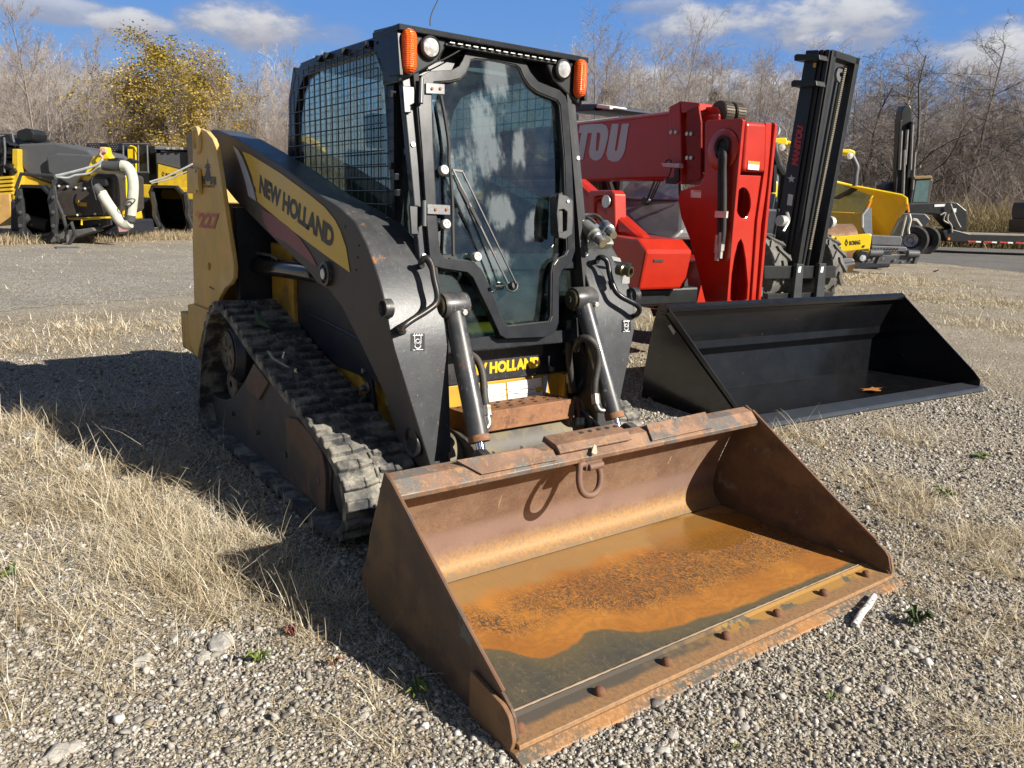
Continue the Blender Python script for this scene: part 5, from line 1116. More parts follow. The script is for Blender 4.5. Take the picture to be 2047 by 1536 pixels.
# side of the mast: channels one behind another
for xa, xb, of in ((.88, .72, 0.02), (.66, .52, 0.0), (.47, .0, -.03)):
    tl2, tr2, bl2, br2 = (1611, 101), (1665, 99), (1538, 540), (1593, 540)
    q = [lp(tl2, tr2, xb), lp(tl2, tr2, xa), lp(bl2, br2, xa), lp(bl2, br2, xb)]
    m = MB(); m.prism3([[K.onV(*p, vl+of-.0) for p in q]], K.ey*.08); m.build('mast_channel' if of > -.03 else 'mast_side_plate', MBLK if of > -.03 else mat('mast_side_black', (.014, .016, .024), .3, coat=.2), FK, .006)
m = MB(); m.prism3([[K.onV(*p, vl+.05) for p in ((1613, 103), (1664, 101), (1592, 540), (1540, 540))]], K.ey*.04); m.build('mast_web', MATS['mast_inner_black'], FK)
for y0, x0 in ((108, 1587), (160, 1581)):
    q = [(x0, y0+3), (x0+5, y0), (x0+50, y0+1), (x0+52, y0+12), (x0+12, y0+13), (x0, y0+14)]
    m = MB(); m.prism3([[K.onV(px, py, vl-.16) for px, py in q]], K.ey*.2); m.build('mast_guard_hoop', MBLK, FK, .01)
ML = lambda px, py: K.onV(px, py, vl-.034)
text_mb('MANITOU', ML(1595, 332), ML(1607, 253), ML(1582, 329), .06, depth=.002, material=mat('red_lettering', (.55, .04, .05), .4), parent=FK)
st5 = [(math.cos(R(90+36*k))*(1 if k % 2 == 0 else .45), math.sin(R(90+36*k))*(1 if k % 2 == 0 else .45)) for k in range(10)]
m = MB(); m.add([ML(1582+a*8, 358-b_*9) for a, b_ in st5], [tuple(range(10))]); m.build('star_emblem', mat('silver_emblem', (.5, .5, .55), .4), FK)
sheet([ML(*p) for p in ((1576, 388), (1586, 390), (1583, 412), (1573, 410))], 'safety_sticker', WHT, FK, .002)
sheet([ML(*p) for p in ((1626, 126), (1632, 126), (1631, 135), (1625, 135))], 'yellow_sticker', YCLN, FK, .002)
# chains, lift rams
for a, b_ in (((1662, 130), (1594, 500)), ((1690, 132), (1618, 500))):
    pts = [mastpt(a[0]+(b_[0]-a[0])*f, a[1]+(b_[1]-a[1])*f, -.10) for f in np.linspace(0, 1, 90)]
    m = MB()
    for k in range(0, 89): m.beam(pts[k], pts[k]+(pts[k+1]-pts[k])*.62, .045, .03, up=K.ex)
    m.build('lift_chain', mat('pale_chain', (.26, .23, .17), .5, .5), FK)
for a, b_, r in (((1680, 150), (1612, 535), .05), ((1672, 160), (1603, 535), .03)):
    m = MB(); m.cyl(mastpt(*a, -.3), mastpt(*b_, -.3), r, n=16); m.build('lift_cylinder', MBLK, FK)
m = MB(); c = mastpt(1676, 150, -.15); m.lathe([(.03, 0), (.10, 0), (.10, .04), (.03, .04)], c, K.ex, 24); m.build('chain_pulley', GSTL, FK)
# carriage and forks
m = MB(); m.prism3([KU([(1528, 532), (1671, 532), (1671, 556), (1528, 558)], .10)], -K.ex*.06); m.build('carriage_bar', MBLK, FK, .006)
m = MB(); m.prism3([KU([(1535, 588), (1666, 584), (1664, 604), (1535, 608)], .10)], -K.ex*.06); m.build('carriage_bar', MBLK, FK, .006)
for a in (((1594, 528), (1607, 528), (1600, 625), (1583, 625)), ((1639, 527), (1652, 527), (1646, 622), (1629, 622))):
    m = MB(); m.prism3([KU(a, .17)], -K.ex*.06); f_ = m.build('fork', mat('fork_steel', (.05, .055, .06), .4, .2), FK, .006)
    zf = .06; q = KU(a[2:4], .17); 
    m = MB(); c = (q[0]+q[1])/2; p0 = np.array([c[0], c[1], max(.1, c[2])]); m.beam(p0-K.ex*.03, p0+K.ex*1.1, .12, .05); m.build('fork_blade', MATS['fork_steel'], f_, .006)
    m = MB(); 
    q2 = KU([(a[0][0]+3, 534), (a[0][0]+8, 533), (a[0][0]+6, 545), (a[0][0]+1, 545)], .175); m.add([p for p in q2], [(0, 1, 2, 3)]); m.build('chalk_mark', WLET, f_)
# machine body behind the mast
zc = 0
wl = float((K.onU(1519, 540, -.35)-K.p0) @ K.ey); wr_ = float((K.onU(1618, 530, -.9)-K.p0) @ K.ey)
for u, v, r_ in ((-.5, wl, .57), (-.9, wr_, .57), (-3.2, wl, .55), (-3.2, wr_, .55)): wheel(K, u, v, r_, r_-.04, .34, FK, tyre=mat('pale_dusty_tyre', (.10, .097, .09), .85, 0, (.15, .145, .13), (5, .45, .65), dust=.45, dcol=(.25, .235, .21)), lugs=15, lh=.035)
m = MB(); K.bx(m, (-3.6, vl-.35, .55), (-.6, vl+.75, 1.45)); m.build('forklift_body', BLKD, FK, .04)
m = MB(); m.prism3([KU([(1505, 430), (1548, 432), (1548, 448), (1505, 446)], -.7)], -K.ex*.5); m.prism3([KU([(1505, 452), (1545, 452), (1545, 500), (1505, 500)], -.7)], -K.ex*.5); fb = m.build('front_cowl', BLKD, FK, .01)
m = MB(); m.prism3([KU([(1525, 385), (1552, 388), (1548, 430), (1520, 428)], -.8)], -K.ex*.3); m.build('cowl_window', mat('blue_grey_panel', (.20, .23, .27), .3), FK, .01)
text_mb('MAN', K.onU(1527, 450, -.69), K.onU(1543, 450, -.69), K.onU(1528, 443, -.69), .05, depth=.002, material=WLET, parent=fb)
m = MB(); m.tube([K.onU(*p, -1.6) for p in ((1541, 290), (1552, 330), (1566, 350))], .07, 8); m.tube([K.onU(*p, -1.6) for p in ((1547, 330), (1545, 385))], .05, 8); m.tube([K.onU(*p, -2.6) for p in ((1541, 290), (1546, 280))], .05, 8); m.tube([K.onU(*p, -.8) for p in ((1566, 350), (1560, 430))], .06, 8); m.build('cab_post', MBLK, FK)
m = MB(); c = K.onU(1549, 262, -1.5); m.lathe([(0, .0), (.075, 0), (.08, .03), (.06, .06), (0, .07)], c, K.ex, 20); m.build('work_lamp', LAMP, FK)
m = MB(); c = K.onU(1568, 442, .05); m.lathe([(0, 0), (.07, 0), (.07, .1), (0, .1)], c, -K.ey, 16); m.tube(crv([K.onU(*p, .05) for p in ((1573, 425), (1577, 440), (1570, 455), (1566, 462))], 4), .02, 6); m.build('mast_pin', GALV, FK)
for c in ((1655, 445),):
    m = MB(); m.lathe([(0, 0), (.09, 0), (.09, .08), (0, .08)], K.onU(*c, -.2), K.ey, 18); m.build('mast_pin', GALV, FK)

# ============================================================ yellow roller
RD = 15.5
RL = thing('road_roller', tuple(G(1690, 560)), 'yellow road roller with a bare steel drum behind its frame', 'roller')
m = MB(); slab(m, [(1671, 474), (1739, 467), (1743, 470), (1741, 486), (1737, 508), (1736, 498), (1674, 505)], RD, .12); rf = m.build('front_frame', YCLN, RL, .02)
m = MB(); slab(m, [(1661, 472), (1671, 474), (1674, 505), (1663, 503)], RD+.02, 1.4); m.build('side_frame', YCLN, RL, .02)
p = PD(1705, 486, RD)
m = MB(); m.tube([PD(1560, 500, RD+.85), PD(1697, 497, RD+.85)], .50, 40); m.build('drum', DRUM, RL)
B_ = lambda px, py: PD(px, py, RD-.004)
text_mb('BOMAG', B_(1698, 491), B_(1720, 489), B_(1698, 482), .04, depth=0, material=INK, parent=rf)
m = MB(); dm = [(1692, 478), (1695.5, 485), (1692, 493), (1689, 486)]; dm2 = [(1692, 481.5), (1694, 485.5), (1692, 490), (1690.4, 486)]; m.prism3([[PD(px, py, RD-.002) for px, py in dm], [PD(px, py, RD-.002) for px, py in dm2]], -FH*.004); m.build('diamond_emblem', INK, rf)
m = MB()
for x, y in ((1677, 497), (1725, 493)): slab(m, [(x, y-2), (x+4, y-3), (x+3, y+2), (x-1, y+2)], RD-.01, .006)
m.build('frame_slots', INK, rf)
m = MB(); slab(m, [(1713, 508), (1722, 500), (1735, 502), (1734, 515), (1726, 524), (1708, 526), (1712, 516)], RD-.15, .2); lb2 = m.build('lamp_bracket', MBLK, RL, .02)
m = MB(); m.lathe([(0, 0), (.06, 0), (.06, .02), (0, .03)], PD(1724, 516, RD-.16), -FH, 18); m.build('work_lamp', LAMP, lb2)
m = MB(); slab(m, [(1672, 518), (1705, 517), (1709, 523), (1674, 529)], RD-.2, .5); slab(m, [(1674, 531), (1708, 525), (1709, 529), (1674, 537)], RD-.25, .05); m.build('drum_scraper', mat('blue_grey_steel', (.20, .22, .25), .4, .3), RL, .01)
m = MB(); slab(m, [(1660, 540), (1690, 533), (1680, 552), (1655, 556)], RD+.1, .5); m.build('drum_lower_frame', mat('ochre_paint', (.45, .28, .06), .5), RL, .01)
for q in (((1540, 277), (1573, 275), (1576, 290), (1572, 291), (1541, 288)), ((1678, 299), (1700, 298), (1711, 303), (1710, 311), (1680, 306))):
    m = MB(); slab(m, q, RD+3.5, .5); m.build('canopy_corner', YCLN, RL, .03)
m = MB(); slab(m, [(1546, 277), (1700, 300), (1700, 303), (1546, 284)], RD+3.8, 1.2); m.build('canopy', YCLN, RL, .02)
m = MB(); m.tube(crv([PD(*p, RD+3.4) for p in ((1701, 308), (1708, 322), (1713, 335), (1711, 350), (1709, 372))], 4), .06, 10); m.tube([PD(*p, RD+3.4) for p in ((1550, 285), (1552, 370))], .06, 10); m.build('canopy_post', GSTL, RL)
m = MB()
for c in ((1563, 295), (1698, 312)): m.lathe([(0, 0), (.07, 0), (.075, .03), (0, .05)], PD(*c, RD+3.2), -FH, 16)
m.build('work_lamp', LAMP, RL)
m = MB(); slab(m, [(1536, 355), (1557, 362), (1555, 395), (1545, 400), (1534, 380)], RD+1.0, 2.0); m.build('roller_hood', YCLN, RL, .08)
m = MB(); slab(m, [(1545, 395), (1660, 410), (1665, 500), (1548, 500)], RD+2.0, 2.0); m.build('roller_body', BLKD, RL, .08)
m = MB(); 
wr = Fr(PD(1600, 520, RD+3.5)[:2], hd)
wheel(wr, 0, -.6, .7, .68, .5, RL, lugs=14)

# ============================================================ asphalt paver hopper
PDp = 20.5
PV = thing('asphalt_paver', tuple(G(1760, 540)), 'yellow asphalt paver with its open hopper and grey push rollers facing out', 'paver')
m = MB(); m.add([PD(1655, 362, PDp+.3), PD(1744, 391, PDp-.4), PD(1723, 427, PDp-.4), PD(1652, 424, PDp+.1)], [(0, 1, 2, 3)]); 
hy = mat('ochre_hopper_paint', (.66, .40, .02), .4, var=.05)
YD2 = mat('pale_yellow_hopper_side', (.60, .50, .12), .4)
def thick(m, pts, vec): m.prism3([[np.array(p) for p in pts]], vec); return m
d0, d1 = PDp-.5, PDp+1.1
m = MB(); thick(m, [PD(1655, 361, d1), PD(1744, 391, d0), PD(1724, 426, d0), PD(1650, 423, d1)], FH*.06); hs1 = m.build('hopper_wing', YD2, PV, .01)
m = MB(); thick(m, [PD(1650, 423.5, d1), PD(1724, 427, d0), PD(1724, 458, d0), PD(1742, 468, d0), PD(1742, 475, d0), PD(1650, 475, d1)], FH*.06); m.build('hopper_side', hy, PV, .01)
m = MB(); thick(m, [PD(1663, 418, d1-.15), PD(1658, 400, d1-.1), PD(1702, 375, d0+.3), PD(1715, 379, d0+.3), PD(1664, 412, d1-.15)], -FH*.01); m.build('black_stripe', INK, hs1)
D3 = PDp+1.6
m = MB(); thick(m, [PD(1700, 371, D3), PD(1803, 392, D3-.9), PD(1812, 398, D3-1.0), PD(1814, 418, D3-1.0), PD(1795, 440, D3-.9), PD(1780, 473, D3-.8), PD(1725, 473, D3)], FH*.06); h2_ = m.build('hopper_wing', hy, PV, .01)
m = MB(); m.tube([PD(*p, d) for p, d in (((1655, 360), d1), ((1700, 371), D3-.4), ((1803, 391), D3-.9), ((1812, 397), D3-1.0), ((1813, 410), D3-1.0))], .035, 8); m.tube([PD(*p, d0) for p in ((1744, 391), (1724, 426))], .03, 8); m.build('hopper_rim', YCLN, PV)
m = MB(); thick(m, [PD(1723, 428, d0-.02), PD(1742, 415, d0-.02), PD(1744, 470, d0-.02), PD(1731, 470, d0-.02), PD(1723, 455, d0-.02)], FH*.05); thick(m, [PD(1780, 473, D3-.85), PD(1795, 440, D3-.95), PD(1817, 428, D3-1.05), PD(1808, 460, D3-1.0), PD(1800, 473, D3-.9)], FH*.05); m.build('hopper_apron', mat('blue_grey_steel', (.20, .22, .25), .4, .3), PV, .01)
m = MB(); m.tube([PD(*p, d0-.06) for p in ((1736, 415), (1724, 430), (1724, 455))], .03, 8); m.tube([PD(*p, D3-1.15) for p in ((1818, 428), (1821, 440), (1816, 458), (1817, 468))], .03, 8); m.tube([PD(*p, D3-1.12) for p in ((1812, 430), (1802, 472))], .025, 8); m.build('apron_strut', GALV, PV)
m = MB(); slab(m, [(1735, 413), (1743, 397), (1744, 402), (1737, 418)], d0-.08, .03); slab(m, [(1814, 408), (1817, 409), (1819, 424), (1816, 425)], D3-1.2, .03); m.build('orange_reflector', mat('orange_plastic', (.8, .25, .03), .4), PV)
d5 = PDp-1.0
m = MB(); slab(m, [(1742, 470), (1802, 473), (1804, 480), (1801, 492), (1742, 490)], d5+.3, .5); slab(m, [(1742, 491), (1812, 494), (1816, 503), (1742, 505)], d5+.2, .6); ap = m.build('front_apron', GSTL, PV, .02)
m = MB()
for k in range(9): m.cyl(PD(1746+k*6.4, 496.5, d5+.19), PD(1746+k*6.4, 496.5, d5+.16), .018, n=8)
m.build('apron_bolt', GALV, ap)
for a, b_ in (((1738, 506), (1763, 506)), ((1814, 507), (1836, 508))):
    m = MB(); m.cyl(PD(*a, d5), PD(*b_, d5), .085, n=20); m.build('push_roller', GSTL, PV)
m = MB(); slab(m, [(1733, 515), (1750, 513), (1755, 527), (1722, 527)], d5+.02, .15); slab(m, [(1757, 510), (1815, 511), (1832, 515), (1828, 528), (1750, 528)], d5+.02, .12); slab(m, [(1832, 510), (1841, 510), (1832, 528), (1826, 528)], d5-.03, .1); slab(m, [(1763, 503), (1768, 503), (1757, 528), (1751, 528)], d5-.03, .1); m.build('push_bar', mat('shaded_steel', (.085, .09, .10), .5, .2), PV, .01)
m = MB()
for x, y in ((1738, 520), (1747, 517), (1766, 517), (1790, 520), (1805, 524), (1822, 519)): m.cyl(PD(x, y, d5), PD(x, y, d5-.03), .03, n=8)
m.build('push_bar_bolt', GALV, PV)
m = MB(); slab(m, [(1690, 470), (1790, 474), (1780, 535), (1715, 540), (1690, 535)], PDp+1.0, 3.0); m.build('paver_chassis', BLKD, PV, .05)
m = MB(); slab(m, [(1642, 375), (1700, 380), (1720, 473), (1642, 473)], PDp+3.5, 1.5); m.build('paver_body', hy, PV, .05)

# ============================================================ excavator on the lowboy, trailer, wheels
XD = 38
EX = thing('excavator', tuple(G(1830, 470)), 'dark excavator with its boom raised upright behind the yellow hopper', 'excavator')
m = MB(); slab(m, [(1803, 222), (1809, 211), (1818, 210), (1822, 216), (1823, 245), (1819, 300), (1805, 395), (1794, 395), (1798, 300), (1800, 245)], XD, .6); m.build('boom', MBLK, EX, .03)
m = MB(); slab(m, [(1799, 241), (1804, 240), (1797, 340), (1791, 400), (1786, 400), (1793, 320)], XD-.3, .3); slab(m, [(1822, 243), (1827, 242), (1824, 300), (1815, 400), (1809, 400), (1817, 310)], XD-.3, .3); m.build('stick', MBLK, EX, .03)
m = MB()
for a, b_ in (((1802, 262), (1798, 340)), ((1824, 250), (1820, 340)), ((1808, 300), (1805, 390)), ((1829, 305), (1824, 380)), ((1814, 260), (1809, 330))): m.cyl(PD(*a, XD-.5), PD(*b_, XD-.5), .07, n=8)
m.build('boom_cylinder', mat('grey_hydraulic_rod', (.22, .21, .20), .35, .5), EX)
m = MB(); slab(m, [(1756, 382), (1790, 378), (1805, 392), (1815, 400), (1812, 412), (1768, 400)], XD, 2.0); m.build('upper_body', mat('dull_ochre', (.22, .14, .05), .6), EX, .05)
m = MB(); slab(m, [(1770, 370), (1788, 362), (1800, 372), (1800, 380), (1768, 380)], XD, 1.0); m.build('upper_hood', BLKD, EX, .05)
m = MB(); slab(m, [(1826, 356), (1862, 355), (1866, 362), (1857, 410), (1818, 410)], XD-.5, 1.4); xc = m.build('cab', mat('cab_dark_frame', (.05, .045, .04), .5), EX, .05)
m = MB(); slab(m, [(1832, 361), (1858, 360), (1853, 404), (1825, 404)], XD-.52, .015); m.build('cab_window', mat('green_grey_window', (.10, .16, .16), .15, coat=.5), xc)
m = MB(); slab(m, [(1826, 352), (1862, 351), (1866, 357), (1828, 359)], XD-.6, 1.5); m.build('cab_roof', mat('dull_ochre', (.22, .14, .05), .6), xc, .03)
LBd = 34
TR = thing('gooseneck_trailer', tuple(G(1930, 490)), 'black lowboy trailer with a gooseneck and timber deck at the far right', 'trailer')
m = MB(); slab(m, [(1812, 408), (1900, 404), (1914, 406), (1932, 421), (1934, 430), (1932, 462), (1912, 462), (1898, 447), (1884, 431), (1866, 427), (1812, 428)], LBd, .9); gn = m.build('gooseneck', MBLK, TR, .03)
m = MB(); slab(m, [(1884, 462), (1902, 458), (1940, 468), (2400, 478), (2400, 492), (1905, 484), (1892, 482)], LBd-.1, 2.4); m.build('trailer_deck', MBLK, TR, .03)
m = MB(); slab(m, [(1932, 466), (2400, 474), (2400, 477), (1932, 470)], LBd-.08, 2.4); m.build('deck_boards', WOOD, TR)
for x in range(1935, 2100, 32):
    m = MB(); slab(m, [(x, 481+(x-1935)*.03), (x+16, 482+(x-1935)*.03), (x+16, 485+(x-1935)*.03), (x, 484+(x-1935)*.03)], LBd-.13, .01); t0_ = m.build('reflective_tape', mat('red_tape', (.45, .05, .04), .4), TR)
    m = MB(); slab(m, [(x+16, 482+(x-1935)*.03), (x+26, 482.5+(x-1935)*.03), (x+26, 485.5+(x-1935)*.03), (x+16, 485+(x-1935)*.03)], LBd-.13, .01); m.build('reflective_tape_white', WLET, t0_)
m = MB()
for pts in (((1880, 430), (1890, 426), (1886, 440), (1896, 447)), ((1896, 428), (1894, 440), (1902, 452), (1903, 465)), ((1900, 408), (1912, 440), (1920, 455))): m.tube(crv([PD(*p, LBd-.15) for p in pts], 4), .035, 6)
m.build('air_hose', mat('pale_hose', (.35, .33, .28), .6), gn)
sheet([PD(*p, LBd-.02) for p in ((1868, 409), (1890, 408), (1888, 413), (1868, 414))], 'trailer_lettering', WLET, gn); sheet([PD(*p, LBd-.02) for p in ((1904, 417), (1912, 417), (1911, 425), (1904, 424))], 'trailer_sticker', WLET, gn)
m = MB(); m.lathe([(0, 0), (.07, 0), (.05, .05), (0, .05)], PD(1896, 478, LBd-.12), -FH, 12); m.build('marker_lamp', mat('orange_plastic', (.8, .25, .03), .4), TR)
TK = thing('haul_truck', tuple(G(1820, 492)), 'dark truck rear axle wheels under the front of the trailer gooseneck', 'truck')
rf_ = Fr(PD(1826, 480, 32)[:2], yaw+math.pi/2-R(20))
for du, dv in ((0, 0), (1.25, .35)):
    c = PD(1822+du*19, 468, 32+du*.8); c[2] = .55
    m = MB(); m.lathe([(.33, -.15), (.36, -.18), (.54, -.18), (.62, -.12), (.62, .40), (.54, .45), (.33, .4)], c, -FH-RH*.35, 36); w1 = m.build('wheel', TYRB, TK)
    m = MB(); m.lathe([(0, -.05), (.10, -.05), (.12, .0), (.27, .06), (.30, .0), (.34, .17), (.33, -.1)], c, -FH-RH*.35, 30)
    m.build('rim', mat('alloy_rim', (.38, .39, .42), .35, .7), w1)
m = MB(); slab(m, [(1790, 425), (1850, 427), (1862, 440), (1850, 452), (1790, 452)], 33.5, 1.8); m.build('truck_frame', BLKD, TK, .05)
m = MB(); slab(m, [(1826, 436), (1835, 438), (1845, 452), (1841, 454), (1832, 443), (1824, 441)], 31.6, .3); m.build('mudguard', mat('pale_mudguard', (.45, .42, .36), .5), TK, .02)
EL = thing('parked_machine', tuple(G(2080, 480)), 'dark blue-grey loaded machine at the far right edge on the trailer', 'machine')
m = MB(); slab(m, [(2072, 405), (2130, 400), (2130, 440), (2068, 440), (2068, 418)], LBd+.2, 1.6); m.build('machine_body', mat('blue_black_body', (.03, .035, .055), .4), EL, .05)
m = MB(); slab(m, [(2062, 440), (2130, 442), (2130, 470), (2060, 466)], LBd+.2, 1.6); m.build('machine_track', mat('brown_timber', (.12, .09, .06), .8), EL, .05)

# ============================================================ two cold planers on the left
Y2 = mat('planer_yellow', (.60, .40, .03), .4, dust=.12, dcol=(.3, .22, .1))
GRH = mat('slate_grey_hood', (.085, .088, .095), .38, 0, dust=.1, var=.05)
A1 = float(gdepth(75, 487))+1.9
P1 = thing('cold_planer', tuple(G(120, 500)), 'black and yellow cold planer with a pale hose looping off its open conveyor', 'planer', 'cold planers parked on the left')
m = MB(); slab(m, [(35, 288), (110, 285), (175, 300), (196, 318), (190, 335), (160, 345), (150, 360), (120, 372), (60, 352), (38, 330)], A1+1.2, 2.2); hd1 = m.build('hood', GRH, P1, .06)
m = MB(); slab(m, [(92, 314), (112, 306), (185, 310), (196, 322), (190, 345), (160, 352), (140, 372), (96, 345)], A1+1.0, .3); m.build('hood_front', GRH, hd1, .05)
m = MB(); slab(m, [(0, 352), (38, 326), (60, 352), (120, 374), (150, 362), (200, 372), (215, 440), (0, 446)], A1+1.3, 2.4); m.build('lower_body', Y2, P1, .05)
m = MB(); slab(m, [(32, 262), (50, 256), (62, 258), (69, 268), (66, 280), (45, 284), (33, 278)], A1+1.5, .7); m.build('air_intake', MBLK, P1, .05)
m = MB(); slab(m, [(24, 298), (36, 298), (37, 400), (24, 400)], A1+1.0, .4); m.build('yellow_upright', Y2, P1, .02)
m = MB()
for k in range(5): slab(m, [(-30, 356+k*8), (24, 352+k*8), (24, 357+k*8), (-30, 361+k*8)], A1+.9, .15)
m.build('side_louvre', Y2, P1, .01)
m = MB(); slab(m, [(-30, 390), (18, 388), (24, 450), (-30, 455)], A1+.8, .1); m.build('side_skirt', mat('orange_tan_panel', (.50, .30, .10), .5), P1, .01)
m = MB(); rn = random.Random(5)
for k in range(16): x = rn.uniform(-10, 22); y = rn.uniform(276, 345); slab(m, [(x, y), (x+rn.uniform(3, 12), y), (x+rn.uniform(3, 10), y+rn.uniform(4, 12)), (x, y+5)], A1+1.1-rn.uniform(0, .3), .5)
slab(m, [(-30, 282), (18, 268), (30, 292), (30, 350), (-30, 355)], A1+1.6, 2.0); m.build('operator_station', MBLK, P1, .01)
m = MB(); 
for pts in (((8, 275), (10, 300), (9, 345)), ((0, 268), (25, 268), (28, 285))): m.tube([PD(*p, A1+.9) for p in pts], .03, 6)
m.build('station_rail', mat('grey_rail', (.12, .12, .13), .4), P1)
# conveyor with its octagonal mouth
def frustum(oc, d, oc2, d2, name, mt, par, holes=True):
    m = MB(); a = [PD(px, py, d) for px, py in oc]; b_ = [PD(px, py, d2) for px, py in oc2]; n = len(a)
    m.add(a+b_, [(i, (i+1) % n, n+(i+1) % n, n+i) for i in range(n)]); o = m.build(name, mt, par); return o
oc = [(41, 369), (83, 370), (99, 386), (103, 430), (107, 468), (97, 482), (58, 478), (38, 460), (36, 430), (33, 385)]
def scl(o_, f, dx=0, dy=0): cx = sum(p[0] for p in o_)/len(o_); cy = sum(p[1] for p in o_)/len(o_); return [(cx+(p[0]-cx)*f+dx, cy+(p[1]-cy)*f+dy) for p in o_]
m = MB(); m.prism3([[PD(*p, A1-2.0) for p in oc], [PD(*p, A1-2.0) for p in scl(oc, .88)]], FH*.25); cf = m.build('conveyor_mouth_frame', MBLK, P1, .012)
frustum(scl(oc, .88), A1-1.95, scl(oc, .6, 20, -10), A1+.6, 'conveyor_tunnel', mat('tunnel_black', (.006, .006, .007), .7), cf)
m = MB(); slab(m, scl(oc, .6, 20, -10), A1+.6, .05); m.build('tunnel_end', MATS['tunnel_black'], cf)
m = MB(); m.tube([PD(*p, A1-1.6) for p in ((50, 440), (98, 452))], .17, 20); m.tube([PD(*p, A1-1.65) for p in ((66, 440), (80, 452), (96, 458))], .03, 6); m.build('belt_roller', RUB, cf)
m = MB()
for dx in (0, 66):
    q = [(33+dx, 380), (40+dx, 378), (46+dx, 420), (48+dx, 440), (44+dx, 470), (58+dx, 478) if not dx else (50+dx, 474), (50+dx, 486), (36+dx, 460), (34+dx, 430), (28+dx, 400)]
    slab(m, q, A1-2.15, .10)
    for y in (395, 425, 452): m.cyl(PD(38+dx+2, y, A1-2.3), PD(38+dx+2, y, A1-2.1), .05, n=12)
m.build('conveyor_linkage', mat('linkage_black', (.03, .032, .036), .35, dust=.2), cf, .012)
m = MB(); m.tube([PD(*p, A1-2.0) for p in ((32, 378), (42, 348), (108, 352), (112, 358), (104, 385))], .045, 8); m.tube([PD(*p, A1-2.0) for p in ((36, 378), (32, 392))], .05, 8); m.tube([PD(*p, A1-2.0) for p in ((106, 360), (112, 400), (125, 430), (132, 455), (143, 445), (150, 470), (137, 490))], .05, 8); m.build('conveyor_brace', MATS['linkage_black'], cf)
# covered conveyor body
tbq = [(96, 372), (130, 370), (172, 362), (196, 342), (232, 348), (234, 420), (205, 432), (130, 436), (108, 420), (100, 395)]
m = MB(); slab(m, tbq, A1-1.4, 1.6); cv = m.build('conveyor_cover', mat('brown_black_cover', (.045, .038, .034), .35, dust=.15), P1, .09, seg=3)
m = MB(); slab(m, [(110, 384), (160, 376), (200, 378), (203, 430), (130, 434), (112, 415)], A1-1.46, .1); m.build('cover_panel', MATS['brown_black_cover'], cv, .04)
q = lambda px, py: PD(px, py, A1-1.47)
text_mb('BOMAG', q(160.5, 413), q(173.5, 413.5), q(160.5, 404.5), .05, depth=-.0, material=YLET, parent=cv)
m = MB(); m.prism3([[q(157.5, 400), q(160, 407), q(157.5, 413), q(155, 407)], [q(157.5, 403.5), q(158.9, 407), q(157.5, 410), q(156.1, 407)]], -FH*.004); m.build('diamond_emblem', YLET, cv)
m = MB()
for x, y in ((118, 372), (135, 373), (152, 375), (170, 377), (128, 432), (155, 430), (190, 428), (218, 424)): m.cyl(PD(x, y, A1-1.5), PD(x, y, A1-1.4), .03, n=8)
m.build('cover_bolt', GALV, cv)
m = MB(); slab(m, [(183, 355), (212, 355), (214, 370), (210, 374), (184, 373)], A1-1.6, .4); slab(m, [(186, 372), (200, 372), (206, 378), (198, 388)], A1-1.6, .3); m.build('fan_housing', MBLK, cv, .04)
m = MB(); slab(m, [(167, 350), (185, 315), (196, 308), (199, 294), (211, 294), (213, 306), (222, 318), (200, 320), (184, 338), (172, 352)], A1-1.3, .3); slab(m, [(238, 365), (250, 350), (254, 370), (250, 430), (243, 432)], A1-.9, .2); m.build('yellow_arm', YCLN, P1, .03)
m = MB(); slab(m, [(201, 296), (209, 297), (210, 305), (200, 305)], A1-1.4, .1); m.tube(crv([PD(*p, A1-1.45) for p in ((206, 300), (200, 308), (205, 315), (203, 322))], 3), .03, 6); m.build('pink_coupling', mat('faded_pink', (.55, .30, .30), .5), P1)
m = MB(); m.tube(crv([PD(*p, A1-1.5) for p in ((205, 320), (190, 331), (165, 339), (130, 348), (112, 352))], 5), .035, 8); m.tube(crv([PD(*p, A1-1.5) for p in ((206, 322), (196, 336), (178, 347), (150, 351), (135, 356), (112, 354))], 5), .028, 8); m.build('tension_cable', mat('pale_cable', (.5, .52, .52), .5), P1)
hp2 = [(243, 331), (252, 333), (260, 342), (265, 358), (266, 380), (264, 405), (261, 430), (262, 440)]
m = MB(); m.tube(crv([PD(*p, A1-1.7) for p in hp2[:7]], 6), .135, 18); h1 = m.build('suction_hose', HOSEG, P1)
m = MB(); m.tube(crv([PD(*p, A1-1.72) for p in ((202, 385), (212, 402), (228, 425), (240, 442), (250, 449), (260, 446))], 6), .135, 18); m.build('suction_hose', HOSEG, P1)
m = MB(); m.tube(crv([PD(*p, A1-1.7) for p in ((207, 331), (225, 333), (240, 332))], 4), .125, 16); m.tube([PD(*p, A1-1.7) for p in ((262, 412), (259, 442))], .135, 16); m.tube([PD(*p, A1-1.72) for p in ((190, 374), (203, 388))], .14, 16); m.build('hose_sleeve', mat('grey_rubber_sleeve', (.06, .062, .065), .6), h1)
m = MB(); m.tube(crv([PD(*p, A1-1.85) for p in ((186, 352), (183, 365), (188, 385), (192, 400))], 4), .018, 6); m.tube(crv([PD(*p, A1-1.9) for p in ((250, 402), (262, 398), (270, 400), (262, 410), (248, 412))], 4, True), .015, 6); m.build('rope', MATS['black_rubber'], P1)
m = MB(); slab(m, [(214, 318), (236, 315), (244, 328), (215, 330)], A1-1.3, .3); slab(m, [(248, 322), (258, 316), (268, 320), (275, 322), (270, 326), (252, 327)], A1-1.2, .2); m.build('valve_block', BLKD, P1, .02)
rn = random.Random(11)
m = MB()
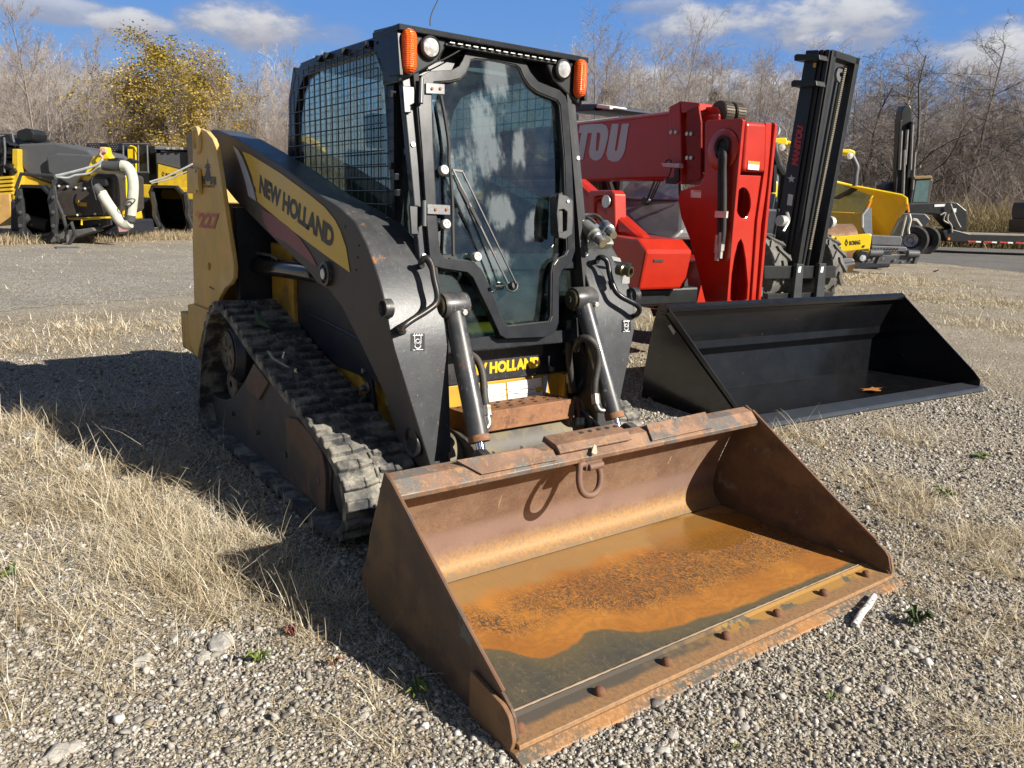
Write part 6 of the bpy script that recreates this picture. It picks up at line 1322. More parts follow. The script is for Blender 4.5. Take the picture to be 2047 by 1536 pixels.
for k in range(12): a = (rn.uniform(118, 205), rn.uniform(440, 468)); b_ = (a[0]+rn.uniform(-25, 25), a[1]+rn.uniform(-8, 8)); m.tube([PD(*a, A1-1.2), PD(*b_, A1-1.2)], .03, 6)
slab(m, [(160, 440), (212, 437), (214, 450), (196, 456), (165, 455)], A1-1.2, .3); m.build('under_linkage', mat('linkage_black', (.03, .032, .036), .35), P1)
m = MB(); m.tube([PD(*p, A1-1.4) for p in ((163, 450), (164, 440), (185, 437), (200, 437))], .03, 6); m.build('yellow_pipe', YCLN, P1)
m = MB(); slab(m, [(20, 400), (125, 440), (235, 440), (240, 468), (180, 478), (20, 462)], A1-.2, 2.2); m.build('undercarriage', BLKD, P1, .05)
m = MB(); slab(m, [(36, 478), (60, 486), (100, 488), (125, 478), (135, 460), (110, 462)], A1-1.9, .6); slab(m, [(140, 478), (190, 462), (185, 455), (150, 460)], A1-1.6, .5); m.build('rubber_flap', mat('grey_rubber_flap', (.10, .10, .10), .6, dust=.3), P1, .03)
m = MB(); m.tube([PD(135, 470, A1-2), PD(136, 497, A1-2)], .04, 8); c = G(135, 497); m.box((c[0]-.25, c[1]-.25, .0), (c[0]+.25, c[1]+.25, .03)); m.build('support_stand', GSTL, P1)
m = MB(); slab(m, [(236, 452), (255, 448), (260, 456), (252, 463), (238, 464)], A1-1.0, .1); m.build('pink_flag_plate', mat('faded_pink', (.55, .30, .30), .5), P1)

A2 = float(gdepth(340, 474))+.9
P2 = thing('cold_planer', tuple(G(340, 478)), 'second cold planer with a steel-mesh cab top, half hidden behind the beige plate', 'planer', 'cold planers parked on the left')
m = MB(); slab(m, [(168, 298), (175, 286), (245, 287), (262, 300), (262, 350), (215, 352), (170, 320)], A2+1, 1.5); cg = m.build('perforated_guard', mat('blue_black_mesh', (.02, .022, .035), .35), P2, .02)
m = MB()
for i in range(14):
    for j in range(4):
        if (i % 7) < 4: x = 180+i*5.2+(j % 2)*2.6; y = 289.5+j*4; slab(m, [(x, y-1.2), (x+1.2, y), (x, y+1.2), (x-1.2, y)], A2+.99, .004)
m.build('guard_holes', mat('tan_see_through', (.25, .2, .15), .8), cg)
m = MB(); slab(m, [(262, 287), (296, 290), (300, 300), (300, 375), (262, 378)], A2+1.2, 1.6); m.build('operator_cab', MBLK, P2, .02)
m = MB(); slab(m, [(254, 296), (260, 290), (268, 294), (270, 332), (262, 336), (255, 320)], A2+.9, .2); slab(m, [(258, 330), (270, 330), (270, 346), (256, 346)], A2+.9, .2); m.build('yellow_seat_frame', YCLN, P2, .02)
m = MB()
for pts in (((246, 290), (247, 345)), ((276, 290), (277, 345)), ((294, 290), (296, 345)), ((246, 345), (298, 345)), ((246, 288), (298, 288))): m.tube([PD(*p, A2+.8) for p in pts], .03, 6)
m.build('guard_rail', mat('grey_rail', (.12, .12, .13), .4), P2)
m = MB(); slab(m, [(296, 294), (310, 291), (312, 305), (300, 308)], A2+.9, .4); m.build('mirror', MBLK, P2, .02)
m = MB(); slab(m, [(310, 306), (345, 302), (440, 306), (440, 352), (312, 352)], A2+1.0, 2.2); m.build('hood', GRH, P2, .05)
m = MB(); slab(m, [(308, 292), (440, 298), (440, 302), (308, 299)], A2+.9, 2.0); m.build('hood_rail', mat('silver_rail', (.30, .31, .33), .4, .5), P2, .02)
m = MB()
for x in (332, 344, 360, 375): slab(m, [(x, 295), (x+4, 295), (x+4, 299), (x, 299)], A2+.85, .05)
m.build('rail_bolt', GALV, P2)
m = MB(); slab(m, [(315, 325), (365, 338), (440, 345), (440, 385), (315, 372)], A2+.95, .3); sy = m.build('side_panel', Y2, P2, .02)
m = MB(); slab(m, [(268, 368), (315, 370), (440, 385), (440, 400), (300, 398), (270, 392)], A2+.9, 2.0); m.build('lower_body', Y2, P2, .03)
q = lambda px, py: PD(px, py, A2+.945)
text_mb('BOMAG', q(331, 352), q(352, 354), q(331, 346), .05, depth=0, material=INK, parent=sy)
m = MB(); m.prism3([[q(326, 343), q(329, 348), q(326, 354), q(323, 348)], [q(326, 345.5), q(327.6, 348), q(326, 351.3), q(324.4, 348)]], -FH*.004); m.build('diamond_emblem', INK, sy)
m = MB(); m.prism3([[q(315, 325), q(366, 338), q(366, 340), q(315, 327)]], -FH*.004); m.build('panel_stripe', INK, sy)
oc2 = [(302, 370), (350, 371), (366, 388), (371, 420), (378, 455), (370, 473), (330, 470), (312, 450), (303, 410), (296, 385)]
m = MB(); m.prism3([[PD(*p, A2-1.0) for p in oc2], [PD(*p, A2-1.0) for p in scl(oc2, .88)]], FH*.25); cf2 = m.build('conveyor_mouth_frame', MBLK, P2, .012)
frustum(scl(oc2, .88), A2-.95, scl(oc2, .6, 10, -10), A2+1.0, 'conveyor_tunnel', MATS['tunnel_black'], cf2)
m = MB(); slab(m, scl(oc2, .6, 10, -10), A2+1.0, .05); m.build('tunnel_end', mat('tunnel_navy', (.01, .012, .02), .6), cf2)
m = MB()
for dx in (0, 66):
    q_ = [(300+dx, 385), (306+dx, 383), (312+dx, 410), (310+dx, 430), (320+dx, 452), (316+dx, 458), (304+dx, 432), (304+dx, 412)]
    slab(m, q_, A2-1.1, .10)
m.build('conveyor_linkage', MATS['linkage_black'], cf2, .012)
m = MB(); m.tube([PD(*p, A2-1.1) for p in ((300, 364), (330, 355), (372, 335), (385, 328))], .03, 8); m.tube([PD(*p, A2-1.1) for p in ((303, 367), (340, 358), (385, 338))], .02, 8); m.build('tension_cable', mat('pale_cable', (.5, .52, .52), .5), P2)
m = MB(); slab(m, [(268, 395), (300, 395), (320, 455), (268, 455)], A2+.5, 2.0); slab(m, [(280, 384), (284, 384), (294, 454), (290, 455)], A2-.6, .1); m.build('undercarriage', BLKD, P2, .05)
m = MB(); slab(m, [(372, 268), (385, 262), (388, 335), (376, 340)], A2+.8, .8); m.build('side_mirror_tower', MATS['cab_dark_frame'], P2, .02)
m = MB(); m.lathe([(0, 0), (.10, .0), (.10, .06), (0, .1)], PD(147, 286, A2+8), (0, 0, 1), 12)
# a person's capped head shows over the hood, far behind
# ============================================================ ground
def ground_mat(name, base, stones, straw, strawcov, gap=.5, scale=48, bump=.9):
    m = bpy.data.materials.new(name); m.use_nodes = True; t = m.node_tree; b = t.nodes['Principled BSDF']; tc = nn(t, 'ShaderNodeTexCoord').outputs['Object']
    n0 = noise_n(t, tc, .55, 5, .6); n1 = noise_n(t, tc, 3.0, 6, .65); n2 = noise_n(t, tc, 30, 4, .7)
    cs = []
    hgt = None
    for sc_ in (scale, scale*2.3):
        v = nn(t, 'ShaderNodeTexVoronoi'); v.inputs['Scale'].default_value = sc_; v.inputs['Randomness'].default_value = 1; ln(t, tc, v.inputs['Vector'])
        sp = nn(t, 'ShaderNodeSeparateColor'); ln(t, v.outputs['Color'], sp.inputs[0])
        c = mixc(t, sp.outputs[0], tuple(x*.30 for x in stones), tuple(min(1, x*2.0) for x in stones))
        c = mixc(t, mth(t, 'MULTIPLY', smooth(t, sp.outputs[1], .7, .9), .6), c, (.30, .22, .14))
        dk = smooth(t, v.outputs['Distance'], .30, .62); c = mixc(t, mth(t, 'MULTIPLY', dk, gap), c, base)
        cs.append((c, v.outputs['Distance']))
    c = mixc(t, smooth(t, n2, .45, .55), cs[0][0], cs[1][0])
    c = mixc(t, mth(t, 'MULTIPLY', smooth(t, n0, .42, .62), .45), c, base)
    mp = nn(t, 'ShaderNodeMapping'); ln(t, tc, mp.inputs[0]); mp.inputs['Scale'].default_value = (1, 3, 1); mp.inputs['Rotation'].default_value = (0, 0, .7)
    n4 = noise_n(t, mp.outputs[0], 40, 5, .75, 1.5); f = mth(t, 'MULTIPLY', smooth(t, n4, .48, .62), smooth(t, mth(t, 'ADD', n1, mth(t, 'MULTIPLY', n0, .5)), .85-strawcov, 1.0-strawcov))
    c = mixc(t, f, c, straw)
    ln(t, c, b.inputs['Base Color']); b.inputs['Roughness'].default_value = .9; b.inputs['Specular IOR Level'].default_value = .25
    bn = nn(t, 'ShaderNodeBump'); bn.inputs['Strength'].default_value = bump; bn.inputs['Distance'].default_value = .012; bn.invert = True
    ln(t, mth(t, 'ADD', cs[0][1], mth(t, 'MULTIPLY', cs[1][1], .5)), bn.inputs['Height']); ln(t, bn.outputs[0], b.inputs['Normal'])
    return m
GM = ground_mat('gravel_and_straw', (.085, .070, .052), (.32, .295, .26), (.55, .455, .30), .50)
GR = ground_mat('compacted_gravel', (.20, .182, .155), (.34, .315, .27), (.42, .36, .26), .08, gap=.7, scale=26, bump=1.0)
m = MB(); m.add([(-400, -400, 0), (400, -400, 0), (400, 400, 0), (-400, 400, 0)], [(0, 1, 2, 3)]); tag(m.build('gravel_ground', GM), kind='structure')
def wob(a, b_, n, amp, sd):
    rn = random.Random(sd); out = []
    for k in range(n+1):
        f = k/n; p = np.array(a)*(1-f)+np.array(b_)*f; t = mnoise.noise(Vector((f*n*.45, sd*3.7, 0)))*amp; d = np.array(b_)-np.array(a); d = d/np.linalg.norm(d); out.append((p[0]-d[1]*t, p[1]+d[0]*t, .004))
    return out
def on_g(px, py): p = G(px, py); return (p[0], p[1])
f0, f1 = np.array(on_g(-900, 512)), np.array(on_g(560, 487)); n0, n1_ = np.array(on_g(-400, 660)), np.array(on_g(420, 585))
e1_ = wob(n0, n1_, 60, .22, 1); e2_ = wob(f1, f0, 60, .3, 2)
m = MB(); m.add(e1_+e2_, [tuple(range(len(e1_)+len(e2_)))]); tag(m.build('gravel_road', GR), kind='structure')
a0, a1 = np.array(on_g(1790, 492)), np.array(on_g(2500, 486)); b0, b1 = np.array(on_g(2500, 590)), np.array(on_g(1800, 520))
e1_ = wob(b1, b0, 50, .35, 4); e2_ = wob(a1, a0, 30, .3, 5)
GR2 = ground_mat('damp_gravel', (.10, .098, .095), (.165, .16, .155), (.3, .25, .17), .03, gap=.6, scale=50, bump=.5)
m = MB(); m.add(e1_+e2_, [tuple(range(len(e1_)+len(e2_)))]); tag(m.build('gravel_track', GR2), kind='structure')

# ---- loose stones and dry grass near the camera
def tone_mat(name, stops, rough=.85, bump=None, trans=0.0):
    m = bpy.data.materials.new(name); m.use_nodes = True; t = m.node_tree; b = t.nodes['Principled BSDF']
    at_ = nn(t, 'ShaderNodeAttribute'); at_.attribute_name = 'tone'; cr = nn(t, 'ShaderNodeValToRGB'); ln(t, at_.outputs['Fac'], cr.inputs[0])
    el = cr.color_ramp.elements; el[0].position = stops[0][0]; el[0].color = (*stops[0][1], 1); el[1].position = stops[-1][0]; el[1].color = (*stops[-1][1], 1)
    for p, c in stops[1:-1]: e = el.new(p); e.color = (*c, 1)
    col = cr.outputs[0]
    if bump: col = mixc(t, mth(t, 'MULTIPLY', smooth(t, noise_n(t, nn(t, 'ShaderNodeTexCoord').outputs['Object'], bump, 4, .7), .4, .7), .45), col, (.10, .085, .07))
    ln(t, col, b.inputs['Base Color']); b.inputs['Roughness'].default_value = rough; b.inputs['Specular IOR Level'].default_value = .25
    if trans:
        tl_ = nn(t, 'ShaderNodeBsdfTranslucent'); ln(t, col, tl_.inputs[0]); mx = nn(t, 'ShaderNodeMixShader'); mx.inputs[0].default_value = trans; ln(t, b.outputs[0], mx.inputs[1]); ln(t, tl_.outputs[0], mx.inputs[2]); ln(t, mx.outputs[0], t.nodes['Material Output'].inputs[0])
    return m
STN = tone_mat('stone_mix', [(0, (.09, .08, .075)), (.2, (.24, .22, .195)), (.5, (.42, .39, .345)), (.72, (.55, .52, .47)), (.84, (.34, .27, .19)), (.90, (.68, .66, .62)), (1, (.80, .79, .76))], .8, 90)
GRS = tone_mat('dry_straw', [(0, (.23, .17, .10)), (.3, (.45, .36, .23)), (.7, (.70, .60, .42)), (1, (.86, .80, .65))], .6, None, .25)
PATCH = [(200, 1150, .6, .5), (60, 1400, .35, .35), (300, 950, .6, .65), (100, 950, .6, .6), (330, 1080, .34, 1.0), (430, 1150, .30, 1.0), (250, 1010, .30, .9), (500, 1120, .20, .8), (560, 1200, .18, .7), (620, 1260, .16, .5), (90, 830, .45, .9), (30, 900, .5, .7), (40, 1010, .35, .6), (150, 1210, .2, .35), (250, 790, .8, .45), (300, 720, .7, .5), (200, 660, .9, .9), (60, 680, 1.0, .8), (330, 650, .8, .9),
         (390, 900, .3, .3), (480, 960, .3, .35), (680, 1200, .14, .4), (700, 1290, .12, .35), (780, 1400, .14, .35), (930, 1460, .10, .3), (760, 1500, .14, .4), (100, 1320, .2, .35), (300, 1330, .16, .3), (60, 1140, .25, .5),
         (1620, 880, .30, .7), (1700, 960, .3, .5), (1850, 1010, .35, .8), (1620, 960, .2, .4), (1900, 760, .7, .7), (1750, 560, 1.6, 1.0), (1900, 600, 1.4, 1.0), (2000, 650, 1.0, .8), (1700, 600, .8, .9), (1500, 900, .2, .4), (1980, 1100, .4, .8), (2000, 1250, .25, .6), (1860, 1160, .25, .45), (1650, 1300, .12, .35), (1300, 650, .9, 1.0), (1290, 730, .5, .8), (1270, 780, .35, .6), (1760, 690, .6, .5), (1830, 870, .4, .45), (1700, 1080, .2, .4), (1560, 1330, .12, .3), (1980, 1480, .15, .5), (1900, 1400, .15, .3)]
PW = np.array([[*on_g(a, b_), r_, d_] for a, b_, r_, d_ in PATCH])
def vnoise(x, y, s, sd):
    return np.array([mnoise.noise(Vector((a*s, b_*s, sd))) for a, b_ in zip(x, y)])
def gdens(x, y):
    d = np.zeros(len(x))
    for px_, py_, r_, w_ in PW: d = np.maximum(d, w_*np.exp(-((x-px_)**2+(y-py_)**2)/(2*(r_*.75)**2)))
    return np.clip(d*(1+.9*vnoise(x, y, 5, 1.3))+.10+.22*vnoise(x, y, 2.2, 7.7), 0, 1.3)
def polar(n, r0, r1, p, half=47):
    u = RNG.random(n); r = (r0**(p+1)+(r1**(p+1)-r0**(p+1))*u)**(1/(p+1)); a = yaw+np.radians(RNG.uniform(-half, half, n))
    return cpos[0]+r*np.cos(a), cpos[1]+r*np.sin(a), r
def in_rect(x, y, x0, x1, y0, y1): return (x > x0) & (x < x1) & (y > y0) & (y < y1)
def blocked(x, y):
    bu = (x-B.p0[0])*B.ex[0]+(y-B.p0[1])*B.ex[1]; bv = (x-B.p0[0])*B.ey[0]+(y-B.p0[1])*B.ey[1]
    return in_rect(x, y, 1.10, 2.045, -.90, .90) | in_rect(x, y, -1.35, .66, -.80, -.485) | in_rect(x, y, -1.35, .66, .485, .80) | ((bu > -.80) & (bu < .06) & (bv > -.02) & (bv < WB+.02))
ph = (1+5**.5)/2
ICO = np.array([(-1, ph, 0), (1, ph, 0), (-1, -ph, 0), (1, -ph, 0), (0, -1, ph), (0, 1, ph), (0, -1, -ph), (0, 1, -ph), (ph, 0, -1), (ph, 0, 1), (-ph, 0, -1), (-ph, 0, 1)])/math.sqrt(1+ph*ph)
IF = np.array([(0, 11, 5), (0, 5, 1), (0, 1, 7), (0, 7, 10), (0, 10, 11), (1, 5, 9), (5, 11, 4), (11, 10, 2), (10, 7, 6), (7, 1, 8), (3, 9, 4), (3, 4, 2), (3, 2, 6), (3, 6, 8), (3, 8, 9), (4, 9, 5), (2, 4, 11), (6, 2, 10), (8, 6, 7), (9, 8, 1)])
def stones(name, x, y, r):
    n = len(x); V = ICO[None]*(1+RNG.normal(0, .16, (n, 12, 1)))
    for k in range(6):   # broken faces
        dr = RNG.normal(0, 1, (n, 1, 3)); dr /= np.linalg.norm(dr, axis=2, keepdims=True); q = (V*dr).sum(2, keepdims=True)-RNG.uniform(.35, .8, (n, 1, 1)); V = V-dr*np.maximum(0, q)
    V = V*1.12; V = V*np.stack([RNG.uniform(.75, 1.35, n), RNG.uniform(.7, 1.1, n), RNG.uniform(.45, .85, n)], 1)[:, None, :]
    th = RNG.uniform(0, 2*np.pi, n); t2 = RNG.normal(0, .35, n)
    c, s = np.cos(t2), np.sin(t2); X, Z = V[..., 0]*c[:, None]+V[..., 2]*s[:, None], -V[..., 0]*s[:, None]+V[..., 2]*c[:, None]; Yv = V[..., 1]
    c, s = np.cos(th), np.sin(th); X, Yv = X*c[:, None]-Yv*s[:, None], X*s[:, None]+Yv*c[:, None]
    V = np.stack([X, Yv, Z], 2)*r[:, None, None]; V[..., 0] += x[:, None]; V[..., 1] += y[:, None]; V[..., 2] += (r*RNG.uniform(.02, .42, n))[:, None]
    tone = np.repeat(RNG.beta(1.6, 1.8, n), 12)
    Fc = (IF[None]+(np.arange(n)*12)[:, None, None]).reshape(-1, 3)
    return mesh_np(name, V.reshape(-1, 3), Fc, STN, nper=3, cols=tone)
N1 = 250000
x, y, r_ = polar(N1, .95, 7.5, -.25)
sz = np.exp(RNG.normal(math.log(.0048), .42, N1)); big = RNG.random(N1) < .008; sz = np.where(big, sz*2.1, sz); sz *= (1+.10*np.maximum(0, r_-2.5)); sz = np.minimum(sz, .021)
gd = gdens(x, y); bare = vnoise(x, y, 1.1, 3.1)
keep = (RNG.random(N1) > gd*.6) & (RNG.random(N1) < .85+bare) & ~blocked(x, y)
tag(stones('loose_gravel', x[keep], y[keep], sz[keep]), 'loose angular grey and white gravel stones strewn over the near ground', 'gravel', kind='stuff')
def blades(name, x, y, ln_, wd, lean, mt, tn, seg=4, az=None):
    """curved tapering straws"""
    n = len(x); az = RNG.uniform(0, 2*np.pi, n) if az is None else az; face = az+np.pi/2+RNG.normal(0, .5, n)
    curl = lean+RNG.uniform(.2, 1.1, n); P = []; p = np.stack([x, y, np.zeros(n)-.002], 1); ang = lean.copy(); bend = RNG.normal(0, .25, n)
    for k in range(seg+1):
        w_ = wd*(1-k/seg*.85); o = np.stack([np.cos(face)*w_, np.sin(face)*w_, np.zeros(n)], 1); P.append(p-o); P.append(p+o)
        st = ln_/seg; p = p+np.stack([np.sin(ang)*np.cos(az)*st, np.sin(ang)*np.sin(az)*st, np.cos(ang)*st], 1); p[:, 2] = np.maximum(p[:, 2], .003)
        ang = ang+(curl-lean)/seg+RNG.normal(0, .10, n); az = az+bend/seg
    V = np.stack(P, 1).reshape(-1, 3); m_ = 2*(seg+1); base = (np.arange(n)*m_)[:, None, None]
    q = np.array([[2*k, 2*k+1, 2*k+3, 2*k+2] for k in range(seg)])[None]; Fc = (q+base).reshape(-1, 4)
    return mesh_np(name, V, Fc, mt, nper=4, cols=np.repeat(tn, m_))
def tufts(n, r0, r1, p, per, half=47, lscale=1.0, wscale=1.0, thr=.0):
    x, y, r_ = polar(n, r0, r1, p, half); g = gdens(x, y); k = (RNG.random(n) < g**(1.5 if r0 < 2 else .8)) & ~blocked(x, y); x, y, g, r_ = x[k], y[k], g[k], r_[k]
    cnt = RNG.poisson(per*(.35+.9*g)); X = np.repeat(x, cnt); Yv = np.repeat(y, cnt); Gd = np.repeat(g, cnt); Rr = np.repeat(r_, cnt); nn_ = len(X)
    tb = np.repeat(RNG.beta(2.2, 2, len(x)), cnt); sc_ = np.repeat(np.exp(RNG.normal(0, .35, len(x))), cnt)
    X = X+RNG.normal(0, .014*wscale, nn_); Yv = Yv+RNG.normal(0, .014*wscale, nn_)
    L_ = np.exp(RNG.normal(math.log(.050), .5, nn_))*(.55+.95*Gd)*sc_*lscale; lean = np.abs(RNG.normal(1.1, .38, nn_))
    ok = ~blocked(X, Yv)
    return X[ok], Yv[ok], L_[ok], lean[ok], np.clip(tb[ok]+RNG.normal(0, .15, ok.sum()), 0, 1), Rr[ok]
X, Yv, L_, lean, tn, Rr = tufts(30000, .95, 5.5, 0.0, 10)
o = blades('dry_grass', X, Yv, L_, .0009+.0006*RNG.random(len(X))+.0002*Rr, lean, GRS, tn); tag(o, 'short straw coloured dead grass tufts across the gravel', 'grass', kind='stuff')
X, Yv, L_, lean, tn, Rr = tufts(110000, 4.5, 28, .5, 7, 46, .60, 5.0)
o = blades('far_dry_grass', X, Yv, L_*1.1, .0009+.00036*Rr, lean, GRS, tn, seg=2); tag(o, 'pale dry grass further back around the parked machines', 'grass', kind='stuff')
X, Yv, _r = polar(70000, .95, 6.5, -.1); g = gdens(X, Yv); kk = (RNG.random(len(X)) < .18+.9*g) & ~blocked(X, Yv); X, Yv = X[kk], Yv[kk]; n = len(X)
o = blades('straw_litter', X, Yv, np.exp(RNG.normal(math.log(.018), .5, n)), .0006+.0005*RNG.random(n)+.0001*_r[kk], RNG.uniform(1.1, 1.55, n), GRS, RNG.uniform(0, .8, n), seg=2); o.location.z = .006; tag(o, 'broken bits of straw lying flat between the stones', 'litter', kind='stuff')
# long bleached stems lying over one another in the left foreground
n = 2200; c0 = np.array(on_g(340, 1090)); xx = RNG.normal(c0[0], .30, n); yy = RNG.normal(c0[1], .26, n); kk = ~blocked(xx, yy); xx, yy = xx[kk], yy[kk]; n = len(xx)
o = blades('long_dry_stems', xx, yy, RNG.uniform(.06, .22, n), np.full(n, .0010), np.abs(RNG.normal(1.15, .3, n)), GRS, RNG.uniform(.55, 1, n), seg=6, az=RNG.normal(yaw+R(60), 1.2, n)); tag(o, 'long bleached grass stems lying tangled left of the rubber track', 'grass', kind='stuff')
n = 380; cc = [on_g(a, b_) for a, b_ in ((90, 850), (430, 1130), (540, 1160), (20, 870), (1850, 1000), (1990, 1120), (620, 1240), (200, 1050))]; ii = RNG.integers(0, len(cc), n); cc = np.array(cc)[ii]
xx = cc[:, 0]+RNG.normal(0, .13, n); yy = cc[:, 1]+RNG.normal(0, .13, n); kk = ~blocked(xx, yy); xx, yy = xx[kk], yy[kk]; n = len(xx)
o = blades('standing_seed_stems', xx, yy, RNG.uniform(.06, .20, n), np.full(n, .0010), np.abs(RNG.normal(.25, .25, n)), GRS, RNG.uniform(.3, .9, n), seg=5); tag(o, 'upright thin seed stems standing above the dry grass', 'grass', kind='stuff')
# strip of rank dry grass under the planers on the left
n = 9000; a_, b_ = np.array(on_g(-250, 498)), np.array(on_g(420, 478)); f = RNG.random(n); xx = a_[0]+(b_[0]-a_[0])*f; yy = a_[1]+(b_[1]-a_[1])*f; dd = RNG.uniform(-.2, 3.2, n); xx += FH[0]*dd; yy += FH[1]*dd
o = blades('verge_grass', xx, yy, RNG.uniform(.10, .34, n), np.full(n, .009), np.abs(RNG.normal(.4, .3, n)), GRS, RNG.uniform(0, .6, n), seg=3); tag(o, 'rank tan grass growing along the verge under the parked planers', 'grass', kind='stuff')

# ---- weeds, leaves, rocks, a stick
WGR = mat('weed_green', (.085, .14, .025), .5, 0, (.20, .22, .04), (20, .45, .6)); WRD = mat('weed_red', (.22, .05, .04), .6, 0, (.14, .12, .03), (20, .45, .6))
def weed(px, py, r, n, label, mt=WGR, up=.35):
    c = G(px, py); rn = random.Random(int(px)); m = MB()
    for k in range(n):
        a = 2*math.pi*k/n+rn.uniform(-.3, .3); l = r*rn.uniform(.6, 1.1); w_ = l*rn.uniform(.13, .22); d = np.array([math.cos(a), math.sin(a), 0]); s_ = np.array([-math.sin(a), math.cos(a), 0]); ht = l*up*rn.uniform(.5, 1.5)
        P = [c+d*l*.05, c+d*l*.45+s_*w_+np.array([0, 0, ht]), c+d*l+np.array([0, 0, ht*.7]), c+d*l*.45-s_*w_+np.array([0, 0, ht])]; P.append(c+d*l*.5+np.array([0, 0, ht*.8])); m.add([tuple(p+np.array([0, 0, .004])) for p in P], [(0, 1, 4), (1, 2, 4), (2, 3, 4), (3, 0, 4)])
    tag(m.build('green_weed', mt), label, 'weed')
weed(22, 1152, .055, 7, 'small bright green weed at the left edge of the foreground')
weed(520, 1325, .05, 9, 'leafy green weed in the gravel left of the bucket, beside the shadow edge', up=.6)
weed(585, 1275, .045, 8, 'reddish leaved weed on the shadow edge left of the bucket', WRD, .8)
weed(668, 1335, .035, 6, 'tiny brown-red sprout just outside the bucket shadow', WRD, .8)
weed(835, 1390, .05, 9, 'shaded green weed growing beside the bucket side plate', up=.7)
weed(1890, 995, .075, 12, 'dark green weed clump in the gravel right of the buckets', up=.5)
weed(1960, 915, .075, 12, 'low yellow green weed patch right of the black bucket', up=.25)
weed(1662, 1400, .028, 7, 'small pale green sprout in the gravel below the bucket lip', up=.5)
weed(1830, 1250, .06, 16, 'feathery dark weed beyond the pale stick', mat('dull_weed', (.07, .10, .035), .7), up=.7)
weed(1470, 1500, .02, 5, 'minute green sprout at the bottom edge right of the bucket corner', up=.5)
def rock(px, py, r, sx, label):
    rn = np.random.default_rng(int(px)); c = G(px, py); import bmesh
    bm = bmesh.new(); bmesh.ops.create_icosphere(bm, subdivisions=3, radius=1)
    for v in bm.verts:
        q = Vector(v.co)*1.3+Vector((px, py, 0)); f = 1+.32*mnoise.noise(q)+.14*mnoise.noise(q*3)+.05*mnoise.noise(q*8); v.co = Vector((v.co.x*f*sx, v.co.y*f, v.co.z*f*.55))
    me = bpy.data.meshes.new('rock'); bm.to_mesh(me); bm.free(); me.materials.append(mat('pale_rock', (.50, .47, .42), .85, 0, (.30, .27, .23), (30, .45, .65), bump=(120, .5)))
    o = bpy.data.objects.new('rock', me); sc.collection.objects.link(o); o.scale = (r, r, r); o.location = (c[0], c[1], r*.16); o.rotation_euler = (0, 0, float(rn.uniform(0, 3))); tag(o, label, 'rock')
rock(440, 1290, .038, 1.3, 'largest pale limestone rock in the left foreground gravel')
rock(405, 1318, .024, 1.4, 'flat pale stone touching the largest left foreground rock')
rock(282, 1325, .024, 1.2, 'whitish stone left of the big pale rock')
rock(1768, 1382, .020, 1.2, 'rounded grey stone standing proud of the gravel at lower right')
rock(1822, 1300, .020, 1.1, 'pale stone by the feathery weed at right')
rock(115, 1510, .026, 1.3, 'pale stone at the bottom left corner')
rock(148, 1495, .018, 1.5, 'small pale stone beside the bottom left corner stone')
rock(170, 940, .04, 1.4, 'flat pale stone at the edge of the machine shadow at left')
rock(1345, 1280+190, .017, 1.3, 'light stone in the gravel below the middle of the cutting edge')
a = G(1706, 1250, .012); b_ = G(1748, 1192, .02)
m = MB(); m.tube([a+(b_-a)*k/6+np.array([math.sin(k*1.9)*.002, math.cos(k*2.3)*.002, 0]) for k in range(7)], [.010, .0125, .013, .012, .013, .0125, .011], 10); tag(m.build('stick', mat('flaking_white_stick', (.72, .70, .66), .8, 0, (.05, .045, .04), (160, .52, .58))), 'white flaking stick lying on gravel beside the bucket lip', 'stick')
def leaf(px, py, r, label, z=.01, col='brown_leaf', tilt=.4):
    c = G(px, py) if z < .5 else None; rn = random.Random(int(px*3)); n = 14
    P = []
    for k in range(n): a = 2*math.pi*k/n; rr = r*(.6+.4*abs(math.cos(2.5*a))); P.append((c[0]+rr*math.cos(a), c[1]+rr*math.sin(a)*.7, z+tilt*rr*math.sin(a+1)+r*tilt))
    m = MB(); m.add(P+[(c[0], c[1], z)], [(k, (k+1) % n, n) for k in range(n)]); tag(m.build('fallen_leaf', MATS[col]), label, 'leaf')
mat('tan_leaf', (.50, .33, .14), .7)
leaf(1742, 980, .035, 'tan dead leaf on the gravel midway along the right side', col='tan_leaf')
leaf(440, 790+460, .02, 'small curled tan leaf in the left foreground straw', col='tan_leaf')
leaf(1870, 545, .10, 'orange leaf far out on the dry grass at right', col='brown_leaf')
for pts, lb, cl in (([(533, 701), (540, 704), (546, 714), (556, 722), (566, 726), (578, 735), (570, 733), (560, 728), (550, 722), (541, 716)], 'pale dead leaf stuck on the rubber track', (.62, .56, .42)), ([(508, 618), (514, 626), (520, 640), (534, 650), (540, 656), (528, 653), (516, 648), (510, 636)], 'long green leaf lying on the rubber track near the rear', (.14, .22, .08))):
    y_ = -.70; m = MB(); q = [HY(*p, y_) for p in pts]; 
    # lie on the sloping belt: intersect each sight line with the belt plane
    A_, B__ = np.array([.05, 0, .545+.026]), np.array([-.62, 0, .745+.026]); nB = np.cross(B__-A_, np.array([0, 1., 0])); nB /= np.linalg.norm(nB)
    P = [RP(px, py, A_, nB) for px, py in pts]; m.prism3([P], (0, 0, .002)); tag(m.build('caught_leaf', mat('leaf_'+lb[:4], cl, .7)), lb, 'leaf')

